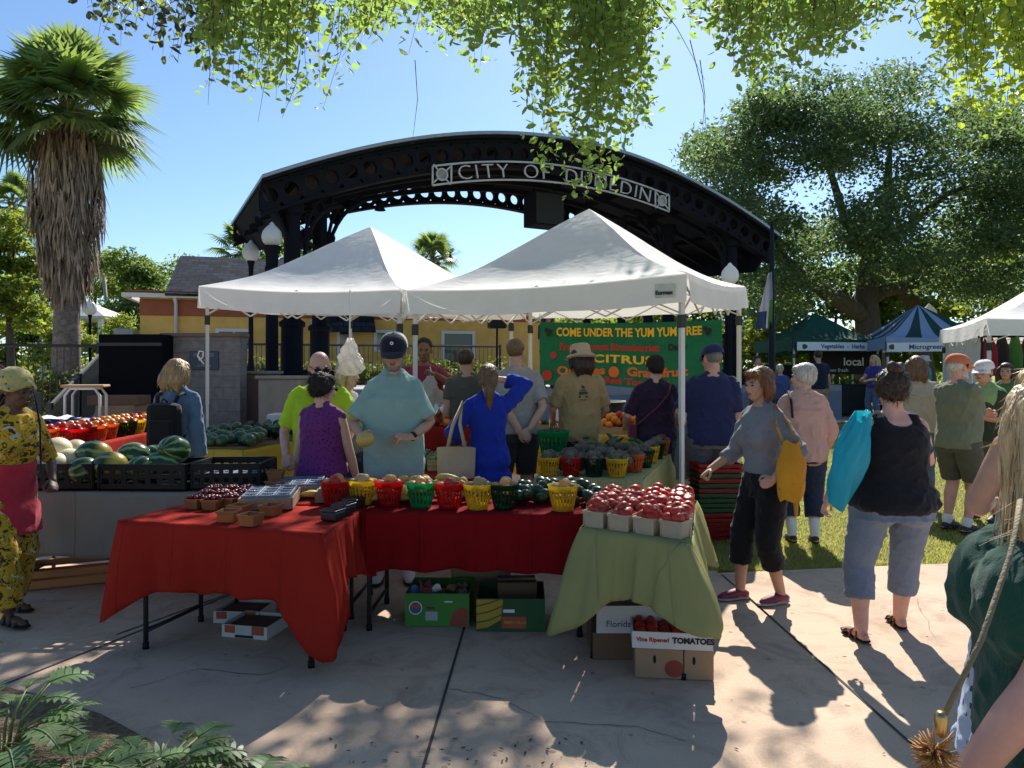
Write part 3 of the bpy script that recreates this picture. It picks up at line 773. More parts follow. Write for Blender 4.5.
m = MB(); m.tube([bs(tl2, 1.6, arc(tl2) - 1.5), bs(tl, .3, arc(tl) - 1.4)], .08, 6, smooth=False); m.tube([bs(tl, .3, STZ + 3.1), bs(tl2 + .2, 1.6, STZ + 3.1)], .05, 6); m.build('tie_beam', BLK, bshell, True)
# lettering on two curved rails below the truss, a boxed ring at each end
S0, S1 = onpl(430, 176)[0], onpl(665, 205)[0]
zs0, zs1 = onpl(430, 187)[1], onpl(430, 168)[1]
sig = lambda t: arc(t) - arc(S0) + zs0
SH = zs1 - zs0
sgn = MB()
for dz in (0, SH):
 sgn.tube([bs(S0 + (S1 - S0) * i / 30, -.16, sig(S0 + (S1 - S0) * i / 30) + dz) for i in range(31)], .022, 6)
S = 'CITY OF DUNEDIN'; bw = SH * 1.05
for tb in (S0, S0 + bw, S1 - bw, S1): sgn.tube([bs(tb, -.16, sig(tb)), bs(tb, -.16, sig(tb) + SH)], .022, 6)
for tb in (S0 + bw / 2, S1 - bw / 2):
 c = bs(tb, -.16, sig(tb) + SH / 2); T = Matrix.Translation(c) @ Matrix.Rotation(TH, 4, 'Z') @ Matrix.Rotation(R(90), 4, 'X')
 sgn.lathe([(SH * .27, -.018), (SH * .33, -.018), (SH * .33, .018), (SH * .27, .018), (SH * .27, -.018)], 20, 0, (0, 0, 0), False, T)
 for sx in (-1, 1):
  for sz in (-1, 1): sgn.tube([T @ Vector((sx * SH * .24, sz * SH * .24, 0)), T @ Vector((sx * SH * .48, sz * SH * .48, 0))], .018, 5)
sgn.build('sign_frame', SILV, bshell, True)
sgn = MB()
adv = [('C', .9), ('I', .45), ('T', .85), ('Y', .85), (' ', .75), ('O', 1.0), ('F', .85), (' ', .7), ('D', .95), ('U', .95), ('N', .95), ('E', .8), ('D', .95), ('I', .42), ('N', .9)]
tot = sum(a for _, a in adv); tcur = S0 + bw + .12; span = S1 - S0 - 2 * bw - .24
for ch, a in adv:
 wd = a / tot * span; tc = tcur + wd / 2; tcur += wd
 if ch == ' ': continue
 v, f = text_mesh(ch, SH * 1.12, .04, -.010); xs = min(1.15, wd * .86 / max(.05, max(p.x for p in v) - min(p.x for p in v)))
 if ch == 'I': xs = 1
 ang = math.atan((sig(tc + .1) - sig(tc - .1)) / .2)
 T = frame(bs(tc, -.16, sig(tc) + SH / 2), bu * math.cos(ang) + Vector((0, 0, math.sin(ang))), (0, 0, 1))
 cx = (max(p.x for p in v) + min(p.x for p in v)) / 2; cy = (max(p.y for p in v) + min(p.y for p in v)) / 2
 sgn.add([((p.x - cx) * xs, p.y - cy, p.z) for p in v], f, 0, False, T)
o = sgn.build('lettering', SILV, bshell, True)
# things hung in the bandshell and standing on the stage
sp = onpl(544, 211, 1.2); sp_t, sp_z = sp
t = thing('hanging_speaker', 'big black loudspeaker cluster hanging from the middle of the bandshell roof', 'speaker', bs(sp_t, 1.2, sp_z));
m = MB(); m.box((0, 0, 0), (.85, .6, .82), TH, 0, bev=.02); m.build('cabinet', BLK, t)
m = MB(); m.tube([(-.25, 0, .41), (-.25, 0, arc(sp_t) - sp_z - .1)], .02, 6); m.build('hanger', BLK, t); m = MB(); m.tube([(.25, 0, .41), (.25, 0, arc(sp_t) - sp_z - .1)], .02, 6); m.build('hanger', BLK, t)
m = MB(); m.box((0, 0, 0), (.77, .02, .74), TH, 0, mat=Matrix.Translation((.141, -.276, 0)).__class__.Identity(4) @ Matrix.Translation(-bn * .305)); m.build('grille', M('grille', (.02, .02, .022), .8), t)
pt, pz = onpl(380, 206, 1.4)
t = thing('pendant_lamp', 'small black bell lamp hanging under the left half of the bandshell arch', 'lamp', bs(pt, 1.4, pz))
m = MB(); m.lathe([(.02, .16), (.06, .13), (.075, 0), (.13, -.10), (.12, -.10), (.05, .05)], 14); m.build('lamp_shade', BLK, t); m = MB(); m.tube([(0, 0, .15), (0, 0, arc(pt) - pz - .05)], .012, 6); m.build('stem', BLK, t)
p = at(497, 321, 14.8)
t = thing('stage_speaker', 'black loudspeaker on a tall thin stand behind the man in the pale grey shirt', 'speaker', (p.x, 14.8, gz(0, 14.8)))
zt = p.z - gz(0, 14.8); m = MB(); m.box((0, 0, zt), (.34, .3, .30), .25, 0, bev=.03); m.build('cabinet', BLACKPL, t); m = MB(); m.tube([(0, 0, .5), (0, 0, zt - .14)], .02, 8); m.build('pole', BLACKPL, t)
for k in range(3): a = k * 2.1; m = MB(); m.tube([(0, 0, .7), (.4 * math.cos(a), .4 * math.sin(a), .0)], .014, 6); m.build('leg', BLACKPL, t)
# ---------------------------------------------------------------- globe lamps
GLOBE = NT('milky_globe').bsdf((.78, .78, .76), .15, 0, None, .5, .3, (.8, .8, .78))
def lamp(px, py, Y, r, label, zb=0, fat=1.0):
 p = at(px, py, Y); t = thing('globe_lamp', label, 'street lamp', (p.x, Y, zb), 0); h = p.z - zb
 m = MB(); m.lathe([(r * .55, -r * 1.05), (r * .92, -r * .6), (r * 1.02, -.1 * r), (r * .9, r * .45), (r * .55, r * .9), (r * .3, r * 1.1), (r * .2, r * 1.3), (0, r * 1.45)], 20, 0, (0, 0, h)); m.build('globe', GLOBE, t)
 m = MB(); w = r * .33 * fat; z1 = h - r * 1.04
 m.lathe([(w * 2.4, 0), (w * 2.4, .15), (w * 1.9, .5), (w * 1.5, .62), (w * 1.1, .8), (w, z1 - .5), (w * 1.2, z1 - .48), (w * 1.2, z1 - .4), (w, z1 - .36), (w * 1.1, z1 - .15), (w * 1.7, z1)], 14, 0, (0, 0, 0), False); m.build('post', BLK, t)
lamp(272, 236, 14.2, .19, 'nearer of two white globe lamps left of the bandshell, on a thick black post', gz(0, 14) , 1.8)
lamp(251, 252, 17.5, .20, 'farther of two white globe lamps left of the bandshell, before the shingled roof', 1.1, .8)
lamp(90, 308, 30, .26, 'white globe street lamp beside the pavilion behind the shaggy palm', .3, .6)
lamp(730, 275, 14.5, .17, 'white globe lamp behind the right corner of the large tent', .3, .6)
lamp(929, 314, 30, .3, 'white globe lamp under the oak behind the striped tent', .3, .6)
# ---------------------------------------------------------------- the ochre building behind
OCH = M('ochre_stucco', (.78, .47, .13), .9, .14, 3, .3, 60); RED = M('terracotta_band', (.36, .11, .06), .9, .15, 4); WHT = M('white_paint', (.72, .72, .70), .6, .06)
def shingle():
 t = NT('dark_shingles'); v = t.coord((1, 1, 1))
 b = t.new('ShaderNodeTexBrick'); b.inputs['Scale'].default_value = 1; b.offset = .5
 for k, x in (('Brick Width', .33), ('Row Height', .2), ('Mortar Size', .012), ('Bias', 0)): b.inputs[k].default_value = x
 b.inputs['Color1'].default_value = (.016, .018, .028, 1); b.inputs['Color2'].default_value = (.055, .075, .115, 1); b.inputs['Mortar'].default_value = (.012, .012, .015, 1)
 t.link(v, b.inputs['Vector']); return t.bsdf(t.mix(.4, b.outputs['Color'], t.ramp(t.noise(v, 5), [(.3, .012), (.7, .055)])), .95, 0, t.bump(b.outputs['Fac'], 1, -.06), .1)
SHG = shingle(); GLASS = NT('dark_window_glass').bsdf((.02, .028, .035), .08, 0, None, .6)
B0 = at(140, 330, 21); bx0 = B0.x
bld = thing('ochre_building', 'long ochre stucco building with dark shingle roof and terracotta band behind the bandshell', 'building', (bx0, 21, 1.1), .27)
m = MB(); m.prism([(0, .0), (12.4, .0), (12.4, 7), (0, 7)], 0, 2.55, 0); m.build('wall', OCH, bld)
m = MB(); m.prism([(-.01, -.012), (12.41, -.012), (12.41, 7.01), (-.01, 7.01)], 2.05, 2.52, 0); m.build('terracotta_band', RED, bld)
m = MB(); m.box((6.2, -.3, 2.60), (13.2, .14, .12)); m.box((-.33, 3.4, 2.6), (.14, 7.2, .12)); m.box((6.2, .0, 2.72), (13.0, .7, .03), mi=1); m.build('gutter', [WHT, RED], bld)
ZR, zr0, xr0 = 4.1, 2.66, .72
rp = lambda x, y, z: (x, y, z)
m = MB(); m.add([(xr0, -.45, zr0), (4.9, -.45, zr0), (4.9, 2.2, ZR), (xr0, 2.2, ZR), (xr0, 5.0, zr0), (4.9, 5.0, zr0)], [(0, 1, 2, 3), (3, 2, 5, 4)])
sm_ = bpy.data.meshes.new('roof'); o = m.build('roof', SHG, bld)
mod = o.modifiers.new('t', 'SOLIDIFY'); mod.thickness = .08
m = MB(); m.add([(xr0 + .1, .0, zr0 - .1), (xr0 + .1, 4.6, zr0 - .1), (xr0 + .1, 2.2, ZR - .07)] + [(xr0 + .3, .0, zr0 - .1), (xr0 + .3, 4.6, zr0 - .1), (xr0 + .3, 2.2, ZR - .07)], [(0, 2, 1), (3, 4, 5), (0, 3, 5, 2), (1, 2, 5, 4)]); m.add([(4.8, .0, zr0 - .1), (4.8, 4.6, zr0 - .1), (4.8, 2.2, ZR - .07)], [(0, 1, 2)]); m.build('gable', OCH, bld); m = MB(); m.box((8.6, 3.4, 2.62), (7.4, 6.9, .1)); m.build('flat_roof', RED, bld)
m = MB(); m.tube([(.95, -.3, 2.56), (.95, -.07, 2.4), (.95, -.07, 0)], .05, 8); m.build('downspout', WHT, bld)
def opening(px0, px1, py0, py1, kind):
 a, b = at(px0, py0, 20.98), at(px1, py1, 20.98); x0, x1, z1, z0 = a.x - bx0, b.x - bx0, a.z - 1.1, b.z - 1.1; z0 = max(z0, .02); xm, zm = (x0 + x1) / 2, (z0 + z1) / 2
 f = MB(); fw = .09
 for c, s_ in (((x0, -.03, zm), (fw, .08, z1 - z0)), ((x1, -.03, zm), (fw, .08, z1 - z0)), ((xm, -.03, z1), (x1 - x0 + fw, .082, fw)), ((xm, -.03, z0 + .02), (x1 - x0 - fw, .07, .04))): f.box(c, s_)
 if kind == 'window': f.box((xm, -.025, zm), (.04, .05, z1 - z0 - .1))
 fr = f.build(kind, WHT, bld); m = MB(); m.box((xm, -.006, zm), (x1 - x0 - fw, .01, z1 - z0 - fw)); m.build('pane', GLASS, fr)
opening(306, 318, 318, 384, 'door'); opening(333, 347, 318, 384, 'door'); opening(446, 481, 328, 384, 'garage_door'); opening(372, 398, 328, 350, 'window'); opening(212, 244, 329, 350, 'window')
m = MB(); a, b = at(304, 314, 20.5), at(367, 328, 20.5); m.add([(a.x - bx0, -.02, a.z - 1.0), (b.x - bx0, -.02, a.z - 1.0), (b.x - bx0, -.75, b.z - 1.15), (a.x - bx0, -.75, b.z - 1.15)], [(0, 1, 2, 3)]); o = m.build('awning', SHG, bld); o.modifiers.new('t', 'SOLIDIFY').thickness = .06
m = MB(); m.box((-.35, -.1, .9), (.5, .5, 1.5), bev=.02); o = m.build('meter_cabinet', M('grey_cabinet', (.3, .3, .3), .5), bld)
# ---------------------------------------------------------------- walls, fences, planters
def brickmat(name, c1, c2, mo, bw, rh, rot=(R(90), 0, 0)):
 t = NT(name); v = t.coord((1, 1, 1), rot); b = t.new('ShaderNodeTexBrick')
 for k, x in (('Scale', 1), ('Brick Width', bw), ('Row Height', rh), ('Mortar Size', .006)): b.inputs[k].default_value = x
 for k, x in (('Color1', c1), ('Color2', c2), ('Mortar', mo)): b.inputs[k].default_value = (*x, 1)
 t.link(v, b.inputs['Vector']); c = t.mix(.35, b.outputs['Color'], t.ramp(t.noise(v, 9), [(.3, .06), (.7, .3)]))
 return t.bsdf(c, .9, 0, t.bump(b.outputs['Fac'], .5, -.008))
BRK = brickmat('grey_block', (.24, .19, .165), (.30, .235, .20), (.17, .14, .12), .39, .19)
p = at(163, 333, 12); q = at(240, 333, 12)
mon = thing('block_wall', 'grey block monument wall with a dark blue plaque, behind the woman with the backpack', 'wall', (p.x, 12, gz(0, 12)))
wz = p.z - gz(0, 12); m = MB(); m.box(((q.x - p.x) / 2, .15, wz / 2 - .03), (q.x - p.x, .3, wz - .06)); m.build('wall', BRK, mon)
m = MB(); m.box(((q.x - p.x) / 2, .15, wz - .03), (q.x - p.x + .08, .38, .06), bev=.01); m.build('coping', M('brown_coping', (.2, .13, .1), .8), mon)
PLQ = M('blue_plaque', (.02, .03, .07), .4); PLL = M('plaque_letter', (.2, .22, .28), .4)
a, b = at(190, 351, 12), at(219, 370, 12); m = MB(); m.box(((a.x + b.x) / 2 - p.x, -.012, (a.z + b.z) / 2 - gz(0, 12)), (b.x - a.x, .024, a.z - b.z), bev=.008); pq = m.build('plaque', PLQ, mon)
for k, (s_, dz, sz) in enumerate((('PIONEER', .085, .085), ('PARK', 0, .07), ('DUNEDIN', -.085, .05))):
 v, f = text_mesh(s_, sz, .004, .001); m = MB(); m.add(v, f, 0, False, frame(Vector(((a.x + b.x) / 2 - p.x, -.027, (a.z + b.z) / 2 - gz(0, 12) + dz)), (1, 0, 0))); m.build('lettering', PLL, pq)
FEN = M('black_iron', (.014, .015, .018), .5)
def railing(label, A, B, z0, z1, step=.115, h=None, posts=2.0, group=None):
 A, B = Vector(A), Vector(B); L = (B - A).length; t = thing('railing', label, 'railing', A, 0, group); d = (B - A)
 up = Vector((0, 0, h or (z1 - z0)))
 m = MB();
 m.tube([up, d + up], .028, 6, smooth=False); m.tube([up * .12, d + up * .12], .02, 6, smooth=False); m.build('rail', FEN, t) if False else None
 m1 = MB(); m1.tube([up, d + up], .03, 6, smooth=False); m1.build('rail', FEN, t); m1 = MB(); m1.tube([up * .12, d + up * .12], .02, 6, smooth=False); m1.build('rail', FEN, t)
 n = int(L / step); m = MB()
 for i in range(n + 1):
  q = d * (i / n); m.tube([q + up * .12, q + up], .009, 4, smooth=False)
 m.build('bars', FEN, t)
 k = max(1, int(L / posts))
 for i in range(k + 1): q = d * (i / k); m = MB(); m.box(tuple(q + up * .52), (.06, .06, up.z * 1.04)); m.build('post', FEN, t)
railing('black iron railing running in front of the ochre building behind the stage columns', (at(232, 0, 18.5).x, 18.5, 1.1), (at(500, 0, 20.5).x, 20.5, 1.1), 0, 1.15)
railing('level black iron railing along the far side of the ramp on the left', (at(-8, 0, 14).x, 14, .75), (at(99, 0, 14.5).x, 14.5, .75), 0, 1.32)
railing('black iron railing sloping down beside the ramp towards the trolley', (at(99, 0, 13.2).x, 13.2, .85), (at(50, 0, 9.4).x, 9.4, .12), 0, 1.0, h=1.02)
railing('black iron railing at the far left behind the woman in the yellow print', (at(-30, 0, 10.8).x, 10.8, .25), (at(38, 0, 10.2).x, 10.2, .2), 0, 1.05, h=1.05)
m = MB(); m.prism([(-9.8, 9.2), (-5.5, 9.2), (-6.6, 14.8), (-11, 14.8)], -.1, .16); o = m.build('ramp', STONE); tag(o, kind='structure')
HDG = [M('hedge_leaf_a', (.13, .15, .02), .6, trans=.35, tcol=(.35, .38, .05)), M('hedge_leaf_b', (.07, .10, .02), .6, trans=.3, tcol=(.2, .28, .04))]
def hedge(label, A, B, z0, h, wdt, n, size, seed, mats=None):
 A, B = Vector(A), Vector(B); t = thing('hedge', label, 'hedge', A); r = np.random.RandomState(seed)
 u = r.rand(n); off = (r.rand(n, 3) - .5) * [wdt, wdt, 0]
 zz = r.rand(n) ** .7 * h * (.8 + .25 * np.sin(u * 40 + seed) * np.sin(u * 17))
 pos = np.outer(u, (B - A)) + off; pos[:, 2] = zz + z0 - A.z
 leafcards('foliage', pos, size, mats or HDG, t, .55, .0, seed=seed)
 m = MB()
 for k in range(14): q = (B - A) * ((k + .5) / 14); m.tube([q, q + Vector((.05, 0, h * .6))], [.02, .008], 5)
 m.build('stems', M('stem_brown', (.08, .055, .035), .9), t); return t
hedge('yellow green clipped hedge behind the black railing in front of the ochre building', (at(232, 0, 19.4).x, 19.4, 1.1), (at(500, 0, 20.8).x, 20.6, 1.1), 1.1, .85, .5, 5200, .11, 3)
hedge('yellowish shrubs behind the ramp railing at the foot of the shaggy palm', (at(20, 0, 15.5).x, 15.5, .4), (at(98, 0, 16).x, 16, .4), .4, 1.25, .7, 1600, .13, 4)
PLN = M('planter_concrete', (.27, .235, .20), .9, .2, 4)
def planter(px0, px1, pyt, Y, label, mat, hh=None):
 a, b = at(px0, pyt, Y), at(px1, pyt, Y); z0 = gz(0, Y); m = MB(); w = b.x - a.x; h = a.z - z0
 m.box((w / 2, .35, h / 2), (w, .7, h), bev=.02); t = thing('planter', label, 'planter', (a.x, Y, z0)); m.build('block', mat, t)
 m = MB(); m.box((w / 2, .35, h + .025), (w + .08, .78, .05), bev=.012); m.build('coping', PLN, t)
planter(242, 268, 374, 12.6, 'brown planter block right of the block wall', M('planter_brown', (.2, .12, .085), .9)); planter(258, 300, 379, 11.6, 'pale concrete planter block before the thick black lamp post', PLN); planter(275, 345, 388, 12.5, 'low pale concrete kerb block behind the bald man', PLN)
# black panel, boxes, trolley on the left
p, q = at(98, 335, 11.6), at(163, 335, 11.6)
t = thing('black_trailer', 'plain black panel-sided cart beside the block wall', 'cart', (p.x, 11.6, gz(0, 11.6))); w_ = q.x - p.x - .02
m = MB(); m.box((w_ / 2, .4, (p.z - .2) / 2 + .12), (w_, .8, p.z - .2 - .12), bev=.02); m.build('body', M('black_panel', (.006, .006, .007), .9, spec=.1), t)
for sx in (.2, w_ - .2): m = MB(); m.lathe([(.13, -.04), (.15, -.03), (.15, .03), (.13, .04)], 18, 0, (0, 0, 0), True, Matrix.Translation((sx, .02 + .4, .15)) @ Matrix.Rotation(R(90), 4, 'Y')); m.build('wheel', BLACKPL, t)
m = MB(); m.box((w_ / 2, -.012, p.z - .3), (w_ + .01, .03, .05)); m.build('top_rail', FEN, t)
def crack(pts):
 m = MB(); P = [onz(x + rng.uniform(-2, 2), y + rng.uniform(-1.5, 1.5), 0) for x, y in pts]; Q = []
 for a, b in zip(P, P[1:]): Q += [a.lerp(b, k / 6) + Vector((rng.uniform(-.012, .012), rng.uniform(-.012, .012), 0)) for k in range(6)]
 n = len(Q); m.add([q + Vector((0, s * (.0012 + .0018 * rng.random()), 0)) for q in Q for s in (-1, 1)], [(2 * i, 2 * i + 2, 2 * i + 3, 2 * i + 1) for i in range(n - 1)]); o = m.build('paving_crack', DARK); o.location.z = .0042; tag(o, kind='structure')
crack([(452, 690), (500, 700), (545, 722), (640, 728), (700, 745)]); crack([(740, 640), (770, 660), (800, 690), (822, 735)]); crack([(880, 575), (915, 600), (940, 650)]); crack([(130, 690), (200, 668), (262, 676), (300, 662)])
# ---------------------------------------------------------------- canopies
def tentcloth(name, col, trans=.35, stripes=None):
 t = NT(name); v = t.coord()
 c = t.ramp(t.noise(v, 3, 4), [(.3, sc(col, .93)), (.7, sc(col, 1.03))])
 h = t.mix(.5, t.noise(v, 2.2, 3, .4, 2.5), t.noise(t.coord((1, 1, 2.5)), 4, 2, .4, 1.2))
 return t.bsdf(c, .75, 0, t.bump(h, .35, .03), .2, trans, sc(col, .9))
TWH = tentcloth('white_canvas', (.93, .90, .85), .26); TGR = tentcloth('green_canvas', (.018, .085, .055), .15); TBL = tentcloth('pale_blue_canvas', (.33, .43, .60), .25); TNV = tentcloth('dark_green_stripe', (.03, .07, .06), .15)
ALU = M('white_frame', (.62, .61, .58), .45, .08, metal=0); LEGW = M('white_leg', (.66, .64, .60), .4, .06)
BSIGN = M('canopy_joint', (.02, .02, .022), .5)
def canopy(label, c4, eave, peak, mats, legs=(1, 1, 1, 1), val=.27, group=None, stripes=0, truss=True, pk=None, name='canopy_tent'):
 """c4: four plan corners (front left, front right, back right, back left); eave: height of the roof edge at each"""
 C = [Vector((x, y, e)) for (x, y), e in zip(c4, eave)]; mid = sum(C, Vector()) / 4
 z0 = gz(mid.x, mid.y); t = thing(name, label, 'canopy', (mid.x, mid.y, z0), 0, group); O = t.location
 P = Vector((mid.x, mid.y, peak)) if pk is None else Vector((pk[0], pk[1], peak))
 m = MB(); n = 18
 for s in range(4):
  A, B = C[s], C[(s + 1) % 4]
  def f(u, v):
   e = A.lerp(B, u); p = e.lerp(P, v)
   sag = (math.sin(math.pi * v) * .10 + math.sin(2 * math.pi * v) * .03) * (1 + .5 * math.sin(math.pi * u))
   edge = .05 * math.sin(math.pi * u) * (1 - v) ** 2
   wr = .010 * math.sin(u * 31 + v * 7 + s) * math.sin(v * 9 + s * 2) * (1 - v) + .012 * math.sin((u - .5) * 26 / (1.05 - v * .6)) * v * (1 - v)
   return (p.x - O.x, p.y - O.y, p.z - sag - edge + wr - O.z)
  mi = 0
  m.grid(f, n, n, 0)
  if stripes:
   for k in range(n * n):
    if ((k % n) // 3) % 2: m.m[-n * n + k] = 1
 m.build('roof_cover', mats, t)
 m = MB()
 for s in range(4):
  A, B = C[s], C[(s + 1) % 4]; d = (B - A).normalized(); out = Vector((d.y, -d.x, 0))
  def f(u, v):
   p = A.lerp(B, u) + out * (.012 + .02 * v + .014 * v * math.sin(u * 23 + s * 3) * math.sin(u * 7 + 1)) - Vector((0, 0, v * val * (1 - .03 * math.sin(u * 14 + s)) + .05 * math.sin(math.pi * u) * (1 - .2 * v)))
   return tuple(p - O)
  m.grid(f, 40, 4, 0)
 m.build('valance', mats[0], t)
 ins = []
 for k in range(4):
  q = C[k] + (Vector((mid.x, mid.y, C[k].z)) - C[k]).normalized() * .09; ins.append(q)
  if legs[k]:
   g = gz(q.x, q.y); l = MB()
   l.box((q.x - O.x, q.y - O.y, (g + q.z - .02) / 2 - z0 + .55), (.042, .042, (q.z - .02 - g) - 1.1), .4); l.box((q.x - O.x, q.y - O.y, g - z0 + .6), (.034, .034, 1.2), .4); l.box((q.x - O.x, q.y - O.y, g - z0 + .012), (.10, .10, .02), .4)
   lg = l.build('leg', LEGW, t)
   l = MB(); l.box((q.x - O.x, q.y - O.y, q.z - val - .16 - z0), (.066, .066, .12), .4, bev=.008); l.build('slider', BSIGN, lg)
 if truss:
  for k in range(4):
   A, B = ins[k], ins[(k + 1) % 4]; m = MB(); dz = Vector((0, 0, .33)); up = Vector((0, 0, -.03))
   N_ = 4
   for i in range(N_):
    a, b = A.lerp(B, i / N_) + up, A.lerp(B, (i + 1) / N_) + up
    m.tube([a - O, b - dz - O], .011, 4, smooth=False); m.tube([a - dz - O, b - O], .011, 4, smooth=False)
   m.build('scissor_truss', ALU, t)
  for k in range(4):
   m = MB(); q = Vector((P.x, P.y, ins[k].z - .28)); m.tube([ins[k] - Vector((0, 0, .12)) - O, ins[k].lerp(q, .5) + Vector((0, 0, .08)) - O, Vector((P.x, P.y, P.z - .5)) - O], .012, 4, smooth=False); m.build('roof_strut', ALU, t)
  m = MB(); m.tube([Vector((P.x, P.y, P.z - .9)) - O, P - Vector((0, 0, .03)) - O], .018, 6); m.build('centre_pole', ALU, t)
 return t
FR, FL = Vector((1.578, 6.67)), Vector((-1.143, 8.05)); uu = FR - FL; vv = Vector((-uu.y, uu.x)); BR2, BL2 = FR + vv, FL + vv
FR1, FL1 = Vector((-1.163, 8.03)), Vector((-3.93, 9.31)); u1 = FR1 - FL1; v1 = Vector((-u1.y, u1.x))
FR1 = FL + Vector((-.03, .0)) + (FR1 - FL).normalized() * 0 + Vector((-.035, .02))
t1 = canopy('white canopy tent on the left, over the dark green melons and the bald man', [tuple(FL1), tuple(FR1), tuple(FR1 + v1), tuple(FL1 + v1)], (2.66, 2.48, 2.66, 2.76), 3.55, [TWH])
t2 = canopy('right white canopy tent, with a maker label, in front of the green banner', [tuple(FL), tuple(FR), tuple(BR2), tuple(BL2)], (2.47, 2.475, 2.655, 2.62), 3.50, [TWH])
# small label on the valance
TXB = M('print_black', (.012, .012, .012), .7, .05, bump=0); TXG = M('print_green', (.03, .08, .03), .7, .05, bump=0); TXW = M('print_white', (.75, .75, .73), .7, .05, bump=0); TXR = M('print_red', (.42, .03, .025), .7, .05, bump=0); TXY = M('print_yellow', (.80, .50, .03), .7, .05, bump=0); TXO = M('print_orange', (.62, .15, .025), .7, .05, bump=0); TXN = M('print_blue', (.03, .07, .2), .7, .05, bump=0)
def put(parent, name, body, size, o, right, mat, up=(0, 0, 1), bold=.0, xs=1, depth=.003, align='CENTER', space=1):
 """lettering in world coordinates on an unrotated parent"""
 v, f = text_mesh(body, size, depth, bold, align, xs, 0, space); m = MB(); m.add(v, f, 0, False, frame(Vector(o), right, up)); return m.build(name, mat, parent, True)
def panel(parent, name, o, right, w, h, mat, th=.004, up=(0, 0, 1)):
 m = MB(); m.add([(-w / 2, -h / 2, th), (w / 2, -h / 2, th), (w / 2, h / 2, th), (-w / 2, h / 2, th), (-w / 2, -h / 2, 0), (w / 2, -h / 2, 0), (w / 2, h / 2, 0), (-w / 2, h / 2, 0)],
     [(0, 1, 2, 3), (7, 6, 5, 4), (4, 5, 1, 0), (5, 6, 2, 1), (6, 7, 3, 2), (7, 4, 0, 3)], 0, False, frame(Vector(o), right, up)); return m.build(name, mat, parent, True)
ud = Vector((*uu.normalized(), 0)); un = Vector((ud.y, -ud.x, 0))
lo = Vector((*FR, 2.475)) - ud * .19 + un * .036 + Vector((0, 0, -.155))
pl_ = panel(t2, 'maker_label', lo, ud, .19, .125, M('label_pale', (.55, .55, .50), .8)); put(t2, 'label_print', 'Eurmax', .052, lo + un * .006 + Vector((-.01, 0, -.018)), ud, TXB, bold=.002)
m = MB(); m.add([(math.cos(k / 12 * math.pi) * .055, math.sin(k / 12 * math.pi) * .032, 0.006) for k in range(13)], [tuple(range(13))], 0, False, frame(lo + Vector((.02, 0, .016)), ud)); m.build('label_leaf', TXG, t2, True)
# knot of cord on the left leg
p = at(201, 356, 9.2); m = MB(); m.tube([p + Vector((.0, -.05, -.05)), p + Vector((.05, -.07, -.02)), p + Vector((.06, -.07, .05)), p + Vector((.0, -.05, .06)), p + Vector((-.02, -.05, 0)), p + Vector((.06, -.06, -.10))], .010, 6); o = m.build('cord', WHITECL); tag(o, 'loop of white cord knotted round the far left tent leg', 'cord')
# ---- banner between the back legs
BAN = cloth('banner_green', (.012, .15, .075), .15, wscale=5)
A, B = at(540, 322, 10.55), at(722, 319.5, 9.5); bt = thing('banner', 'green banner reading COME UNDER THE YUM YUM TREE behind the right tent', 'banner', (A.x, A.y, gz(A.x, A.y))); O = bt.location
dr = Vector((B.x - A.x, B.y - A.y, 0)); BLn = dr.length; dr.normalize(); bnn = Vector((dr.y, -dr.x, 0)); Hb = .875
def bw_(u): return bnn * (.02 * math.sin(u * 19) + .012 * math.sin(u * 41 + 1))
m = MB()
def f(u, v):
 p = A.lerp(B, u); sag = .03 * math.sin(math.pi * u); return tuple(p + bw_(u) * (.4 + v) - Vector((0, 0, sag + v * (Hb + .02 * math.sin(u * 12)))) - O)
m.grid(f, 60, 12); m.build('sheet', BAN, bt)
def bput(body, size, u, v, mat, xs=1, bold=0, space=1, name='lettering'):
 vs, fs = text_mesh(body, size, .0, bold, 'CENTER', xs, 0, space); m = MB(); c = A.lerp(B, u) ; out = []
 for q in vs:
  uq = u + q.x / BLn; p = A.lerp(B, uq); sag = .03 * math.sin(math.pi * uq); vq = v - q.y / Hb
  out.append(p + bw_(uq) * (.4 + vq) + bnn * .006 - Vector((0, 0, sag + vq * (Hb + .02 * math.sin(uq * 12)))))
 m.add(out, fs); m.build(name, mat, bt, True)
bput('COME UNDER THE YUM YUM TREE', .16, .50, .155, TXY, .80, .005); bput('Fresh Honest Strawberries', .125, .40, .385, TXR, 1.03, .006); bput('Dairy', .12, .775, .385, TXB, .95, .004)
bput('CITRUS', .15, .48, .575, TXY, 1.55, .005, 1.1); bput('Oranges', .16, .245, .76, TXO, 1.28, .006); bput('Grapefruit', .16, .665, .76, TXO, 1.20, .006); bput('Red Tomatoes', .12, .56, .915, TXR, 1.25, .006)
def bdisc(u, v, r, mat, nm):
 m = MB(); c = A.lerp(B, u); m.add([c + bw_(u) * (.4 + v) + bnn * .016 + dr * r * math.cos(k * .3927) + Vector((0, 0, -.03 * math.sin(math.pi * u) - v * Hb + r * math.sin(k * .3927))) for k in range(16)], [tuple(range(16))]); m.build(nm, mat, bt, True)
bdisc(.435, .76, .075, TXO, 'orange_print'); bdisc(.05, .86, .075, TXR, 'tomato_print'); bdisc(.085, .53, .05, TXR, 'strawberry_print')
for u in (.055, .93):
 for k in range(7): bdisc(u + .012 * math.sin(k * 2.2), .16 + .035 * math.cos(k * 1.9), .03, TXB, 'tree_print')
for u, q in ((.0, A), (1, B)):
 m = MB(); m.tube([q - O, q + Vector((.0, .05, .12)) - O], .008, 5); m.build('tie', WHITECL, bt)
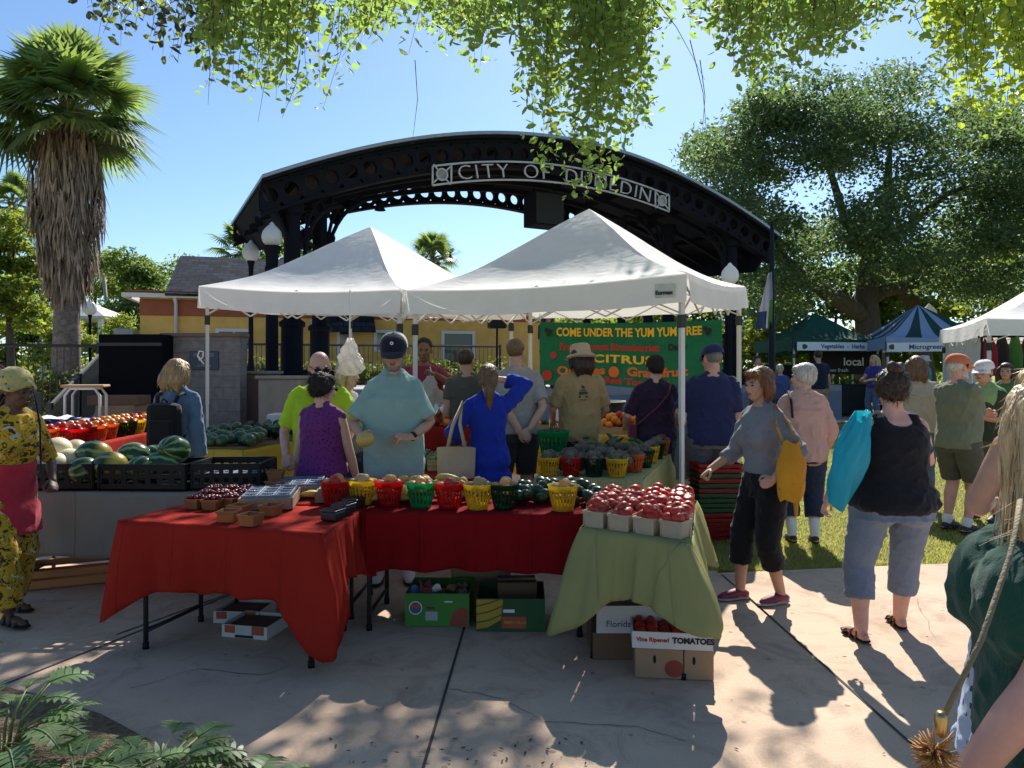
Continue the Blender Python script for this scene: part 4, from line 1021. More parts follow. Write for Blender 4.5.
# ---- far canopies across the lawn
def stallsign(t, px0, px1, py, h, Y0, Y1, body, mat=TXW, tcol=TXN):
 a, b = at(px0, py, Y0), at(px1, py, Y1); r = (b - a); r.z = 0; n = Vector((r.y, -r.x, 0)).normalized(); c = (a + b) / 2
 panel(t, 'sign_band', c + n * .05, r, r.length, h, mat); put(t, 'sign_print', body, h * .72, c + n * .06 + r.normalized() * .12, r, tcol, bold=.004)
 m = MB(); m.ell(tuple(a + r * .08 + n * .06 - t.location), (h * .42, .008, h * .3), 10, 6); m.build('leaf_emblem', TXG, t)
gA, gB = at(793, 339, 21), at(881, 340, 21.6)
g1 = canopy('dark green canopy tent with a Vegetables and Herbs sign across the lawn', [(gA.x, gA.y), (gB.x, gB.y), (gB.x - .2, gB.y + 2.7), (gA.x - .2, gA.y + 2.7)], (2.52,) * 4, 3.35, [TGR], val=.36)
stallsign(g1, 796, 879, 346.5, .24, 20.93, 21.53, 'Vegetables  -  Herbs')
gC, gD = at(886, 341, 20), at(1000, 341, 19)
g2 = canopy('pale blue and dark striped canopy tent with a Microgreens sign beside the green one', [(gC.x, gC.y), (gD.x, gD.y), (gD.x + .4, gD.y + 3), (gC.x + .4, gC.y + 3)], (2.5,) * 4, 3.45, [TBL, TNV], val=.32, stripes=1)
stallsign(g2, 887, 958, 347, .24, 19.93, 19.33, 'Microgreens')
wA = at(986, 318, 11); wB = Vector((8.75, 15.1, 0))
dx = (wB - Vector((wA.x, wA.y, 0))); ex = Vector((dx.y, -dx.x, 0)).normalized() * 3.2
g3 = canopy('white canopy tent at the right edge with clothes hung under its front', [(wA.x, wA.y), (wA.x + ex.x, wA.y + ex.y), (wB.x + ex.x, wB.y + ex.y), (wB.x, wB.y)], (2.37, 2.37, 2.42, 2.42), 3.35, [TWH], val=.26)
m = MB(); c = [Vector((wA.x + .1, wA.y + .1, 0)), Vector((wB.x + .1, wB.y, 0))]
def f(u, v): p = c[0].lerp(c[1], .12 + .88 * u); return (p.x + .04 * math.sin(u * 30) - g3.location.x, p.y - g3.location.y, .3 + v * 1.85 - g3.location.z)
m.grid(f, 40, 6); m.build('side_curtain', tentcloth('curtain_grey', (.55, .56, .58), .3), g3)
rk = thing('clothes_rack', 'clothes rail hung under the front of the white canopy at the right edge', 'clothes rack', (wA.x + .1, wA.y + .35, gz(0, 11)))
rz_ = 1.98; m = MB(); e1_ = ex.normalized(); m.tube([Vector((0, 0, rz_)), e1_ * 2.4 + Vector((0, 0, rz_))], .018, 8); m.build('rail', BLACKPL, rk)
for q in (.05, 2.35): m = MB(); m.tube([e1_ * q, e1_ * q + Vector((0, 0, rz_))], .018, 8); m.build('post', BLACKPL, rk)
for k, (cn, cc) in enumerate((('crimson', (.30, .015, .03)), ('dark grey', (.04, .04, .05)), ('leaf green', (.10, .28, .07)), ('brown', (.10, .06, .04)), ('olive', (.09, .10, .04)), ('black', (.015, .015, .02)), ('sky blue', (.15, .38, .55)), ('navy', (.02, .03, .10)), ('teal', (.02, .16, .18)), ('plum', (.12, .03, .10)))):
 p = Vector(rk.location) + e1_ * (.12 + .17 * k); m = MB(); z = gz(0, 11) + rz_; ln = .66 + .25 * ((k * 7) % 5) / 5; nn_ = Vector((e1_.y, -e1_.x, 0))
 def f(u, v):
  w = (.07 + .11 * min(1, v * 3)) ; a = (u - .5) * 2
  return tuple(p + (nn_ * .88 + e1_ * .47) * a * w + e1_ * (.035 * math.sin(u * 9 + k) * v + .02) + Vector((0, 0, z - .07 - v * ln - .05 * abs(a) * (1 - v))))
 g_ = thing('hung_garment', cn + ' garment hung on the clothes rail under the white canopy', 'garment', tuple(p)); m.grid(f, 14, 8); m.build('garment_cloth', cloth('garment_' + cn.replace(' ', '_'), cc), g_, True)
 m = MB(); m.tube([p + Vector((0, 0, z - .08)), p + Vector((0, 0, z - .02)), p + Vector((0, .02, z + .02))], .004, 4); m.build('hanger', ALU, g_, True)
# ---- stall tables and dark boards under the far tents
DKT = M('dark_stall_cloth', (.02, .022, .022), .9);
def stall(px0, px1, pyt, Y, label, mat=DKT):
 a, b = at(px0, pyt, Y), at(px1, pyt, Y); g = gz(0, Y); t = thing('stall_table', label, 'table', (a.x, Y, g)); m = MB(); w = b.x - a.x
 m.box((w / 2, .4, .44), (w, .8, .84), bev=.02); m.build('cloth_cover', mat, t); m = MB(); m.box((w / 2, .4, .875), (w + .06, .86, .03)); m.build('table_top', BLACKPL, t); return t
stall(805, 868, 386, 21.2, 'dark draped stall table under the green canopy'); stall(890, 930, 384, 20.3, 'dark draped stall table under the striped canopy')
p = at(845, 362, 22.4); t = thing('menu_board', 'black board lettered local hanging at the back of the green canopy', 'board', (p.x, 22.4, gz(0, 22)));
m = MB(); m.box((0, 0, p.z - gz(0, 22)), (2.2, .04, .75)); m.build('board', BLACKPL, t); put(t, 'lettering', 'local', .34, (p.x + .25, 22.37, p.z), (1, 0, 0), TXW, bold=.006); put(t, 'small_lettering', 'grown fresh', .16, (p.x - .3, 22.37, p.z - .25), (1, 0, 0), TXW)
for k in range(2): m = MB(); m.tube([(-1 + 2 * k, 0, 0), (-1 + 2 * k, 0, p.z - gz(0, 22) - .3)], .02, 6); m.build('post', BLACKPL, t)
LFY = M('leafy_green', (.05, .12, .03), .7, .4, 20, rnd=.3)
for k in range(9):
 px = 808 + k * 7; p = at(px, 384.5, 21.3 + .1 * (k % 3)); m = MB()
 for j in range(7): a = j * .9; m.tube([(0, 0, 0), (.05 * math.cos(a), .05 * math.sin(a), .10), (.11 * math.cos(a), .11 * math.sin(a), .14 + .02 * (j % 3))], [.012, .035, .006], 5)
 o = m.build('herb_pot_plant', LFY); o.location = (p.x, p.y, gz(0, 21) + .888); tag(o, 'leafy green herb plant standing on the dark table under the green canopy', 'herb plant', 'herb plants on the far stall')
# ---- flag on its pole, car
p = at(772, 300, 13.5); fz = gz(0, 13.5); t = thing('feather_flag', 'tall black pole with a furled white and navy flag right of the large tent', 'flag', (p.x, 13.5, fz))
tz = at(775, 222, 13.5).z - fz; m = MB(); m.lathe([(.13, 0), (.13, .04), (.065, .06), (.06, tz * .55), (.05, tz * .56), (.035, tz), (.0, tz + .04)], 10); m.build('pole', BLACKPL, t)
m = MB(); fl0, fl1 = at(770, 272, 13.5).z - fz, at(764, 328, 13.5).z - fz
def f(u, v): return (-.02 - u * (.06 + .24 * v ** .8), -.04 - .05 * math.sin(u * 7 + v * 3) , fl0 + (fl1 - fl0) * v - .03 * u)
m.grid(f, 10, 16)
for k in range(len(m.m)):
 if (k // 10) > 10 and (k % 10) > 2: m.m[k] = 1
 if (k % 10) < 2 and (k // 10) > 7: m.m[k] = 2
m.build('flag_cloth', [cloth('flag_white', (.24, .26, .33), trans=.2), cloth('flag_navy', (.03, .05, .12)), cloth('flag_green', (.08, .2, .05))], t)
def car(label, X, Y, yaw, paint, L=4.5, tall=1.0, glass=GLASS):
 g = gz(X, Y); t = thing('parked_car', label, 'car', (X, Y, g), yaw); hw = .88; m = MB()
 sec = [(-L / 2, .45, .75), (-L / 2 + .12, .38, .98), (-L / 2 + .9, .32, 1.0), (L / 2 - 1.3, .32, .98), (L / 2 - .15, .36, .82), (L / 2, .45, .7)]
 vs = []
 for x, zb, zt in sec: vs += [(x, -hw, zb), (x, -hw, (zb + zt) / 2), (x, -hw + .07, zt * tall), (x, hw - .07, zt * tall), (x, hw, (zb + zt) / 2), (x, hw, zb)]
 fs = [(i * 6 + k, i * 6 + (k + 1) % 6, i * 6 + 6 + (k + 1) % 6, i * 6 + 6 + k) for i in range(5) for k in range(6)] + [tuple(range(5, -1, -1)), tuple(range(30, 36))]
 m.add(vs, fs)
 roof = [(-L / 2 + .35, .95), (-L / 2 + .75, 1.52 * tall), (L / 2 - 2.1, 1.55 * tall), (L / 2 - 1.35, .97)]
 m.add([(x, s * (hw - .12 - (.12 if z > 1.2 else 0)), z * 1.0) for s in (-1, 1) for x, z in ((roof[1][0] + .02, roof[1][1] - .06), (roof[2][0], roof[2][1] - .06), (roof[2][0] - .05, roof[2][1]), (roof[1][0] + .08, roof[1][1]))], [(0, 1, 2, 3), (7, 6, 5, 4), (0, 4, 5, 1), (1, 5, 6, 2), (2, 6, 7, 3), (3, 7, 4, 0)])
 for s in (-1, 1):
  for (a, b) in ((0, 1), (2, 3)): m.tube([(roof[a][0], s * (hw - .12), roof[a][1]), (roof[b][0], s * (hw - .24), roof[b][1])] if a == 0 else [(roof[a][0], s * (hw - .24), roof[a][1] - .02), (roof[b][0], s * (hw - .12), roof[b][1])], .04, 6)
  m.tube([(-.3, s * (hw - .10), .97), (-.3, s * (hw - .24), 1.5 * tall)], .04, 6)
 m.build('body', paint, t)
 m = MB(); q = [(x, z - .03 if z > 1.2 else z) for x, z in roof]
 m.add([(x, s * (hw - .13 - (.12 if z > 1.2 else 0)), z) for s in (-1, 1) for x, z in q], [(0, 1, 2, 3), (7, 6, 5, 4), (0, 4, 5, 1), (2, 6, 7, 3)]); m.build('windows', glass, t)
 for x in (-L / 2 + .85, L / 2 - .85):
  for s in (-1, 1):
   m = MB(); m.lathe([(.2, -.1), (.31, -.09), (.33, 0), (.31, .09), (.2, .1)], 18, 0, (0, 0, 0), True, Matrix.Translation((x, s * (hw - .08), .33)) @ Matrix.Rotation(R(90), 4, 'X')); wh = m.build('wheel', BLACKPL, t)
   m = MB(); m.lathe([(.0, .11), (.19, .105), (.2, .08)], 14, 0, (0, 0, 0), True, Matrix.Translation((x, s * (hw - .08), .33)) @ Matrix.Rotation(R(90 * s), 4, 'X')); m.build('rim', ALU, wh)
 for s in (-1, 1): m = MB(); m.ell((-L / 2 + .03, s * .6, .78), (.05, .17, .08), 10, 6); m.build('headlight', GLOBE, t)
 return t
p = at(764, 0, 26); car('yellow green hatchback parked beyond the flag pole', p.x, 26, R(170), M('yellow_green_paint', (.22, .27, .05), .25, .05, bump=0, coat=.5), 4.2)
p = at(-2, 0, 20); car('dark red car parked at the far left behind the ramp railing', p.x, 19.5, R(20), M('dark_red_paint', (.28, .03, .05), .25, .05, bump=0, coat=.5), 4.2)
# ---- pavilion, utility pole far left
p = at(86, 320, 34); t = thing('pavilion', 'small white pavilion with pale hipped roof beyond the shaggy palm', 'pavilion', (p.x, 34, .3))
m = MB(); zt = at(0, 301, 34).z - .3; ze = at(0, 318, 34).z - .3; q = [(-1.6, -1.4, ze), (1.6, -1.4, ze), (1.6, 1.4, ze), (-1.6, 1.4, ze), (0, 0, zt)]; m.add(q + [(x * .98, y * .98, z - .12) for x, y, z in q[:4]], [(0, 1, 4), (1, 2, 4), (2, 3, 4), (3, 0, 4), (8, 7, 6, 5), (0, 5, 6, 1), (1, 6, 7, 2), (2, 7, 8, 3), (3, 8, 5, 0)]); m.build('roof', M('pale_roof', (.5, .5, .52), .6), t)
for sx in (-1.3, 1.3):
 for sy in (-1.1, 1.1): m = MB(); m.box((sx, sy, (ze - .1) / 2), (.18, .18, ze - .1)); m.build('post', WHT, t)
p, q = at(110, 345, 40), at(103, 268, 40); t = thing('utility_pole', 'leaning pale utility pole rising from the trees left of the building', 'pole', (p.x, 40, .3))
m = MB(); m.tube([Vector((0.25, 0, 0)), q - Vector((p.x, 40, .3))], [.14, .09], 10); m.build('pole_shaft', M('weathered_wood', (.34, .31, .28), .9), t)
m = MB(); e = q - Vector((p.x, 40, .3)); m.box(tuple(e + Vector((0, 0, -.4))), (1.2, .1, .1)); m.build('crossarm', M('weathered_wood_dark', (.2, .18, .16), .9), t)
# ---------------------------------------------------------------- loose gear left of the tents
TANW = M('tan_wood', (.40, .25, .11), .7, .2, 5, stretch=(1, 8, 8)); CARD = M('cardboard', (.33, .21, .12), .9, .12, 4); CARDD = M('dark_cardboard', (.16, .09, .05), .9, .15, 4); WCARD = M('white_carton', (.62, .60, .57), .8, .08, 4)
p = at(86, 416, 9.6); t = thing('step_stool', 'folding step stool with white tubular frame and tan seat in front of the black cart', 'stool', (p.x, 9.6, gz(0, 9.6)), .25)
sh_ = at(0, 386, 9.6).z - gz(0, 9.6); m = MB(); m.box((0, 0, sh_), (.50, .34, .035), bev=.012); m.build('seat', TANW, t); m = MB(); m.box((0, .02, sh_ * .5), (.46, .26, .03), bev=.01); m.build('step', TANW, t)
for y in (-.15, .15): m = MB(); m.tube([(-.2, y, 0), (-.2, y, sh_ - .12), (-.14, y, sh_ - .03), (.14, y, sh_ - .03), (.2, y, sh_ - .12), (.2, y, 0)], .018, 8); m.build('frame', LEGW, t)
BLUE = M('blue_tarp', (.03, .10, .32), .5, .2, 5); p = at(66, 420, 9.0)
m = MB(); m.grid(lambda u, v: ((u - .5) * .8, (v - .5) * .5, .06 + .05 * math.sin(u * 9) * math.sin(v * 7) + .04 * math.sin(u * 21)), 24, 16);
def openbox(name, label, cat, loc, rz, size, mat, inner=None, th=.008, group=None, wallh=None, lid=False):
 """an open carton: floor and four walls with real thickness"""
 x, y, z = size; t = thing(name, label, cat, loc, rz, group); m = MB()
 m.box((0, 0, th / 2), (x - 2 * th, y - 2 * th, th))
 for c, s_ in (((0, -y / 2 + th / 2, z / 2), (x, th, z)), ((0, y / 2 - th / 2, z / 2), (x, th, z)), ((-x / 2 + th / 2, 0, z / 2), (th, y - 2 * th, z)), ((x / 2 - th / 2, 0, z / 2), (th, y - 2 * th, z))): m.box(c, s_)
 m.build('carton', mat, t); return t
def closedbox(label, loc, rz, size, mat, name='cardboard_box', cat='box', tape=True):
 t = thing(name, label, cat, loc, rz); m = MB(); x, y, z = size; m.box((0, 0, z / 2), (x, y, z), bev=.006); m.build('carton', mat, t)
 if tape: m = MB(); m.box((0, 0, z + .0008), (x * .985, .05, .0016)); m.build('tape', M('tape', (.42, .30, .18), .35) if 'tape' not in bpy.data.materials else bpy.data.materials['tape'], t)
 return t
g = gz(0, 10.8); p = at(121, 0, 10.6)
closedbox('plain cardboard box on the ground against the black cart', (p.x + .05, 10.6, g), .05, (.62, .42, .62), CARD)
closedbox('second cardboard box in the pile before the black cart, below the crooked tray', (p.x + .02, 10.62, g + .622), -.04, (.56, .42, .36), CARD)
closedbox('brown shallow tray box on top of the pile before the black cart', (p.x - .02, 10.6, g + .985), .04, (.70, .42, .13), CARDD, tape=False)
g = gz(0, 8.9); t = thing('blue_bundle', 'folded blue and white tarpaulin on a box behind the honeydew melons', 'tarpaulin', (at(70, 0, 8.9).x, 8.9, g + .855)); m.build('tarp_cloth', BLUE, t)
closedbox('low cardboard carton under the folded blue tarpaulin', (at(70, 0, 8.9).x, 8.9, g), 0, (.85, .6, .85), CARD)
m = MB(); m.grid(lambda u, v: ((u - .5) * .45 - .2, (v - .5) * .4, .12 + .03 * math.sin(u * 12) * math.sin(v * 9)), 12, 12); m.build('white_fold', WHITECL, t)
# ---------------------------------------------------------------- tables and their cloths
def tablecloth_mat(name, col, trans=.12):
 t = NT(name); v = t.coord()
 c = t.ramp(t.noise(v, 2.5, 5, .6), [(.3, sc(col, .88)), (.7, sc(col, 1.08))])
 b = t.new('ShaderNodeTexBrick'); b.offset = 0
 for k, x in (('Scale', 1), ('Brick Width', .33), ('Row Height', .36), ('Mortar Size', .012), ('Mortar Smooth', 1)): b.inputs[k].default_value = x
 t.link(v, b.inputs['Vector'])
 h = t.mix(.42, t.noise(t.coord((1, 1, .35)), 7, 4, .55, .8), b.outputs['Fac'])
 return t.bsdf(c, .85, 0, t.bump(h, .6, .025), .08, trans, sc(col, 1.3))
CRED = tablecloth_mat('red_cloth', (.36, .024, .014)); CDRD = tablecloth_mat('dark_red_cloth', (.24, .007, .010)); CSAG = tablecloth_mat('sage_cloth', (.31, .30, .12)); CYEL = tablecloth_mat('yellow_cloth', (.58, .40, .055)); CGRY = tablecloth_mat('grey_cloth', (.25, .225, .185), .05); CLIM = tablecloth_mat('pale_green_cloth', (.46, .43, .19))
TTOP = M('table_top_plastic', (.4, .39, .36), .6); TLEG = M('table_leg_steel', (.035, .033, .032), .45, metal=.3)
def cloth_table(label, clabel, C, z, hang, mat, corner=(.12, .12, .12, .12), flare=.09, seed=0, inset=.10, legs=True, ground=None, fold=.018, rel=.0):
 C = [Vector((*c, z)) for c in C]; mid = sum(C, Vector()) / 4; g = gz(mid.x, mid.y) if ground is None else ground
 t = thing('folding_table', label, 'table', (mid.x, mid.y, g)); O = t.location
 I = [c + (mid - c) * .02 for c in C]; m = MB(); m.prism([(c.x - O.x, c.y - O.y) for c in I], z - .045 - g, z - .008 - g); m.build('tabletop', TTOP, t)
 if legs:
  for a, b in ((0, 3), (1, 2)):
   ends = []
   for k in (a, b):
    q = C[k].lerp(C[(k + 1) % 4 if k in (0, 2) else (k - 1) % 4], inset); q = q.lerp(C[{0: 3, 3: 0, 1: 2, 2: 1}[k]], .12); ends.append(q)
    m = MB(); m.tube([Vector((q.x - O.x, q.y - O.y, 0)), Vector((q.x - O.x, q.y - O.y, z - .04 - g))], .0145, 10)
    l = m.build('leg', TLEG, t); m = MB(); m.tube([Vector((q.x - O.x, q.y - O.y, .0)), Vector((q.x - O.x, q.y - O.y, .035))], .019, 10); m.build('foot_cap', BLACKPL, l)
   for hz in (.10,):
    m = MB(); m.tube([Vector((ends[0].x - O.x, ends[0].y - O.y, hz)), Vector((ends[1].x - O.x, ends[1].y - O.y, hz))], .012, 8); m.build('stretcher', TLEG, t)
 # the cloth: a top sheet and a skirt that falls lower at the corners
 r = random.Random(seed); m = MB()
 def top(u, v):
  p = C[0].lerp(C[1], u).lerp(C[3].lerp(C[2], u), v); return (p.x, p.y, z + .003 + .002 * math.sin(u * 17 + seed) * math.sin(v * 13))
 m.grid(top, 20, 14)
 per = []; n = 44
 for s in range(4):
  A, B = C[s], C[(s + 1) % 4]; d = (B - A).normalized(); o = Vector((d.y, -d.x, 0)); A0 = C[(s - 1) % 4]; dp = (A - A0).normalized(); op = Vector((dp.y, -dp.x, 0)); B2 = C[(s + 2) % 4]; dn = (B2 - B).normalized(); on = Vector((dn.y, -dn.x, 0)); ln = (B - A).length
  for i in range(n):
   u = i / n; w0 = max(0, 1 - u * ln / .16); w1 = max(0, 1 - (1 - u) * ln / .16)
   nn = (o + op * w0 * .9 + on * w1 * .9).normalized()
   h = hang[s]; c0 = math.exp(-(u * ln / .17) ** 2); c1 = math.exp(-((1 - u) * ln / .17) ** 2)
   hp, hn = hang[(s - 1) % 4], hang[(s + 1) % 4]
   h = h + (max(0, (h + hp) / 2 - h) + corner[s]) * c0 + (max(0, (h + hn) / 2 - h) + corner[(s + 1) % 4]) * c1
   per.append((A.lerp(B, u), nn, h, c0 + c1))
 K = 12; N_ = len(per); ph = [r.random() * 6 for _ in range(6)]
 def skirt(u, v):
  i = int(round(u * N_)) % N_; p, nn, h, cw = per[i]; s = i / N_ * 2 * math.pi
  fo = fold * (math.sin(13 * s + ph[0] + v) + .7 * math.sin(22 * s + ph[1] - v) + .5 * math.sin(41 * s + ph[2])) * v ** .8
  out = .004 + flare * v * (.35 + .9 * cw) * (1 - .25 * v) + fo * (1 - .4 * cw)
  tw = .02 * cw * math.sin(v * 5 + ph[3])
  rip = .012 * math.sin(9 * s + ph[4]) * v
  q = p + nn * (out + rel * v) + nn.cross(Vector((0, 0, 1))) * tw - Vector((0, 0, h * v * (1 + .02 * math.sin(17 * s + ph[5])) - .003 + rip * .5))
  return (q.x, q.y, max(q.z, g + .008))
 m.grid(skirt, N_, K)
 base = thing
 o = m.build('tablecloth', mat); o.data.transform(Matrix.Translation(-Vector((mid.x, mid.y, g)))); o.location = (mid.x, mid.y, g)
 tag(o, clabel, 'tablecloth'); mod = o.modifiers.new('t', 'SOLIDIFY'); mod.thickness = .0025; mod.offset = -1
 return t
TZ = .74
A4 = [(-2.235, 4.21), (-.975, 3.86), (-.93, 4.62), (-2.06, 4.80)]
cloth_table('folding table at the front left, under a bright red cloth', 'bright red tablecloth with long hanging corners at the front left, under the berry punnets', A4, TZ, (.36, .34, .3, .36), CRED, (.20, .30, .1, .14), .10, 1)
A5 = [(-1.92, 4.83), (-.95, 4.66), (-.93, 5.34), (-1.78, 5.40)]
cloth_table('second folding table behind the front left one, under the blueberry flats', 'red tablecloth behind the front left table, under the blueberry flats', A5, TZ - .004, (.3, .3, .3, .3), CRED, seed=2)
B4 = [(-.905, 4.47), (.42, 4.36), (.50, 5.04), (-.88, 5.16)]
cloth_table('folding table at the front middle, under a dark red cloth', 'dark red tablecloth at the front middle, under the row of coloured fruit baskets', B4, TZ, (.34, .3, .34, .36), CDRD, (.02, .02, .08, .08), .03, 3, fold=.014, inset=.02)
C4 = [(.385, 4.02), (.885, 3.66), (1.20, 4.86), (.66, 5.02)]
cloth_table('folding table at the front right, under a sage green cloth', 'sage green tablecloth with pointed corners at the front right, under the tomato cartons', C4, TZ, (.30, .34, .3, .32), CSAG, (.24, .07, .1, .10), .22, 4, inset=.08)
D4 = [(.17, 5.86), (1.02, 5.80), (1.66, 7.70), (.75, 7.95)]
cloth_table('folding table behind the tomatoes, under a pale green cloth', 'pale yellow green tablecloth behind the tomatoes, under the knobbly purple produce', D4, TZ, (.3, .34, .3, .3), CLIM, seed=5, flare=.05)
G4 = [(-3.75, 5.22), (-1.70, 5.16), (-1.72, 5.85), (-3.80, 5.92)]
cloth_table('folding table on the left under a grey cloth, carrying the melons', 'drab grey tablecloth on the left, under the black melon crates', G4, TZ, (.46, .4, .4, .4), CGRY, (.02, .02, .02, .02), .03, 6, fold=.012)
E4 = [(-3.75, 7.75), (-2.72, 7.52), (-2.30, 9.3), (-3.5, 9.5)]
cloth_table('folding table under a yellow cloth behind the melons, with dark green produce', 'mustard yellow tablecloth on the left, under the dark green produce', E4, TZ + .04, (.5, .5, .4, .4), CYEL, (.03,) * 4, .03, 7)
H4 = [(-5.4, 7.3), (-4.25, 7.25), (-4.55, 10.6), (-5.5, 10.6)]
cloth_table('folding table under a red cloth at the left behind the melons, with tomato baskets', 'red tablecloth at the left behind the melons, under the tomato baskets', H4, .84, (.4, .4, .4, .4), CRED, (.03,) * 4, .03, 8)
F4 = [(-1.10, 5.95), (-.30, 5.90), (-.28, 7.25), (-1.15, 7.28)]
cloth_table('folding table under a red cloth behind the man in the teal shirt', 'red tablecloth behind the man in the teal shirt, under the wooden sprout boxes', F4, TZ - .02, (.35, .4, .35, .35), CRED, (.02,) * 4, .03, 9)
F5 = [(-1.45, 7.62), (-.25, 7.55), (-.25, 8.25), (-1.5, 8.3)]
cloth_table('taller table under a red cloth left of the woman in blue, with orange fruit', 'red tablecloth on the taller table left of the woman in blue, under the orange fruit', F5, 1.0, (.45, .4, .4, .4), CRED, (.02,) * 4, .02, 10)
I4 = [(.05, 9.35), (2.2, 8.7), (2.5, 9.5), (.3, 10.15)]
cloth_table('folding table under a yellow cloth behind the person in the bucket hat', 'yellow tablecloth behind the person in the bucket hat, under the oranges', I4, .80, (.5, .5, .4, .4), CYEL, (.03,) * 4, .03, 11)
# ---------------------------------------------------------------- baskets, cartons, crates
def plastic(name, col): return M(name, col, .32, .06, 5, .05, 80, spec=.5, trans=.6, tcol=sc(col, 1.6))
PB = {'red': plastic('red_plastic', (.55, .02, .02)), 'yellow': plastic('yellow_plastic', (.72, .50, .04)), 'green': plastic('green_plastic', (.01, .32, .12)), 'dark green': plastic('dark_green_plastic', (.012, .07, .03)), 'orange': plastic('orange_plastic', (.60, .19, .05))}
def basket_mesh(col, r=.088, h=.155):
 m = MB(); n = 20; rb = r * .72
 m.lathe([(rb * .2, 0), (rb, 0), (rb * 1.03, .028), (rb * 1.0, .03), (rb * .97, .006), (rb * .2, .005)], 40, 0)
 m.lathe([(r * .965, h - .035), (r, h - .034), (r * 1.02, h - .012), (r * 1.09, h - .006), (r * 1.09, h), (r * 1.0, h), (r * .965, h - .03)], 40, 0)
 for k in range(n):
  a = 2 * math.pi * k / n; ca, sa = math.cos(a), math.sin(a)
  P = [(rb * 1.01 * ca, rb * 1.01 * sa, .02), (r * .985 * ca, r * .985 * sa, h - .03)]
  m.tube(P, r * .082, 6, 0, flat=(.35, 1), up=(ca, sa, 0), smooth=False)
 m.lathe([(rb + (r - rb) * .5 + .001, h * .5), (rb + (r - rb) * .5 + .003, h * .53), (rb + (r - rb) * .5 - .001, h * .53)], 40, 0)
 return m.mesh('fruit_basket', PB[col])
BM = {c: basket_mesh(c) for c in PB}
def fruitmat(name, c1, c2, rough=.35, scale=4, bloom=None, rnd=.18, spots=0, bump=.05):
 t = NT(name); v = t.coord()
 oi = t.new('ShaderNodeObjectInfo'); ad = t.new('ShaderNodeVectorMath', operation='ADD'); cm = t.new('ShaderNodeCombineXYZ'); ml = t.new('ShaderNodeMath', operation='MULTIPLY'); ml.inputs[1].default_value = 40
 t.link(oi.outputs['Random'], ml.inputs[0]); t.link(ml.outputs[0], cm.inputs[0]); t.link(v, ad.inputs[0]); t.link(cm.outputs[0], ad.inputs[1]); vv_ = ad.outputs[0]
 c = t.ramp(t.noise(vv_, scale, 4), [(.35, c1), (.65, c2)])
 if spots: c = t.mix(t.ramp(t.noise(vv_, 160, 2), [(.62, 0), (.68, spots)]), c, sc(c1, 1.7))
 hs = t.new('ShaderNodeHueSaturation'); mr = t.new('ShaderNodeMapRange'); mr.inputs[3].default_value = 1 - rnd; mr.inputs[4].default_value = 1 + rnd
 t.link(oi.outputs['Random'], mr.inputs[0]); t.link(mr.outputs[0], hs.inputs['Value']); t.link(c, hs.inputs['Color'])
 return t.bsdf(hs.outputs['Color'], rough, 0, t.bump(t.noise(vv_, 90, 3), bump, .003), .45)
FM = {'tomato': fruitmat('tomato_skin', (.40, .012, .008), (.48, .045, .016), .45, 12), 'peach': fruitmat('peach_skin', (.60, .18, .04), (.62, .33, .09), .55, 14), 'orange': fruitmat('orange_peel', (.70, .20, .015), (.78, .30, .03), .4, 10, bump=.3), 'squash': fruitmat('squash_skin', (.62, .42, .06), (.50, .36, .10), .4, 8),
  'avocado': fruitmat('avocado_skin', (.012, .035, .015), (.03, .075, .022), .38, 20, bump=.4, spots=.3), 'lime': fruitmat('dark_melon_skin', (.02, .055, .022), (.05, .11, .03), .35, 14), 'knob': fruitmat('purple_green_skin', (.10, .045, .055), (.12, .13, .065), .7, 22, bump=1, rnd=.35), 'honeydew': fruitmat('honeydew_skin', (.62, .52, .30), (.70, .60, .38), .5, 9, bump=.3), 'green': fruitmat('zucchini_skin', (.02, .07, .02), (.06, .15, .04), .4, 10), 'berry': fruitmat('berry_skin', (.10, .008, .012), (.22, .012, .02), .3, 30), 'blue': fruitmat('blueberry_skin', (.015, .02, .045), (.04, .05, .09), .6, 30), 'potato': fruitmat('potato_skin', (.34, .23, .11), (.42, .30, .16), .75, 12), 'sprout': fruitmat('sprout_skin', (.16, .21, .08), (.22, .30, .12), .6, 30), 'dark': fruitmat('dark_green_leafage', (.015, .03, .015), (.03, .05, .025), .7, 20)}
def roundfruit(name, mat, rx, rz=None, dim=.12, seg=16, ring=12, seed=0, lump=.03, stem=None):
 rz = rz or rx; m = MB(); r = random.Random(seed); ph = [r.random() * 6 for _ in range(4)]
 def f(u, v):
  a = u * 2 * math.pi; p = (v - .5) * math.pi; k = 1 + lump * math.sin(3 * a + ph[0]) * math.cos(p) + lump * .6 * math.sin(5 * a + ph[1] + p * 2)
  z = math.sin(p) * rz * (1 - dim * math.exp(-(math.cos(p) / .35) ** 2) * (1 if p > 0 else .4)); return (math.cos(p) * rx * k * math.cos(a), math.cos(p) * rx * k * math.sin(a), z)
 m.grid(f, seg, ring)
 if stem:
  z = rz * (1 - dim) + .001
  for k in range(5): a = k * 1.257; m.add([(0, 0, z + .002), (rx * .2 * math.cos(a - .5), rx * .2 * math.sin(a - .5), z + .003), (rx * .62 * math.cos(a), rx * .62 * math.sin(a), z + .004), (rx * .2 * math.cos(a + .5), rx * .2 * math.sin(a + .5), z + .003)], [(0, 1, 2, 3)], 1)
  m.tube([(0, 0, z - .002), (.001, 0, z + .006), (.003, .001, z + .010)], .0018, 5, 1)
 return m.mesh(name, [mat, stem] if stem else mat)
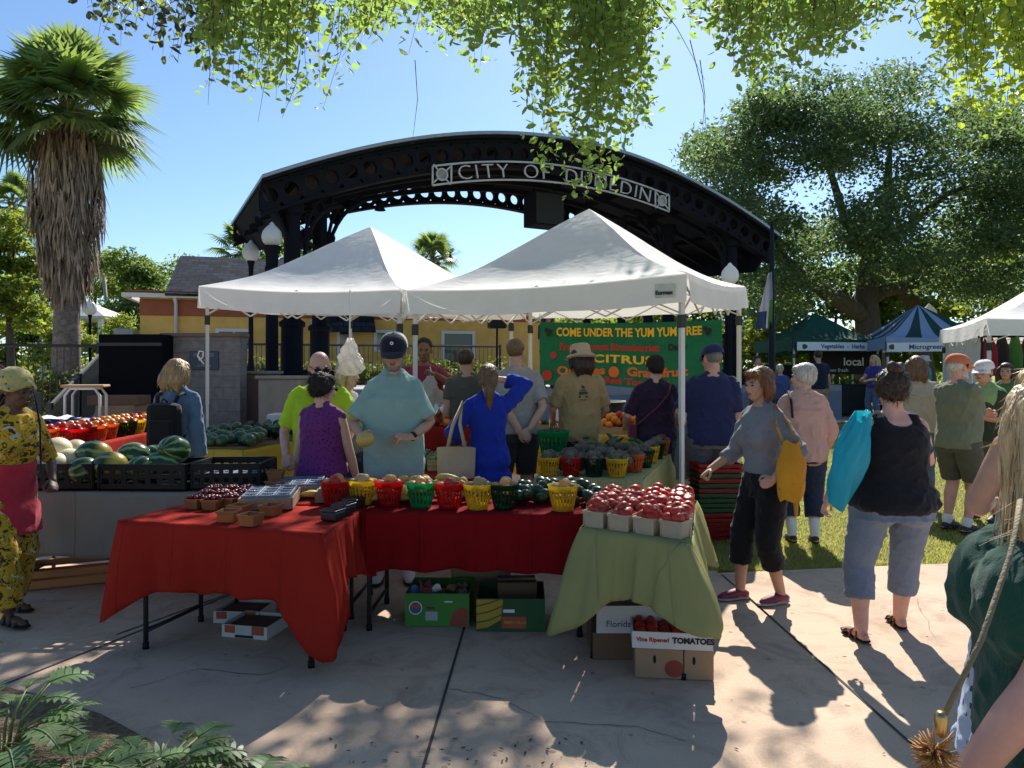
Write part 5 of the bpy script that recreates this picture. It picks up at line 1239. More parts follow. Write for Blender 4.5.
def oblong(name, mat, r, L, bend=.0, neck=1.0, seg=12):
 m = MB(); n = 9; P = []; rr = []
 for i in range(n):
  t = i / (n - 1) * 2 - 1; P.append((t * L / 2, bend * (1 - t * t), 0)); rr.append(max(.08, math.sqrt(max(0, 1 - t * t * .97))) * r * (neck + (1 - neck) * (1 - t) / 2))
 m.tube(P, rr, seg); return m.mesh(name, mat)
FR_ = {}
def fruit_obj(mesh, loc, label, cat, group, rot=None, s=1.0):
 o = bpy.data.objects.new(mesh.name.split('.')[0], mesh); COL.objects.link(o); o.location = loc
 o.rotation_euler = rot or (rng.random() * 6, rng.random() * 6, rng.random() * 6); o.scale = (s, s, s)
 return tag(o, label, cat, group)
CAL = M('calyx', (.05, .10, .02), .8)
MT = roundfruit('tomato', FM['tomato'], .036, .031, .2); MT2 = roundfruit('tomato', FM['tomato'], .034, .030, .18, seed=4, lump=.06, stem=CAL)
MP = roundfruit('peach', FM['peach'], .034, .033, .1); MO = roundfruit('orange', FM['orange'], .04, .039, .04, lump=.01); MSQ = oblong('yellow_squash', FM['squash'], .034, .17, .015, .55); MPO = roundfruit('potato', FM['potato'], .032, .042, .0, lump=.07)
MAV = oblong('avocado', FM['avocado'], .040, .105, 0, .75); MLM = oblong('small_green_melon', FM['lime'], .062, .15, 0, 1); MZU = oblong('zucchini', FM['green'], .024, .2, .012, .85)
def knobmesh(seed):
 m = roundfruit('knobbly_root', FM['knob'], .042, .040, .0, 20, 14, seed, .06); co = np.array([v.co for v in m.vertices]); n = co / np.linalg.norm(co, axis=1)[:, None]; h = np.zeros(len(co)); r = np.random.RandomState(seed)
 for k in range(7): d = r.randn(3); d /= np.linalg.norm(d); h += np.sin(co @ d * (190 + 120 * r.rand()) + r.rand() * 6)
 m.vertices.foreach_set('co', (co + n * (h * .0017)[:, None]).ravel()); m.update(); return m
MK = [knobmesh(k) for k in range(4)]
BASKET_N = 0
def basket(p, col, label, group=None, s=1.0):
 o = bpy.data.objects.new('fruit_basket', BM[col]); COL.objects.link(o); o.location = p; o.rotation_euler = (0, 0, rng.random() * 6); o.scale = (s, s, s)
 return tag(o, label, 'basket', group)
def fill(p, meshes, n, r, h, label, cat, group, s=1.0, dome=.03, layers=2):
 """fruit lying in a round basket: a lower ring and a heap above the rim"""
 for k in range(n):
  lay = 0 if k < n * .6 else 1; cnt = int(n * .6) if lay == 0 else n - int(n * .6)
  a = 2 * math.pi * k / max(1, cnt) + lay * .5 + rng.random() * .3; rr = r * (.58 if lay == 0 else .24) * (0 if cnt == 1 else 1)
  fruit_obj(rng.choice(meshes), (p[0] + rr * math.cos(a), p[1] + rr * math.sin(a), p[2] + h + lay * dome * 1.25 + rng.random() * .006), label, cat, group, None, s * (.92 + .16 * rng.random()))
# ---- B: eight baskets along the front of the dark red table
rowB = [(335, 505, 'red', 4.62), (362, 506, 'yellow', 4.66), (389, 507, 'red', 4.62), (421, 507, 'green', 4.56), (449, 509, 'red', 4.53), (478, 510, 'yellow', 4.50), (504, 511, 'dark green', 4.50), (563, 514, 'yellow', 4.45)]
nmB = ['leftmost red basket of fruit on the dark red table, beside the black clamshells', 'yellow basket of fruit between two red ones on the dark red table', 'red basket of fruit in front of the teal shirt, between yellow and bright green', 'bright green basket of fruit, the only one on the dark red table', 'red basket of fruit between the bright green and a yellow basket', 'yellow basket between the red and the dark green one on the dark red table', 'dark green basket of fruit at the front edge of the dark red table', 'yellow basket of pale fruit standing alone before the green avocados']
for (px, py, c, Y), nm in zip(rowB, nmB):
 p = onz(px, py, TZ); p = Vector(((px - 512) / FPX * (Y + .06), Y + .06, TZ + .006)); basket(p, c, nm)
 fill(p, [MP, MPO] if c != 'red' else [MP, MT], 7, .085, .125, 'orange tan fruit lying in a plastic basket on the dark red table', 'fruit', 'fruit in the baskets on the dark red table', 1, .026)
# heap of squash and of avocados behind them
for k in range(64):
 u, v = rng.random(), rng.random(); px = 372 + u * 118; Y = 4.74 + v * .34; lay = .03 + .075 * math.sin(math.pi * u) ** .5 * (1 - abs(v - .5)) * rng.random() * 1.6
 p = Vector(((px - 512) / FPX * Y, Y, TZ + .012 + lay)); fruit_obj(rng.choice([MSQ, MPO, MSQ]) , p, 'pale yellow squash heaped behind the baskets on the dark red table', 'squash', 'squash heaped on the dark red table', (rng.random() * .5, rng.random() * .5, rng.random() * 6))
for k in range(84):
 u, v = rng.random(), rng.random(); px = 508 + u * 92; Y = 4.66 + v * .40; lay = .028 + .10 * math.sin(math.pi * min(1, u * 1.0)) ** .4 * (.5 + .5 * v) * rng.random()
 p = Vector(((px - 512) / FPX * Y, Y, TZ + .012 + lay)); fruit_obj(MAV, p, 'dark green avocado in the heap beside the lone yellow basket', 'avocado', 'avocados heaped on the dark red table', (rng.random() * .6, rng.random() * .8, rng.random() * 6), .9)
for k in range(9):
 p = onz(318 + 3 * math.sin(k * 2) , 499, TZ + .03) + Vector((.04 * math.cos(k * 1.7), .05 * math.sin(k * 2.3) + .05, .012 + .012 * (k % 3))); fruit_obj(MSQ, p, 'yellow squash lying left of the leftmost red basket', 'squash', 'small squash by the leftmost red basket', (0, 0, rng.random() * 6), .7)
# ---- C: tomatoes in pale cartons
PULP = M('pale_pulp', (.36, .31, .225), .9, .08, 8, .3, 120)
def pulp_mesh():
 m = MB(); x, y, h, tp = .122, .122, .088, .86
 o = [(-x / 2, -y / 2), (x / 2, -y / 2), (x / 2, y / 2), (-x / 2, y / 2)]
 def ring(k, z, d=0): return [(a * k - math.copysign(d, a), b * k - math.copysign(d, b), z) for a, b in o]
 vs = ring(tp, 0) + ring(1, h) + ring(1, h, .005) + ring(tp, .005, .005)
 fs = [(3, 2, 1, 0)] + [(i + j, i + (j + 1) % 4, i + 4 + (j + 1) % 4, i + 4 + j) for i in (0, 4, 8) for j in range(4)] + [(12, 13, 14, 15)]
 m.add(vs, fs);
 for s in range(4):
  a = s * math.pi / 2; m.box((0, -y / 2 - .0008, h - .006), (x + .004, .006, .014), mat=Matrix.Rotation(a, 4, 'Z')); m.box((x * .43, -y / 2 * .945, h * .5), (.016, .004, h * .9), mat=Matrix.Rotation(a, 4, 'Z'))
 return m.mesh('pulp_carton', PULP)
PM = pulp_mesh(); ca, cb, cc_, cd = (Vector((*q, 0)) for q in C4)
ncar = 0
for j in range(6):
 for i in range(4):
  u = (.13 + .245 * i); v = .075 + .125 * j
  if j == 5 and i < 2: continue
  q = ca.lerp(cb, u).lerp(cd.lerp(cc_, u), v); ang = math.atan2((cb - ca).y, (cb - ca).x) + .0 + rng.uniform(-.08, .08)
  if j == 0: q += Vector((0, .0, 0))
  o = bpy.data.objects.new('pulp_carton', PM); COL.objects.link(o); o.location = (q.x, q.y, TZ + .006); o.rotation_euler = (0, 0, ang)
  lab = {0: ['front left corner carton of tomatoes on the sage green cloth', 'front row tomato carton second from the left on the sage green cloth', 'front row tomato carton third from the left on the sage green cloth', 'front right corner carton of tomatoes on the sage green cloth'][i]}.get(j, 'pale carton buried under heaped tomatoes behind the front row')
  tag(o, lab, 'carton', 'tomato cartons on the sage green table')
  T = Matrix.Rotation(ang, 3, 'Z')
  for k, (x, y, z) in enumerate(((-.024, -.02, .082), (.025, -.02, .084), (-.024, .026, .086), (.026, .026, .084), (0, .0, .118), (.034, .0, .108))):
   if k == 5 and (i + j) % 2: continue
   if j: x *= 1.45; y *= 1.5; z += .008 * (k < 4)
   w = T @ Vector((x + rng.uniform(-.006, .006), y + rng.uniform(-.006, .006), 0))
   fruit_obj(rng.choice([MT, MT2]), (q.x + w.x, q.y + w.y, TZ + .012 + z + rng.uniform(-.004, .006)), 'round red tomato heaped in the pale cartons on the sage green table', 'tomato', 'tomatoes on the sage green table', (rng.uniform(-.7, .7), rng.uniform(-.7, .7), rng.random() * 6), .86 + .27 * rng.random())
# ---- D: baskets with knobbly purple and green produce
rowD = [(549, 'yellow', 5.98, 'yellow basket at the left front corner of the pale green table'), (571, 'red', 5.97, 'red basket in the front row of the pale green table'), (594, 'dark green', 5.95, 'dark green basket in the front row of the pale green table, between red and yellow'), (617, 'yellow', 5.90, 'yellow basket at the right front corner of the pale green table')]
rowD2 = [(634, 'orange', 6.22, 'dull orange basket, nearest along the right edge of the pale green table'), (644, 'dark green', 6.52, 'dark green basket along the right edge of the pale green table, behind the orange one'), (650, 'yellow', 6.84, 'yellow basket halfway along the right edge of the pale green table'), (656, 'dark green', 7.14, 'dark green basket near the far right corner of the pale green table'), (661, 'orange', 7.45, 'bright orange basket at the far right corner of the pale green table')]
for px, c, Y, nm in rowD + rowD2:
 p = Vector(((px - 512) / FPX * Y, Y, TZ + .006));
 if (px, c) == (634, 'orange'): p.x += .0
 basket(p, c, nm, None, .98); fill(p, MK, 5, .085, .13, 'knobbly purple green root in the baskets on the pale green table', 'vegetable', 'knobbly roots on the pale green table', .95)
da, db, dc, dd = (Vector((*q, 0)) for q in D4)
for k in range(110):
 u, v = .08 + .74 * rng.random(), .10 + .45 * rng.random(); q = da.lerp(db, u).lerp(dd.lerp(dc, u), v)
 fruit_obj(rng.choice(MK), (q.x, q.y, TZ + .06 + .13 * rng.random() * math.sin(math.pi * u) ** .5), 'knobbly purple green root heaped on the pale green table', 'vegetable', 'knobbly roots on the pale green table', None, 1.05)
for k in range(40):
 u, v = .15 + .7 * rng.random(), .58 + .36 * rng.random(); q = da.lerp(db, u).lerp(dd.lerp(dc, u), v); me = rng.choice([MZU, MZU, MSQ])
 fruit_obj(me, (q.x, q.y, TZ + .05 + .13 * rng.random()), 'dark green zucchini on the far end of the pale green table' if me is MZU else 'yellow squash among the zucchini on the pale green table', 'zucchini' if me is MZU else 'squash', 'zucchini and squash on the pale green table', (rng.uniform(-.3, .3), rng.uniform(-.6, .6), rng.random() * 6))
p = Vector(((541 - 512) / FPX * 7.0, 7.0, TZ));
# ---- A: punnets and blueberry flats
PUN = M('wood_punnet', (.33, .15, .055), .6, .15, 12, .2, 60, trans=.35, tcol=(.6, .25, .06))
def punnet_mesh():
 m = MB(); x, y, h, tp = .105, .105, .062, .80
 o = [(-x / 2, -y / 2), (x / 2, -y / 2), (x / 2, y / 2), (-x / 2, y / 2)]
 ring = lambda k, z, d=0: [(a * k - math.copysign(d, a), b * k - math.copysign(d, b), z) for a, b in o]
 vs = ring(tp, 0) + ring(1, h) + ring(1, h, .003) + ring(tp, .003, .003)
 m.add(vs, [(3, 2, 1, 0)] + [(i + j, i + (j + 1) % 4, i + 4 + (j + 1) % 4, i + 4 + j) for i in (0, 4, 8) for j in range(4)] + [(12, 13, 14, 15)])
 for s in range(4): m.box((0, -y / 2 - .001, h - .005), (x + .005, .004, .012), mat=Matrix.Rotation(s * math.pi / 2, 4, 'Z'))
 return m.mesh('berry_punnet', PUN)
PUM = punnet_mesh(); MBE = roundfruit('berry', FM['berry'], .0125, .014, .05, 10, 8)
full = [(196, 508), (213, 509), (231, 507), (206, 503), (222, 503), (240, 502), (215, 498), (231, 498), (248, 498), (258, 503)]
for k, (px, py) in enumerate(full):
 q = onz(px, py, TZ + .006); o = bpy.data.objects.new('berry_punnet', PUM); COL.objects.link(o); o.location = q; an = -.25 + rng.uniform(-.15, .15); o.rotation_euler = (0, 0, an)
 tag(o, 'small wooden punnet heaped with dark red berries on the bright red cloth', 'punnet', 'full berry punnets on the bright red cloth')
 for j in range(15):
  a = j * 2.4; r_ = .013 * math.sqrt(j) ; fruit_obj(MBE, (q.x + r_ * math.cos(a) * .95, q.y + r_ * math.sin(a) * .95, q.z + .062 + .012 * (1 - j / 15) + rng.uniform(0, .008)), 'dark red berry heaped in the wooden punnets at the front left', 'berry', 'berries in the wooden punnets', None, .9 + .3 * rng.random())
emp = [(229, 521, 0, 'empty wooden punnet left of the sunlit one, at the front of the bright red cloth'), (240, 515, 0, 'empty wooden punnet behind the two front ones on the bright red cloth'), (251, 525, 0, 'sunlit empty wooden punnet nearest to the front edge of the bright red cloth'), (271, 515, 0, 'sunlit empty wooden punnet right of the other empties on the bright red cloth'), (276, 496, .055, 'wooden punnet standing on the corner of the blueberry flat'), (276, 492, .12, 'second wooden punnet stacked on the one at the blueberry flat')]
for px, py, dz, lb in emp:
 q = onz(px, py, TZ + .006); o = bpy.data.objects.new('berry_punnet', PUM); COL.objects.link(o); o.location = (q.x, q.y, q.z + dz * .75); o.rotation_euler = (0, 0, -.2 + rng.uniform(-.3, .3)); tag(o, lb, 'punnet')
# blueberry flats: pints with pale rims in a shallow tray
PINT = M('pale_blue_pint', (.16, .20, .28), .6, .06);
def flat(label, c, ang, z, nx=4, ny=5, cell=.098, pint=PINT, inner='blue', traym=None, zr=0):
 t = thing('blueberry_flat', label, 'tray', (c[0], c[1], z), ang); w, l = nx * cell + .02, ny * cell + .02; m = MB()
 m.box((0, 0, .004), (w, l, .008));
 for s in (-1, 1): m.box((s * w / 2, 0, .035), (.008, l, .07)); m.box((0, s * l / 2, .035), (w - .01, .008, .07))
 m.build('tray', traym or CARD, t); pm = MB(); k = cell * .47
 r1 = lambda kk, zz: [(-kk, -kk, zz), (kk, -kk, zz), (kk, kk, zz), (-kk, kk, zz)]
 pm.add(r1(k * .85, .01) + r1(k, .085) + r1(k * .80, .086) + r1(k * .76, .072), [(i + j, i + (j + 1) % 4, i + 4 + (j + 1) % 4, i + 4 + j) for i in (0, 4, 8) for j in range(4)] + [(3, 2, 1, 0)]); pme = pm.mesh('pint_box', pint)
 bm_ = MB(); r = random.Random(5)
 for a in range(7):
  for b in range(7): bm_.ell(((a - 3) * k * .25, (b - 3) * k * .25, .070 + r.random() * .006), (.0085, .0085, .008), 6, 4)
 bme = bm_.mesh('blueberries', FM[inner])
 for i in range(nx):
  for j in range(ny):
   p = ((i - (nx - 1) / 2) * cell, (j - (ny - 1) / 2) * cell, 0); o = link('pint_box', pme, t, p); b = link('blueberries', bme, o); b['kind'] = 'stuff'
 return t
flat('flat of blueberry pints nearest to the empty punnets on the red cloth', (-1.53, 4.69), .17, TZ + .012, 3, 4); flat('second flat of blueberry pints, behind the first on the red cloth', (-1.46, 5.13), .17, TZ + .012, 3, 4); flat('flat of blueberry pints beside the purple top, rightmost of the three', (-1.13, 5.0), .12, TZ + .012, 3, 5)
# black clamshells
CLM = M('black_clamshell', (.02, .018, .02), .3, .1, 8, .3, 40)
for k, (px, py) in enumerate(((333, 520), (344, 514), (354, 508))):
 q = onz(px, py, TZ + .006); m = MB(); m.box((0, 0, .028), (.10, .115, .052), bev=.012, taper=.85); m.box((0, 0, .058), (.106, .12, .010), bev=.004)
 for j in range(4): m.box((0, -.04 + .027 * j, .066), (.08, .012, .006))
 o = m.build('clamshell', CLM); o.location = q; o.rotation_euler = (0, 0, -.35); tag(o, ['nearest black clamshell box on the right end of the bright red cloth', 'middle black clamshell box on the right end of the bright red cloth', 'farthest black clamshell box, touching the leftmost red basket'][k], 'clamshell')
# ---- G: black crates with melons
def crate_mesh(x, y, h, cols=7):
 m = MB(); th = .012
 m.box((0, 0, .01), (x, y, .014))
 for s in (-1, 1):
  for zz, hh in ((.03, .045), (h * .56, .03), (h - .022, .045)):
   m.box((0, s * (y / 2 - th / 2), zz), (x, th, hh)); m.box((s * (x / 2 - th / 2), 0, zz), (th, y - 2 * th, hh))
  for i in range(cols + 1): m.box((-x / 2 + th + (x - 2 * th) * i / cols, s * (y / 2 - th / 2), h / 2), (.035, th * .9, h - .03))
  for i in range(5): m.box((s * (x / 2 - th / 2), -y / 2 + th + (y - 2 * th) * i / 4, h / 2), (th * .9, .035, h - .03))
 return m.mesh('black_crate', BLACKPL)
CRM = crate_mesh(.62, .44, .19)
for k, (x, y, z, a, lb) in enumerate(((-3.27, 5.44, 0, .01, 'black plastic crate holding the honeydews, left on the grey cloth'), (-2.60, 5.42, 0, -.02, 'black plastic crate holding the watermelons, middle of the grey cloth'), (-2.04, 5.46, 0, .06, 'black plastic crate with pale blue pints, right end of the grey cloth'))):
 o = bpy.data.objects.new('black_crate', CRM); COL.objects.link(o); o.location = (x, y, TZ + .006 + z); o.rotation_euler = (0, 0, a); o.scale.x = 1 if k < 2 else .78; tag(o, lb, 'crate')
flat('flat of blueberry pints inside the right black crate on the grey cloth', (-2.04, 5.46), .06, TZ + .024, 4, 3, .1, traym=BLACKPL)
def melonmat(name, light, yellow=0):
 t = NT(name); v = t.coord()
 sx = t.new('ShaderNodeSeparateXYZ'); t.link(v, sx.inputs[0]); at_ = t.new('ShaderNodeMath', operation='ARCTAN2'); t.link(sx.outputs[1], at_.inputs[0]); t.link(sx.outputs[2], at_.inputs[1])
 nz = t.noise(v, 16, 4, .7); ad = t.new('ShaderNodeMath', operation='MULTIPLY_ADD'); t.link(nz, ad.inputs[0]); ad.inputs[1].default_value = .62; t.link(at_.outputs[0], ad.inputs[2])
 ml = t.new('ShaderNodeMath', operation='MULTIPLY'); ml.inputs[1].default_value = 9; t.link(ad.outputs[0], ml.inputs[0]); sn = t.new('ShaderNodeMath', operation='SINE'); t.link(ml.outputs[0], sn.inputs[0])
 c = t.ramp(sn.outputs[0], [(.0, (.018, .05, .015)), (.45, (.025, .075, .02)), (.8, light)])
 if yellow:
  nn_ = t.ramp(sx.outputs[0], [(.5, 0), (.58, 1)]); gd = t.new('ShaderNodeMapRange'); gd.inputs[1].default_value = .02; gd.inputs[2].default_value = .09; t.link(sx.outputs[0], gd.inputs[0]); c = t.mix(gd.outputs[0], c, (.62, .42, .05))
 return t.bsdf(c, .3, 0, t.bump(nz, .08, .004), .5)
MM1 = melonmat('watermelon_rind', (.20, .30, .09)); MM2 = melonmat('watermelon_rind_yellow', (.24, .33, .09), 1)
def melon(mat, r, L):
 m = MB(); m.ell((0, 0, 0), (L, r, r), 24, 16); m.tube([(-L * .97, 0, 0), (-L * 1.06, .004, .004), (-L * 1.12, .015, .01)], [.006, .005, .007], 6, 0); return m.mesh('watermelon', mat)
WM = [melon(MM1, .108, .125), melon(MM2, .108, .128), melon(MM2, .112, .13), melon(MM1, .095, .105)]
wml = [(94, 455, 5.45, 1, .2, 'striped watermelon with a yellow end, upper left of the heap'), (110, 467, 5.33, 2, -.1, 'watermelon with a big yellow patch at the front of the crate'), (134, 457, 5.5, 0, .5, 'green watermelon behind, between the two yellow patched ones and the tall one'), (141, 469, 5.32, 3, 1.2, 'small dark watermelon low at the front right of the crate'), (162, 466, 5.42, 0, .3, 'watermelon at the right end of the crate, under the tall one'), (174, 450, 5.5, 0, 1.3, 'round dark watermelon riding highest at the right of the heap'), (155, 459, 5.62, 1, 2.5, 'watermelon half hidden at the back of the heap'), (84, 470, 5.30, 3, .6, 'dark little watermelon low between the honeydews and the striped ones')]
for px, py, Y, k, a, lb in wml:
 p = at(px, py, Y); o = bpy.data.objects.new('watermelon', WM[k]); COL.objects.link(o); p.z = max(p.z, TZ + .115); o.location = p; o.rotation_euler = (.3 * k, .15 - .1 * k, a); tag(o, lb, 'watermelon')
HDM = roundfruit('honeydew', FM['honeydew'], .098, .094, .03, 24, 16, 3, .01); hd_ = [(58, 450, 5.55, 'honeydew topmost in the pale heap beside the woman in yellow'), (56, 466, 5.33, 'honeydew at the front right of the pale heap'), (70, 461, 5.42, 'honeydew touching the striped watermelon, in the pale heap'), (40, 462, 5.4, 'honeydew at the left front of the pale heap'), (46, 455, 5.6, 'honeydew at the back left of the pale heap'), (76, 452, 5.68, 'honeydew at the back right of the pale heap')]
for px, py, Y, lb in hd_:
 p = at(px, py, Y); p.z = max(p.z, TZ + .105); o = bpy.data.objects.new('honeydew', HDM); COL.objects.link(o); o.location = p; o.rotation_euler = (rng.random(), rng.random(), rng.random()); tag(o, lb, 'melon')
# ---- E: dark green produce on the yellow cloth
ea, eb, ec, ed = (Vector((*q, 0)) for q in E4); dkt = thing('display_board', 'dark board under the green produce on the mustard yellow cloth', 'board', (0, 0, TZ + .046))
m = MB(); q = [ea.lerp(ec, .02), eb.lerp(ed, .02), ec.lerp(ea, .02), ed.lerp(eb, .02)]; m.prism([(a.x, a.y) for a in q], 0, .02); m.build('board', CARDD, dkt)
for k in range(46):
 u, v = .1 + .88 * rng.random(), .04 + .42 * rng.random() ; q = ea.lerp(eb, u).lerp(ed.lerp(ec, u), v); fruit_obj(MLM, (q.x, q.y, TZ + .12 + .11 * rng.random() * (v * 2)), 'small dark green melon on the mustard yellow table', 'melon', 'small green melons on the mustard yellow table', (rng.uniform(-.4, .4), rng.uniform(-.4, .4), rng.random() * 6), .85 + .25 * rng.random())
for k in range(60):
 u, v = .5 + .48 * rng.random(), .45 + .4 * rng.random(); q = ea.lerp(eb, u).lerp(ed.lerp(ec, u), v); fruit_obj(MAV, (q.x, q.y, TZ + .11 + .12 * rng.random()), 'dark avocado heaped at the far end of the mustard yellow table', 'avocado', 'avocados on the mustard yellow table', None, 1.1)
p = at(280, 424, 9.0); closedbox('white carton lid standing behind the dark avocados by the bald man', (p.x, 9.45, gz(0, 9)), .1, (.52, .4, p.z - gz(0, 9) + .1), WCARD, 'carton', 'box')
p = at(270, 0, 10.8)
# ---- H: tomato and orange baskets on the left
hc = ['red', 'red', 'orange', 'orange', 'dark green', 'dark green', 'yellow', 'dark green', 'red', 'dark green', 'dark green', 'orange', 'orange']
for k, c in enumerate(hc):
 for row in range(2):
  Y = 7.45 + k * .235; x = -4.40 - .04 * (k / 3) - row * .27; cc = c if row == 0 else hc[(k * 5 + 3) % 13]; pos_ = Vector((x, Y, .846))
  basket(pos_, cc, f'{cc} basket of fruit in the rows on the red cloth behind the melons', f'{cc} baskets on the red table behind the melons', 1.05)
  fill(pos_, [MT, MT2] if k < 2 or k == 8 else [MO, MO, MT], 5, .09, .135, 'red or orange fruit in the baskets behind the melons', 'fruit', 'fruit in the baskets behind the melons', 1.1)
# ---- F: sprout boxes, orange fruit
SPL = M('pale_splint', (.45, .33, .19), .8, .12, 6, stretch=(1, 1, 6))
def splint():
 m = MB(); x, y, h = .155, .135, .10
 for s in (-1, 1):
  for zz in (.025, .065): m.box((0, s * y / 2, zz), (x, .005, .034)); m.box((s * x / 2, 0, zz), (.005, y - .006, .034))
  m.box((0, s * (y / 2 + .003), .092), (x + .01, .006, .016)); m.box((s * (x / 2 + .003), 0, .092), (.006, y, .016))
 m.box((0, 0, .004), (x - .008, y - .008, .006)); return m.mesh('splint_box', SPL)
SPM = splint(); MSP = roundfruit('sprout', FM['sprout'], .017, .018, .0, 10, 8, 2, .05)
for i in range(4):
 for j in range(4):
  p = Vector((-1.02 + i * .185, 6.45 + j * .18, TZ - .014)); o = bpy.data.objects.new('splint_box', SPM); COL.objects.link(o); o.location = p; o.rotation_euler = (0, 0, rng.uniform(-.06, .06))
  tag(o, 'front row pale wooden box of sprouts behind the teal shirt' if j == 0 else 'pale wooden box of sprouts behind the front row', 'box', 'front row sprout boxes' if j == 0 else 'back rows of sprout boxes')
  for k in range(12):
   a = k * 2.4; r_ = .019 * math.sqrt(k); fruit_obj(MSP, (p.x + r_ * math.cos(a), p.y + r_ * math.sin(a), p.z + .092 + .02 * (1 - k / 12) + rng.uniform(0, .01)), 'pale green sprout heaped in the wooden boxes', 'sprout', 'sprouts in the wooden boxes')
for k in range(70):
 u, v = rng.random(), rng.random(); fruit_obj(rng.choice([MO, MO, MT]), (-1.40 + u * 1.1, 7.68 + v * .5, 1.04 + .10 * rng.random() * (.4 + v * .6)), 'orange or red fruit heaped on the taller red table', 'fruit', 'fruit heaped on the taller red table')
p = at(440, 404, 8.0); m = MB(); m.grid(lambda u, v: ((u - .5) * .36, (v - .5) * .3, .06 + .05 * math.sin(u * 11 + 1) * math.sin(v * 8) + .03 * math.sin(u * 29 + v * 17)), 24, 20); o = m.build('paper_wrap', WHITECL); o.location = (p.x, 8.1, 1.10); tag(o, 'crumpled white paper on the fruit of the taller red table', 'paper')
# ---- I: oranges, splint boxes, black tub
ia, ib, ic, id_ = (Vector((*q, 0)) for q in I4)
t = openbox('splint_tray', 'wooden tray holding the oranges right of the bucket hat person', 'tray', (1.40, 9.32, .806), -.28, (.62, .42, .09), SPL)
for k in range(70):
 u, v = rng.random(), rng.random(); q = Matrix.Rotation(-.28, 3, 'Z') @ Vector(((u - .5) * .54, (v - .5) * .36, 0)); fruit_obj(rng.choice([MO, MO, MO, MT]), (1.40 + q.x, 9.32 + q.y, .86 + .20 * rng.random() * math.sin(math.pi * u) ** .6), 'orange or red fruit piled in the wooden tray behind the bucket hat', 'fruit', 'oranges in the wooden tray', None, 1.25)
for px, lb, me in ((535, 'small splint box of orange fruit on the yellow cloth left of the bucket hat person', MO), (547, 'small splint box of dark plums beside the orange fruit on the yellow cloth', MAV)):
 Y = 9.45; p = Vector(((px - 512) / FPX * Y, Y, .806)); o = bpy.data.objects.new('splint_box', SPM); COL.objects.link(o); o.location = p; tag(o, lb, 'box')
 for k in range(7): a = k * 2.4; r_ = .027 * math.sqrt(k); fruit_obj(me, (p.x + r_ * math.cos(a), p.y + r_ * math.sin(a), .92 + rng.random() * .02), 'fruit in a small splint box left of the bucket hat', 'fruit', 'fruit in the small splint boxes', None, .8)
p = at(607, 402, 10.4); t = thing('black_tub', 'round black tub with a pale rim behind the oranges', 'tub', (p.x, 10.4, gz(0, 10.4))); zt = p.z - gz(0, 10.4); m = MB(); m.lathe([(.22, zt - .4), (.25, zt), (.24, zt), (.21, zt - .38)], 24); m.build('tub_wall', BLACKPL, t)
m = MB(); m.lathe([(.25, zt), (.262, zt), (.262, zt + .018), (.25, zt + .018), (.25, zt)], 28); m.build('rim', LEGW, t); m = MB(); m.box((0, 0, (zt - .4) / 2), (.5, .4, zt - .4)); m.build('stand', CARDD, t)
p = at(554, 410, 9.3); m = MB(); m.grid(lambda u, v: (math.cos(u * 6.283) * (.065 - .01 * v), math.sin(u * 6.283) * .035, .30 * v + .012 * math.sin(u * 25) * v), 24, 8); o = m.build('paper_bag', WHITECL); o.location = (p.x, 9.35, .806); tag(o, 'upright white paper bag beside the bucket hat person', 'bag')
# green bucket at the left back of D, boxes by the right legs
p = Vector((.40, 7.2, TZ + .006)); basket(p, 'green', 'large green basket at the far left of the pale green table, under dark greens', None, 1.7)
for k in range(9): fruit_obj(MAV, (p.x + .06 * math.cos(k), p.y + .06 * math.sin(k * 1.3), p.z + .24 + .01 * k % .03), 'dark green vegetable filling the large green basket', 'vegetable', 'dark greens in the large green basket')
g = gz(0, 8.2); closedbox('dark cardboard box on the ground beside the pale green table', (1.86, 8.1, g), .2, (.42, .4, .34), CARD); closedbox('tall pale blue carton behind the navy shirt man', (1.95, 8.55, g), -.2, (.40, .3, .98), M('blue_grey_carton', (.12, .16, .22), .8)); closedbox('white carton of produce standing on the tall pale blue one', (1.95, 8.55, g + .982), -.2, (.30, .26, .12), WCARD, tape=False)
# ---------------------------------------------------------------- cartons under the tables
GCAR = M('green_print_carton', (.06, .22, .035), .75, .12, 4); YST = M('yellow_print', (.42, .27, .03), .75); OST = M('red_orange_print', (.42, .08, .04), .75); GDK = M('dark_green_carton', (.02, .085, .025), .75, .12, 4)
def decal(t, poly, y, mat, name, x0=0, z0=0):
 m = MB(); m.add([(x0 + a, y, z0 + b) for a, b in poly], [tuple(range(len(poly)))]); return m.build(name, mat, t)
disc = lambda r, n=20, sx=1: [(r * sx * math.cos(-k * 6.2832 / n), r * math.sin(-k * 6.2832 / n)) for k in range(n)][::-1]
rect = lambda w, h: [(-w / 2, -h / 2), (w / 2, -h / 2), (w / 2, h / 2), (-w / 2, h / 2)]
p = onz(438, 627, 0); W1 = .40
t = openbox('fruit_carton', 'bright green printed fruit carton on the ground under the dark red table', 'box', (p.x, p.y + .18, 0.003), -.03, (W1, .36, .205), GCAR); y = -.1805
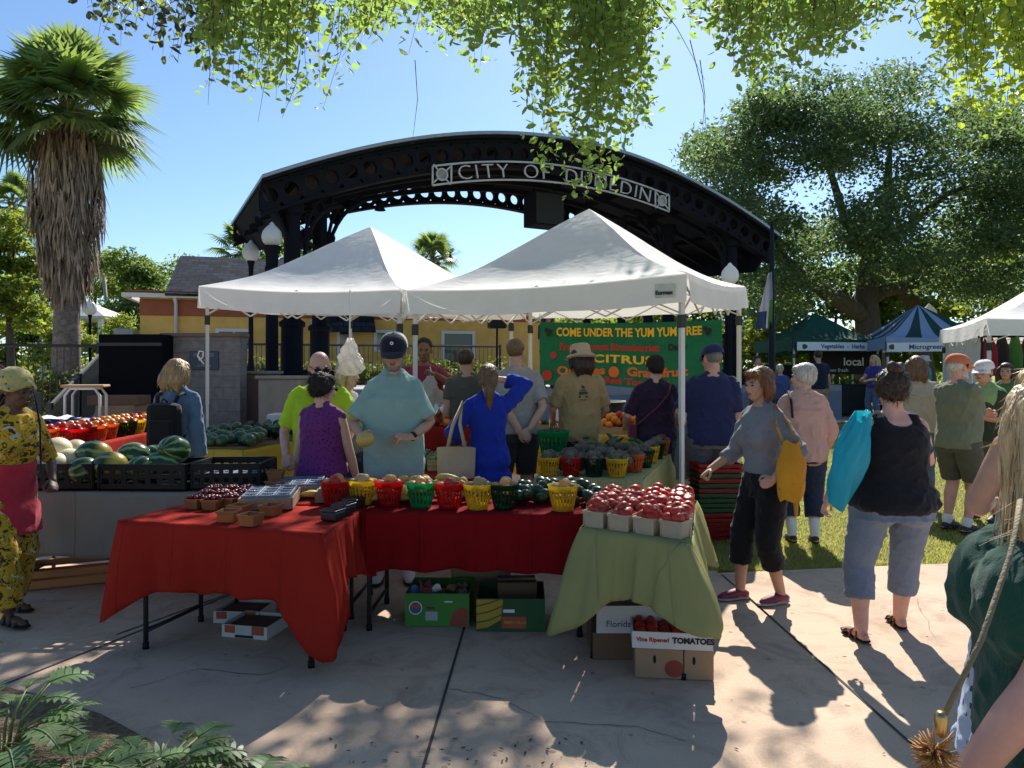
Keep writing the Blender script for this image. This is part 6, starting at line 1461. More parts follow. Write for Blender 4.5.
decal(t, disc(.042), y - .001, TXW, 'badge', -.135, .115); decal(t, disc(.036), y - .002, M('badge_blue', (.05, .10, .2), .7), 'badge_centre', -.135, .115); decal(t, rect(.06, .022), y - .003, OST, 'badge_band', -.135, .125); decal(t, rect(.075, .055), y - .001, M('label_grey', (.4, .42, .42), .8), 'paper_label', -.035, .065); decal(t, [(-.055, -.055), (.06, -.055), (.06, .05), (.02, .06), (-.03, .03)], y - .001, M('tomato_print_dark', (.30, .06, .035), .8), 'fruit_print', .13, .06); decal(t, rect(.05, .008), y - .001, TXW, 'small_print', .07, .155); decal(t, rect(.05, .016), y - .001, M('brown_print', (.1, .05, .02), .8), 'small_print', -.04, .115)
for k in range(5):
 m = MB(); m.grid(lambda u, v: ((u - .5) * .14, (v - .5) * .14, .03 * math.sin(u * 9 + k) * math.sin(v * 7 + k)), 10, 10); o = m.build('crumpled_bag', [M('blue_wrap', (.12, .2, .42), .5), M('red_wrap', (.4, .08, .08), .5), WHITECL, CARDD, M('tan_wrap', (.35, .2, .14), .6)][k]); o.location = (p.x - .12 + .06 * k, p.y + .10 + .03 * (k % 3), .17 + .02 * (k % 2)); o.rotation_euler = (.5, .2 * k, k); tag(o, ['blue', 'red', 'white', 'brown', 'tan'][k] + ' crumpled wrapping in the bright green carton', 'wrapping')
p = onz(512, 632, 0); t = openbox('fruit_carton', 'dark green and yellow printed fruit carton, right of the bright green one', 'box', (p.x - .005, p.y + .19, .003), -.02, (.42, .38, .20), GDK); y = -.1905
decal(t, [(-.208, .012), (-.14, .025), (-.06, .07), (-.045, .195), (-.208, .195)], y - .001, YST, 'yellow_band');
for k in range(3): decal(t, [(-.208, .05 + .05 * k), (-.13, .065 + .052 * k), (-.052, .10 + .05 * k), (-.052, .108 + .05 * k), (-.13, .073 + .052 * k), (-.208, .058 + .05 * k)], y - .002, GDK, 'stripe')
decal(t, rect(.15, .07), y - .001, OST, 'red_panel', .02, .055); decal(t, rect(.07, .02), y - .001, TXW, 'small_print', -.01, .125); put(t, 'print', 'FRESH FRUIT', .024, Vector(t.location) + Vector((.03, y - .006, .055)), (1, -.02, 0), TXY)
closedbox('dark brown box standing inside the dark green carton', (p.x + .03, p.y + .26, .012), .05, (.25, .18, .24), CARDD)
closedbox('pale cardboard box on the ground behind the bright green carton', (p.x - .22, p.y + .62, .0), .1, (.40, .26, .30), CARD)
# tomato cartons under the sage table
p = onz(678, 684, 0); ang = -.12; cx, cy = p.x + .0, p.y + .20
bx = closedbox('brown tomato carton with hand holes on the ground under the sage green table', (cx + .01, cy, .002), ang, (.40, .30, .155), CARD, tape=False); y = -.151
for sx in (-.10, .10): decal(bx, disc(.022, 14, .35), y - .0005, BLACKPL, 'hand_hole', sx, .10)
decal(bx, disc(.045, 16, 1.1), y - .0005, M('faded_tomato_print', (.27, .05, .03), .85), 'tomato_print', .0, .055)
bx = openbox('tomato_carton', 'white open carton printed Vine Ripened TOMATOES on top of the brown carton', 'box', (cx, cy, .159), ang, (.41, .31, .085), WCARD); y = -.156
rt = Matrix.Rotation(ang, 3, 'Z'); nrm_ = rt @ Vector((0, -1, 0)); rr = rt @ Vector((1, 0, 0)); o0 = Vector(bx.location)
put(bx, 'lettering', 'TOMATOES', .040, o0 + rt @ Vector((.105, y, .045)), rr, TXB, bold=.0022); bx_l = put(bx, 'script_lettering', 'Vine Ripened', .031, o0 + rt @ Vector((-.10, y, .045)), rr, TXR, bold=.001)
for o in (c for c in bpy.data.objects if c.parent is bx and 'lettering' in c.name): o.matrix_parent_inverse = Matrix.Rotation(ang, 4, 'Z').inverted()
for k in range(26):
 q = rt @ Vector((-.16 + .064 * (k % 6), -.11 + .055 * (k // 6), 0)); fruit_obj(MT, (cx + q.x, cy + q.y, .205 + rng.random() * .02), 'red tomato in the white lettered carton under the sage green table', 'tomato', 'tomatoes in the carton under the table')
bx = closedbox('dark cardboard carton on the ground left behind the tomato cartons', (cx - .22, cy + .28, 0), .0, (.36, .34, .15), CARDD); bx = openbox('floral_carton', 'white carton with a blue printed front behind the tomato cartons', 'box', (cx - .20, cy + .27, .152), .0, (.36, .34, .15), WCARD); put(bx, 'lettering', 'Florida', .05, Vector(bx.location) + Vector((-.06, -.172, .05)), (1, 0, 0), TXN)
bx = openbox('pepper_crate', 'pale open crate of red peppers at the back under the sage green table', 'box', (cx + .03, cy + .42, 0), -.1, (.40, .32, .28), M('grey_green_carton', (.22, .27, .24), .8))
for k in range(12): fruit_obj(MT2, (cx - .1 + .07 * (k % 4) + .03, cy + .34 + .08 * (k // 4), .27 + .02 * rng.random()), 'red pepper filling the crate at the back under the sage green table', 'pepper', 'red peppers under the table')
# white and red strawberry trays under the red table, wooden crate on the left
p = onz(247, 641, 0)
for k, (dx_, dy_, dz_, lb) in enumerate(((0, .16, 0.003, 'red and white printed fruit tray on the ground under the bright red table'), (-.16, .42, .003, 'second red and white fruit tray farther under the bright red table'))):
 t = openbox('fruit_tray', lb, 'tray', (p.x + dx_, p.y + dy_, dz_), -.22 if k == 0 else -.1, (.30, .26, .075), WCARD); y = -.131
 decal(t, rect(.07, .045), y - .001, OST, 'red_print', -.095, .05); decal(t, rect(.08, .05), y - .001, OST, 'red_print', .09, .05); decal(t, rect(.10, .06), y - .002, M('label_pale_b', (.5, .5, .5), .8), 'paper_label', 0, .04); decal(t, rect(.12, .016), y - .003, TXB, 'bar_print', 0, .012)
 m = MB(); m.box((0, 0, .035), (.27, .23, .05), bev=.01); m.build('liner', CARDD, t)
OWD = M('orange_wood', (.46, .19, .06), .6, .2, 4, stretch=(1, 6, 6)); t = thing('wooden_crate', 'orange wooden slatted crate on the ground under the grey cloth table', 'crate', (-3.32, 5.62, 0), .42); m = MB()
for s in (-1, 1): m.box((0, s * .19, .045), (.62, .016, .055)); m.box((0, s * .19, .115), (.62, .016, .05)); m.box((s * .302, 0, .08), (.016, .364, .11))
for k in range(5): m.box((0, -.145 + .072 * k, .012), (.58, .055, .012))
for sx in (-1, 1):
 for sy in (-1, 1): m.box((sx * .285, sy * .172, .075), (.03, .02, .13))
m.build('slats', OWD, t)
# stack of red and green shopping baskets
def shopmesh(mat):
 m = MB(); w, d, h, tp = .40, .29, .20, .82
 o = [(-w / 2, -d / 2), (w / 2, -d / 2), (w / 2, d / 2), (-w / 2, d / 2)]
 for k in range(9):
  z0 = h * k / 9; s = tp + (1 - tp) * k / 9;
  if k in (0, 8): hh = .03
  else: hh = .010
  for q in range(4):
   a, b = Vector((*o[q], 0)) * s, Vector((*o[(q + 1) % 4], 0)) * s; c = (a + b) / 2; L = (b - a).length; m.box((c.x, c.y, z0 + hh / 2), (L, .006, hh), math.atan2((b - a).y, (b - a).x))
 for q in range(4):
  a, b = Vector((*o[q], 0)), Vector((*o[(q + 1) % 4], 0)); n = 14 if q % 2 == 0 else 10
  for k in range(n + 1): p = a.lerp(b, k / n); m.tube([p * tp, p + Vector((0, 0, h))], .004, 4, smooth=False)
 m.box((0, 0, .003), (w * tp, d * tp, .006))
 for q in range(4):
  a, b = Vector((*o[q], 0)), Vector((*o[(q + 1) % 4], 0)); c = (a + b) / 2; m.box((c.x * 1.02, c.y * 1.03, h + .004), ((b - a).length + .02, .022, .014), math.atan2((b - a).y, (b - a).x))
 return m.mesh('shopping_basket', mat)
SBR, SBG = shopmesh(plastic('shop_red', (.42, .012, .02))), shopmesh(plastic('shop_green', (.008, .15, .065)))
p = onz(719, 541, 0); seq = 'rrggrgrrggrr'[::-1]; z = .0
seq = ['r', 'r', 'g', 'g', 'g', 'g', 'r', 'g', 'r', 'g', 'r', 'r']
for k, c in enumerate(seq):
 o = bpy.data.objects.new('shopping_basket', SBR if c == 'r' else SBG); COL.objects.link(o); o.location = (p.x, p.y + .12, .004 + k * .046); o.rotation_euler = (0, 0, .06 + rng.uniform(-.03, .03)); cn = 'red' if c == 'r' else 'green'
 o.rotation_euler = (rng.uniform(-.012, .012), rng.uniform(-.012, .012), o.rotation_euler.z)
 o['_'] = 1; del o['_']
 tag(o, {0: 'red shopping basket at the very bottom of the stack on the grass edge', len(seq) - 1: 'red shopping basket topmost on the stack beside the sage green table'}.get(k, f'{cn} shopping basket nested inside the stack beside the sage green table'), 'basket', None if k in (0, len(seq) - 1) else f'{cn} shopping baskets nested in the stack')
# leaf litter and twigs on the concrete
LIT = M('dead_leaf', (.09, .055, .03), .9, .3, 20); pos = []
for k in range(46):
 px, py = rng.uniform(330, 610), 738 + 30 * rng.random() ** .7
 q = onz(px, py, 0); pos.append((q.x, q.y, .008))
for k in range(170): pos.append((rng.uniform(-2.5, 3.2), rng.uniform(2.9, 5.8), .008))
o = leafcards('leaf_litter', np.array(pos), np.array([.03] * 46 + [.006 + .024 * rng.random() ** 3 for _ in range(170)]), [LIT], None, .45, 0, seed=3); me = o.data; co = np.empty(len(me.vertices) * 3); me.vertices.foreach_get('co', co); co = co.reshape(-1, 3); co[:, 2] = .005 + np.abs(co[:, 2] - .008) * .3; me.vertices.foreach_set('co', co.ravel()); tag(o, kind='stuff')
# ---------------------------------------------------------------- the people
def C_(n, c, **k): return cloth(n, c, **k)
def P_(px, Y): return ((px - 512) / FPX * Y, Y, gz((px - 512) / FPX * Y, Y) + .003)
NAVY = C_('navy_cotton', (.022, .027, .085)); BLKC = C_('black_cotton', (.008, .008, .010)); KHK = C_('khaki_cotton', (.33, .26, .18)); DGR = C_('dark_grey_cotton', (.045, .042, .045)); DEN = C_('denim', (.09, .14, .23)); DKD = C_('dark_denim', (.02, .03, .06))
SHB = M('dark_shoe', (.03, .028, .028), .6); SHM = M('maroon_shoe', (.17, .02, .05), .6, .3, 40); SHW = M('white_shoe', (.6, .6, .58), .6); SHN = M('brown_leather', (.10, .05, .03), .5)
_t = NT('yellow_print_cloth'); _v = _t.coord(); _c = _t.ramp(_t.noise(_v, 4, 4), [(.3, (.42, .25, .015)), (.7, (.58, .36, .025))])
_c = _t.mix(_t.ramp(_t.noise(_v, 17, 3, .6, 2.2), [(.55, 0), (.58, 1)]), _c, (.045, .035, .02)); _c = _t.mix(_t.ramp(_t.noise(_v, 13, 2, .5, 1.5), [(.63, 0), (.66, 1)]), _c, (.5, .46, .36)); YPR = _t.bsdf(_c, .85, 0, _t.bump(_t.noise(_v, 9, 4, .55, .8), .5, .02), .2, sheen=.1); PPR = printed('purple_print_cloth', (.16, .03, .16), (.06, .01, .06), 45, .3); FPR = printed('floral_print_cloth', (.35, .45, .62), (.03, .04, .09), 20, .3)
def bagthing(name, label, cat, loc): return thing(name, label, cat, loc)
# woman in yellow print at the left edge
r, B, J, HM, W = person('dark skinned woman in yellow print clothes, pink apron and headscarf stepping past the melons', P_(5, 4.78), 66, 1.60, .86, 'f', 'dark', lean=12, head=(10, 14, 0), bust=1, feet={'L': (.07, .06, 6), 'R': (-.06, -.13, 2)},
 L=dict(t=(.09, -.16, .55), pole=(.8, .8, -.2), curl=.8), Rr=dict(t=(-.15, -.10, .53), pole=(-.5, .9, 0)), top=dict(mat=YPR, sleeve=1.0, hem=.42, loose=1.05, e=.022), bottom=dict(mat=YPR, to=.07, ew=.035, name='trousers'),
 over=(dict(name='apron', mat=C_('pink_apron', (.46, .03, .05)), z=(.34, .64), e=.05, flare=.08),), hat=dict(kind='scarf', mat=printed('scarf_print', (.42, .36, .14), (.12, .10, .08), 30, .25)), shoes=dict(mat=SHB, sandal=1), seed=3)
def hairtube(root, pts, rad, mat, name='braid'):
 m = MB(); m.tube(pts, rad, 8); return m.build(name, mat, root)
for k in range(4): x = -.04 + .025 * k; hairtube(r, [HM @ Vector((x, .05, -.03)), HM @ Vector((x, .075, -.08)), HM @ Vector((x, .06, -.15 - .01 * k))], [.012, .012, .006], HR['black'])
m = MB(); m.tube([W.inverted() @ at(*q) for q in ((33, 386, 4.62), (40, 425, 4.58), (41, 472, 4.58))], .006, 6); m.build('lanyard', BLKC, r)
# woman with the backpack
r, B, J, HM, W = person('woman with wavy blond hair and a black backpack, seen from behind at the block wall', P_(178, 6.7), 176, 1.69, 1.0, 'f', 'fair', head=(-14, 8, 0), top=dict(mat=C_('denim_shirt', (.10, .16, .25)), sleeve=1.9, loose=1.0, e=.02, hem=.44, bag=.01), bottom=dict(mat=DKD), hair=dict(style='mid', mat=HR['blond'], amp=.008, vol=.004), shoes=dict(mat=SHB), L=dict(t=(.13, -.12, .50)), seed=5)
bp = thing('backpack', 'black backpack on the woman with wavy blond hair', 'backpack', tuple(W @ (B(0, .135, .655)))); m = MB(); k = 1.69
m.box((0, 0, -.02), (.30, .14, .44), 0, bev=.06); m.build('main_bag', BLKC, bp); m = MB(); m.box((0, -.075, -.06), (.21, .05, .22), 0, bev=.02); m.build('pocket', BLKC, bp)
for sx in (-1, 1): m = MB(); m.tube([Vector((sx * .07, .02, .17)), Vector((sx * .09, .06, .255)), Vector((sx * .105, .13, .285)), Vector((sx * .12, .25, .2)), Vector((sx * .13, .25, .02)), Vector((sx * .11, .05, -.17))], .020, 8, flat=(1, .35), up=(1, 0, 0)); m.build('strap', BLKC, bp)
m = MB(); m.tube([(-.03, 0, .2), (0, -.01, .235), (.03, 0, .2)], .008, 6); m.build('loop', BLKC, bp)
# bald man, purple top, blond woman, man with the cap
person('bald man in a lime green shirt facing the woman in the purple top', P_(320, 6.0), 10, 1.75, 1.08, 'm', 'rosy', head=(14, 16, 0), belly=.02, top=dict(mat=C_('lime_shirt', (.50, .72, .035), trans=.25, tcol=(.6, .9, .03)), sleeve=.85, hem=.47, loose=1.04, e=.022, ew=.03), bottom=dict(mat=KHK, to=.28), shoes=dict(mat=SHW), Rr=dict(t=(-.14, -.10, .53)), L=dict(t=(.1, -.16, .56)), hair=dict(style='rim', mat=HR['grey'], vol=-.0055), glasses=True, seed=7)
person('woman with short dark curly hair in a purple sleeveless top, back to the camera', P_(323, 5.72), 168, 1.57, 1.12, 'f', 'fair', head=(-38, 6, 0), top=dict(mat=PPR, sleeve=0, hem=.42, loose=1.06, e=.02, flare=.06), bottom=dict(mat=BLKC, to=.3), hair=dict(style='curly', mat=HR['black'], vol=.006), shoes=dict(mat=SHB), glasses=True, L=dict(t=(.16, -.03, .47)), Rr=dict(t=(-.15, -.06, .48)), seed=8)
person('grey topped woman with light hair half hidden behind the hanging plastic bags', P_(347, 6.75), 75, 1.68, 1.0, 'f', 'fair', head=(0, 5, 0), top=dict(mat=C_('grey_top', (.22, .21, .20)), sleeve=1.5), bottom=dict(mat=DKD), hair=dict(style='bob', mat=HR['ash']), shoes=dict(mat=SHB), Rr=dict(t=(-.06, -.22, .70)), seed=9)
r, B, J, HM, W = person('bearded man in a teal shirt and dark cap looking down, holding a mango', P_(394, 5.62), 6, 1.87, .90, 'm', 'tan', sw=.78, head=(-4, 17, 0), belly=.03, beard=HR['grey'], top=dict(mat=C_('teal_shirt', (.36, .52, .46), trans=.3, tcol=(.12, .58, .56)), sleeve=.88, hem=.425, loose=1.2, e=.026, ew=.022, bag=.004, collar=1, amp=.017, fr=18), bottom=dict(mat=KHK, to=.27, e=.001, ew=.0), shoes=dict(mat=SHW, high=0, sock=.2),
 Rr=dict(t=(-.115, -.16, .60), pole=(-.8, .6, -.5), curl=.8, back=(-.6, -.6, .1), dir=(.25, -.8, -.1)), L=dict(t=(.075, -.17, .595), pole=(.9, .5, -.5), dir=(-.9, -.3, .12), back=(.1, -.5, .8), curl=.45), hat=dict(kind='cap', mat=C_('cap_navy', (.012, .014, .03)), mat2=C_('cap_white', (.6, .58, .55)), logo='O', logomat=TXW, tilt=4), hair=dict(style='buzz', mat=HR['grey']), seed=10)
m = MB(); wr = J['armL'][1].lerp(J['armL'][2], .93); d = (J['armL'][2] - J['armL'][1]).normalized(); m.tube([wr - d * .012, wr + d * .012], .034, 12); m.build('wristwatch', BLACKPL, r)
m = MB(); m.box(tuple(B(.055, -.128, .70)), (.10, .006, .11), -.0);
MG = oblong('mango', FM['squash'], .058, .135, .004, .9); wr = W @ (J['armR'][2] + J['armR'][3] * .10 + Vector((.01, -.02, -.0))); fruit_obj(MG, tuple(wr), 'big yellow mango held by the man in the teal shirt', 'mango', None, (.3, -.2, .6))
# hanging roll of plastic bags
PLB = NT('thin_plastic'); _v = PLB.coord(); PLB = PLB.bsdf((.75, .72, .68), .3, 0, PLB.bump(PLB.noise(_v, 18, 4, .6, 1.5), 1, .04), .5, .5, (.8, .76, .7))
def plasticbag(label, top, w, h, cordtop=None, seed=0):
 t = thing('plastic_bag', label, 'bag', tuple(top)); m = MB()
 def f(u, v):
  a = u * 6.283; p = v; rr = w / 2 * (.25 + .75 * math.sin(min(1, p * 1.35) * math.pi / 2) ** 1.2) * (1 if p < .93 else 1 - (p - .93) * 9)
  rr *= 1 + .20 * math.sin(3 * a + p * 9 + seed) + .13 * math.sin(7 * a - p * 14) + .08 * math.sin(13 * a + p * 25); return (rr * math.cos(a), rr * .6 * math.sin(a), -p * h)
 m.grid(f, 48, 30); m.build('bag_film', PLB, t)
 m = MB(); m.tube([(0, 0, -.02), (.01, 0, .06), (0, 0, .10)] if cordtop is None else [(0, 0, -.02), (0, 0, cordtop - top[2])], .006, 5); m.build('handle', WHITECL, t); return t
plasticbag('bunch of thin white plastic bags hanging from the tent frame beside the bald man', at(350, 338, 6.3), .19, .32, 2.28, 1)
# back row
r, B, J, HM, W = person('dark skinned man in a maroon shirt holding up a white plastic bag', P_(424, 8.65), 4, 1.93, 1.05, 'm', 'brown', head=(0, 8, 0), top=dict(mat=C_('maroon_shirt', (.22, .025, .045)), sleeve=.9, loose=1.05, e=.02), bottom=dict(mat=DGR), hair=dict(style='buzz', mat=HR['black']), shoes=dict(mat=SHB), L=dict(t=(.075, -.18, .78), pole=(.9, .4, -.6), curl=.9), seed=11)
wr = W @ (J['armL'][2] + J['armL'][3] * .07); plasticbag('white plastic bag of produce hanging from the maroon shirt man\'s hand', wr + Vector((0, -.03, -.04)), .27, .40, None, 2)
person('man in an olive grey shirt, seen from behind left of the woman in blue', P_(467, 8.0), 186, 1.80, 1.05, 'm', 'tan', head=(-28, 5, 0), top=dict(mat=C_('olive_grey_shirt', (.095, .085, .065)), loose=1.04), bottom=dict(mat=DGR), hair=dict(style='buzz', mat=HR['brown']), shoes=dict(mat=SHB), seed=12)
r, B, J, HM, W = person('woman with a light brown ponytail in a blue dress, right arm raised to her brow', P_(488, 6.2), 184, 1.65, 1.0, 'f', 'fair', head=(4, 4, 0), top=dict(mat=C_('royal_blue_dress', (.012, .035, .34), trans=.08), sleeve=1.7, hem=.28, flare=.06, e=.02, name='dress', bag=.008, amp=.016), hair=dict(style='pony', mat=HR['light'], amp=.007), shoes=dict(mat=SHN),
 Rr=dict(t=(-.055, -.085, .92), pole=(-1, .0, .1), dir=(.8, -.2, .3), back=(-.2, .2, 1)), L=dict(t=(.15, -.12, .60), pole=(.7, .7, -.6)), seed=13)
tb = thing('tote_bag', 'natural canvas tote bag on the shoulder of the woman in the blue dress', 'bag', tuple(W @ B(.16, .085, .46))); CAN = C_('canvas', (.42, .34, .24)); m = MB()
def f(u, v): a = u * 6.283; return (math.copysign(abs(math.cos(a)) ** .5, math.cos(a)) * (.145 + .015 * v) * 1, math.copysign(abs(math.sin(a)) ** .7, math.sin(a)) * .06 * (.75 + .5 * v) + .01 * math.sin(v * 9), -.22 + .42 * v - .02 * math.sin(a) * v)
m.grid(f, 32, 12); m.add([f(k / 32, 0) for k in range(32)], [tuple(range(31, -1, -1))]); m.build('bag_body', CAN, tb)
for dy in (-.05, .05): m = MB(); m.tube([(-.07, dy, .19), (-.03, dy * .8 - .01, .38), (.05, dy * .3 + .02, .575), (.03, dy * .8, .40), (.075, dy, .19)], .014, 6, flat=(1, .3), up=(1, 0, 0)); m.build('strap', CAN, tb)
person('man in a pale grey t-shirt with both hands clasped behind his back', P_(517, 7.6), 196, 1.90, 1.04, 'm', 'fair', head=(-40, 4, 0), top=dict(mat=C_('pale_grey_tee', (.33, .31, .29)), sleeve=.8, loose=1.05, hem=.49, e=.02, ew=.025), bottom=dict(mat=DGR, to=.26, ew=.028), hair=dict(style='buzz', mat=HR['light']), shoes=dict(mat=SHW), L=dict(t=(.02, .13, .505), pole=(1, .3, -.2), dir=(-.7, .2, -.5), back=(0, 1, 0)), Rr=dict(t=(-.035, .125, .52), pole=(-1, .3, -.2), dir=(.7, .2, -.5), back=(0, 1, 0)), seed=14)
r, B, J, HM, W = person('long haired person in a beige bucket hat and tan t-shirt with a back print', P_(580, 7.75), 188, 1.84, 1.02, 'm', 'tan', head=(14, 4, 0), top=dict(mat=C_('tan_tee', (.37, .26, .12)), sleeve=.85, hem=.46, loose=1.06, e=.022, ew=.026), bottom=dict(mat=BLKC), hair=dict(style='mid', mat=HR['brown'], w=.8), hat=dict(kind='bucket', mat=C_('beige_hat', (.44, .35, .23))), shoes=dict(mat=SHB), L=dict(t=(.13, -.14, .56)), Rr=dict(t=(-.12, -.14, .56)), seed=15)
INK = M('shirt_ink', (.06, .065, .05), .9, bump=0)
m = MB();
for (x, z, w, h) in ((0, .765, .022, .016), (0, .745, .045, .007), (0, .727, .052, .016), (-.02, .707, .018, .010), (.02, .707, .018, .010), (0, .69, .04, .006)):
 m.grid(lambda u, v: tuple(B(x + (u - .5) * w, .0865 + .008 * math.sin((z - .66) * 20) - .3 * (x + (u - .5) * w) ** 2, z + (v - .5) * h)), 6, 2)
pr_ = m.build('back_print', INK, r); pr_.modifiers.new('s', 'SHRINKWRAP').target = next(c for c in bpy.data.objects if c.parent is r and c.name.startswith('shirt')); pr_.modifiers['s'].offset = .004; pr_.modifiers['s'].wrap_mode = 'ABOVE_SURFACE'
r, B, J, HM, W = person('woman in a dark plum t-shirt with a thin bag strap across her back', P_(655, 7.65), 184, 1.74, 1.15, 'f', 'fair', head=(10, 8, 0), top=dict(mat=C_('plum_tee', (.028, .014, .035)), sleeve=.9, loose=1.05, e=.02), bottom=dict(mat=DKD), hair=dict(style='short', mat=HR['black'], amp=.006), shoes=dict(mat=SHB), L=dict(t=(.15, -.13, .57)), Rr=dict(t=(-.1, -.17, .6)), seed=16)
cb = thing('crossbody_bag', 'small maroon crossbody bag on the left hip of the woman in plum', 'bag', tuple(W @ B(.145, .03, .55))); MRN = C_('maroon_leather', (.16, .02, .04)); m = MB(); m.box((0, 0, 0), (.07, .17, .15), 0, bev=.02); m.build('pouch', MRN, cb)
O = Vector(cb.location); m = MB(); m.tube([W @ B(.14, .04, .57) - O, W @ B(.09, .085, .62) - O, W @ B(0, .093, .70) - O, W @ B(-.06, .082, .77) - O, W @ B(-.085, .04, .826) - O, W @ B(-.075, -.03, .81) - O], .011, 6, flat=(1, .4)); m.build('strap', MRN, cb)
person('heavy man in a navy t-shirt, dark cap and grey shorts behind the tent leg', P_(712, 7.25), 176, 1.83, 1.18, 'm', 'rosy', head=(22, 6, 0), belly=.02, top=dict(mat=NAVY, sleeve=.85, hem=.47, loose=1.06, e=.024, ew=.03), bottom=dict(mat=C_('grey_shorts', (.13, .125, .12)), to=.29, ew=.03), hat=dict(kind='cap', mat=NAVY), hair=dict(style='buzz', mat=HR['grey']), shoes=dict(mat=SHB), L=dict(t=(.15, -.17, .58)), seed=17)
# right of the tables
GRYT = C_('heather_grey_top', (.19, .195, .21))
r, B, J, HM, W = person('ginger haired woman in a grey top and black capris walking left with a mustard bag', P_(765, 5.12), -74, 1.62, 1.02, 'f', 'tan', head=(8, 8, 0), bust=1.0, lean=4, feet={'L': (.05, .03, 4), 'R': (-.05, -.10, -2)}, top=dict(mat=GRYT, sleeve=1.45, hem=.55, e=.018, bag=.004), bottom=dict(mat=BLKC, to=.155, ew=.018), hair=dict(style='bob', mat=HR['ginger'], amp=.007, vol=.003), shoes=dict(mat=SHM, high=0, sole=M('pale_sole', (.35, .3, .3), .7)),
 Rr=dict(t=(-.12, -.19, .555), pole=(-.4, 1, -.3), curl=.7), L=dict(t=(.16, -.07, .545), pole=(.5, 1.1, .1), dir=(-.2, -.8, -.4), back=(1, -.2, .3), curl=1), seed=18)
MUS = printed('mustard_print', (.55, .27, .02), (.25, .06, .02), 16, .15); tb = thing('shoulder_bag', 'mustard and orange patterned bag under the arm of the ginger haired woman', 'bag', tuple(W @ B(.185, -.005, .575))); T = Matrix.Rotation(R(-74), 4, 'Z') @ Matrix.Scale(.80, 4); m = MB()
def f(u, v): a = u * 6.283; w = .04 + .10 * math.sin(math.pi * min(1, .18 + v * .72)) ; return (math.sin(a) * .06 * (1.1 - .3 * v), math.cos(a) * w * (1 + .05 * math.sin(v * 13)), -.23 + .48 * v + .015 * math.sin(a * 3))
m.grid(f, 28, 14, mat=T); m.add([T @ Vector(f(k / 28, 0)) for k in range(28)], [tuple(range(27, -1, -1))]); m.build('bag_body', MUS, tb)
m = MB(); O = Vector(tb.location); m.tube([T @ Vector((-.01, -.05, .22)), T @ Vector((-.06, -.09, .36)), W @ B(.085, .01, .838) - O, T @ Vector((-.07, .02, .40)), T @ Vector((0, .05, .22))], .014, 6, flat=(1, .4)); m.build('strap', MUS, tb)
m = MB(); m.limb([T @ Vector((.03, .02, -.22)), T @ Vector((.03, .025, -.34))], [.02, .012], 8); m.build('tassel', MUS, tb)
PNK = C_('pink_cardigan', (.62, .40, .34), trans=.25, tcol=(.75, .42, .34))
r, B, J, HM, W = person('white haired woman in a pink cardigan and navy capris standing on the grass', P_(803, 6.85), 172, 1.65, 1.1, 'f', 'fair', head=(62, 4, 0), top=dict(mat=PNK, sleeve=1.85, hem=.46, loose=1.12, e=.028, bag=.012), bottom=dict(mat=DKD, to=.14, ew=.022), hair=dict(style='short', mat=HR['white'], vol=.006, amp=.007), shoes=dict(mat=SHB, high=0, sock=.38), seed=19, L=dict(t=(.12, -.15, .55)), Rr=dict(t=(-.14, -.12, .52)))
sb = thing('bag_strap', 'black bag strap over the left shoulder of the pink cardigan', 'bag', tuple(W @ B(.10, .0, .60))); O = Vector(sb.location); m = MB(); m.tube([W @ B(.075, .085, .70) - O, W @ B(.08, .075, .79) - O, W @ B(.075, .01, .845) - O, W @ B(.075, -.085, .77) - O, W @ B(.12, -.11, .62) - O], .020, 8, flat=(1, .35)); m.build('strap', BLKC, sb); m = MB(); m.box(tuple(W @ B(.13, -.10, .55) - O), (.20, .10, .24), 0, bev=.03); m.build('pouch', BLKC, sb)
r, B, J, HM, W = person('broad woman in a black tank top and denim capris, back to the camera', P_(892, 4.42), 180, 1.60, 1.42, 'f', 'rosy', head=(-6, 3, 0), feet={'L': (.13, .02, 8), 'R': (-.085, -.12, -10)}, top=dict(mat=C_('black_tank', (.010, .010, .013)), tank=1, sleeve=0, hem=.475, e=.022, loose=1.0), bottom=dict(mat=C_('faded_denim', (.17, .20, .26)), to=.145, ew=.012, cuff=.036, amp=.013), hair=dict(style='curly', mat=HR['brown'], vol=.006), shoes=dict(mat=SHN, sandal=1),
 L=dict(t=(.205, -.08, .50), pole=(.6, .8, 0)), Rr=dict(t=(-.12, -.20, .60), pole=(-.9, .6, -.5)), seed=20)
m = MB()
for c, q in (((.0, .045, .075), (.030, .03, .024)), ((.014, .05, .09), (.018, .018, .016)), ((-.018, .04, .088), (.016, .018, .016))): m.ell(c, q, 12, 8, 0, HM)
co, no, fs = bake(m, .006, 2); link('hair_bun', np_mesh('hair_bun', folds(co, no, .006, 90, 3), fs, HR['brown']), r)
TUR = M('turquoise_fabric', (.01, .34, .45), .55, .12, 6, .5, 12, bdist=.02, trans=.35, tcol=(.01, .5, .62)); tb = thing('tote_bag', 'bright turquoise tote bag over the shoulder of the woman in the black tank top', 'bag', tuple(W @ B(.185, .07, .675))); O = Vector(tb.location); m = MB()
def f(u, v): a = u * 6.283; w = (.012 + .086 * math.sin(math.pi * min(1, .10 + (1 - v) * .80)) ** .9) * (1 + .07 * math.sin(a * 5 + v * 8) + .05 * math.sin(a * 11 - v * 13) * v); return (math.cos(a) * w - .10 * (1 - v) ** 1.2 + .055 * v, math.sin(a) * w * .6 - .02 + .012 * math.sin(v * 11 + a * 2), -.28 + .56 * v - .03 * math.cos(a) * (1 - v))
m.grid(f, 66, 26); m.add([f(k / 66, 0) for k in range(66)], [tuple(range(65, -1, -1))]); m.build('bag_body', TUR, tb)
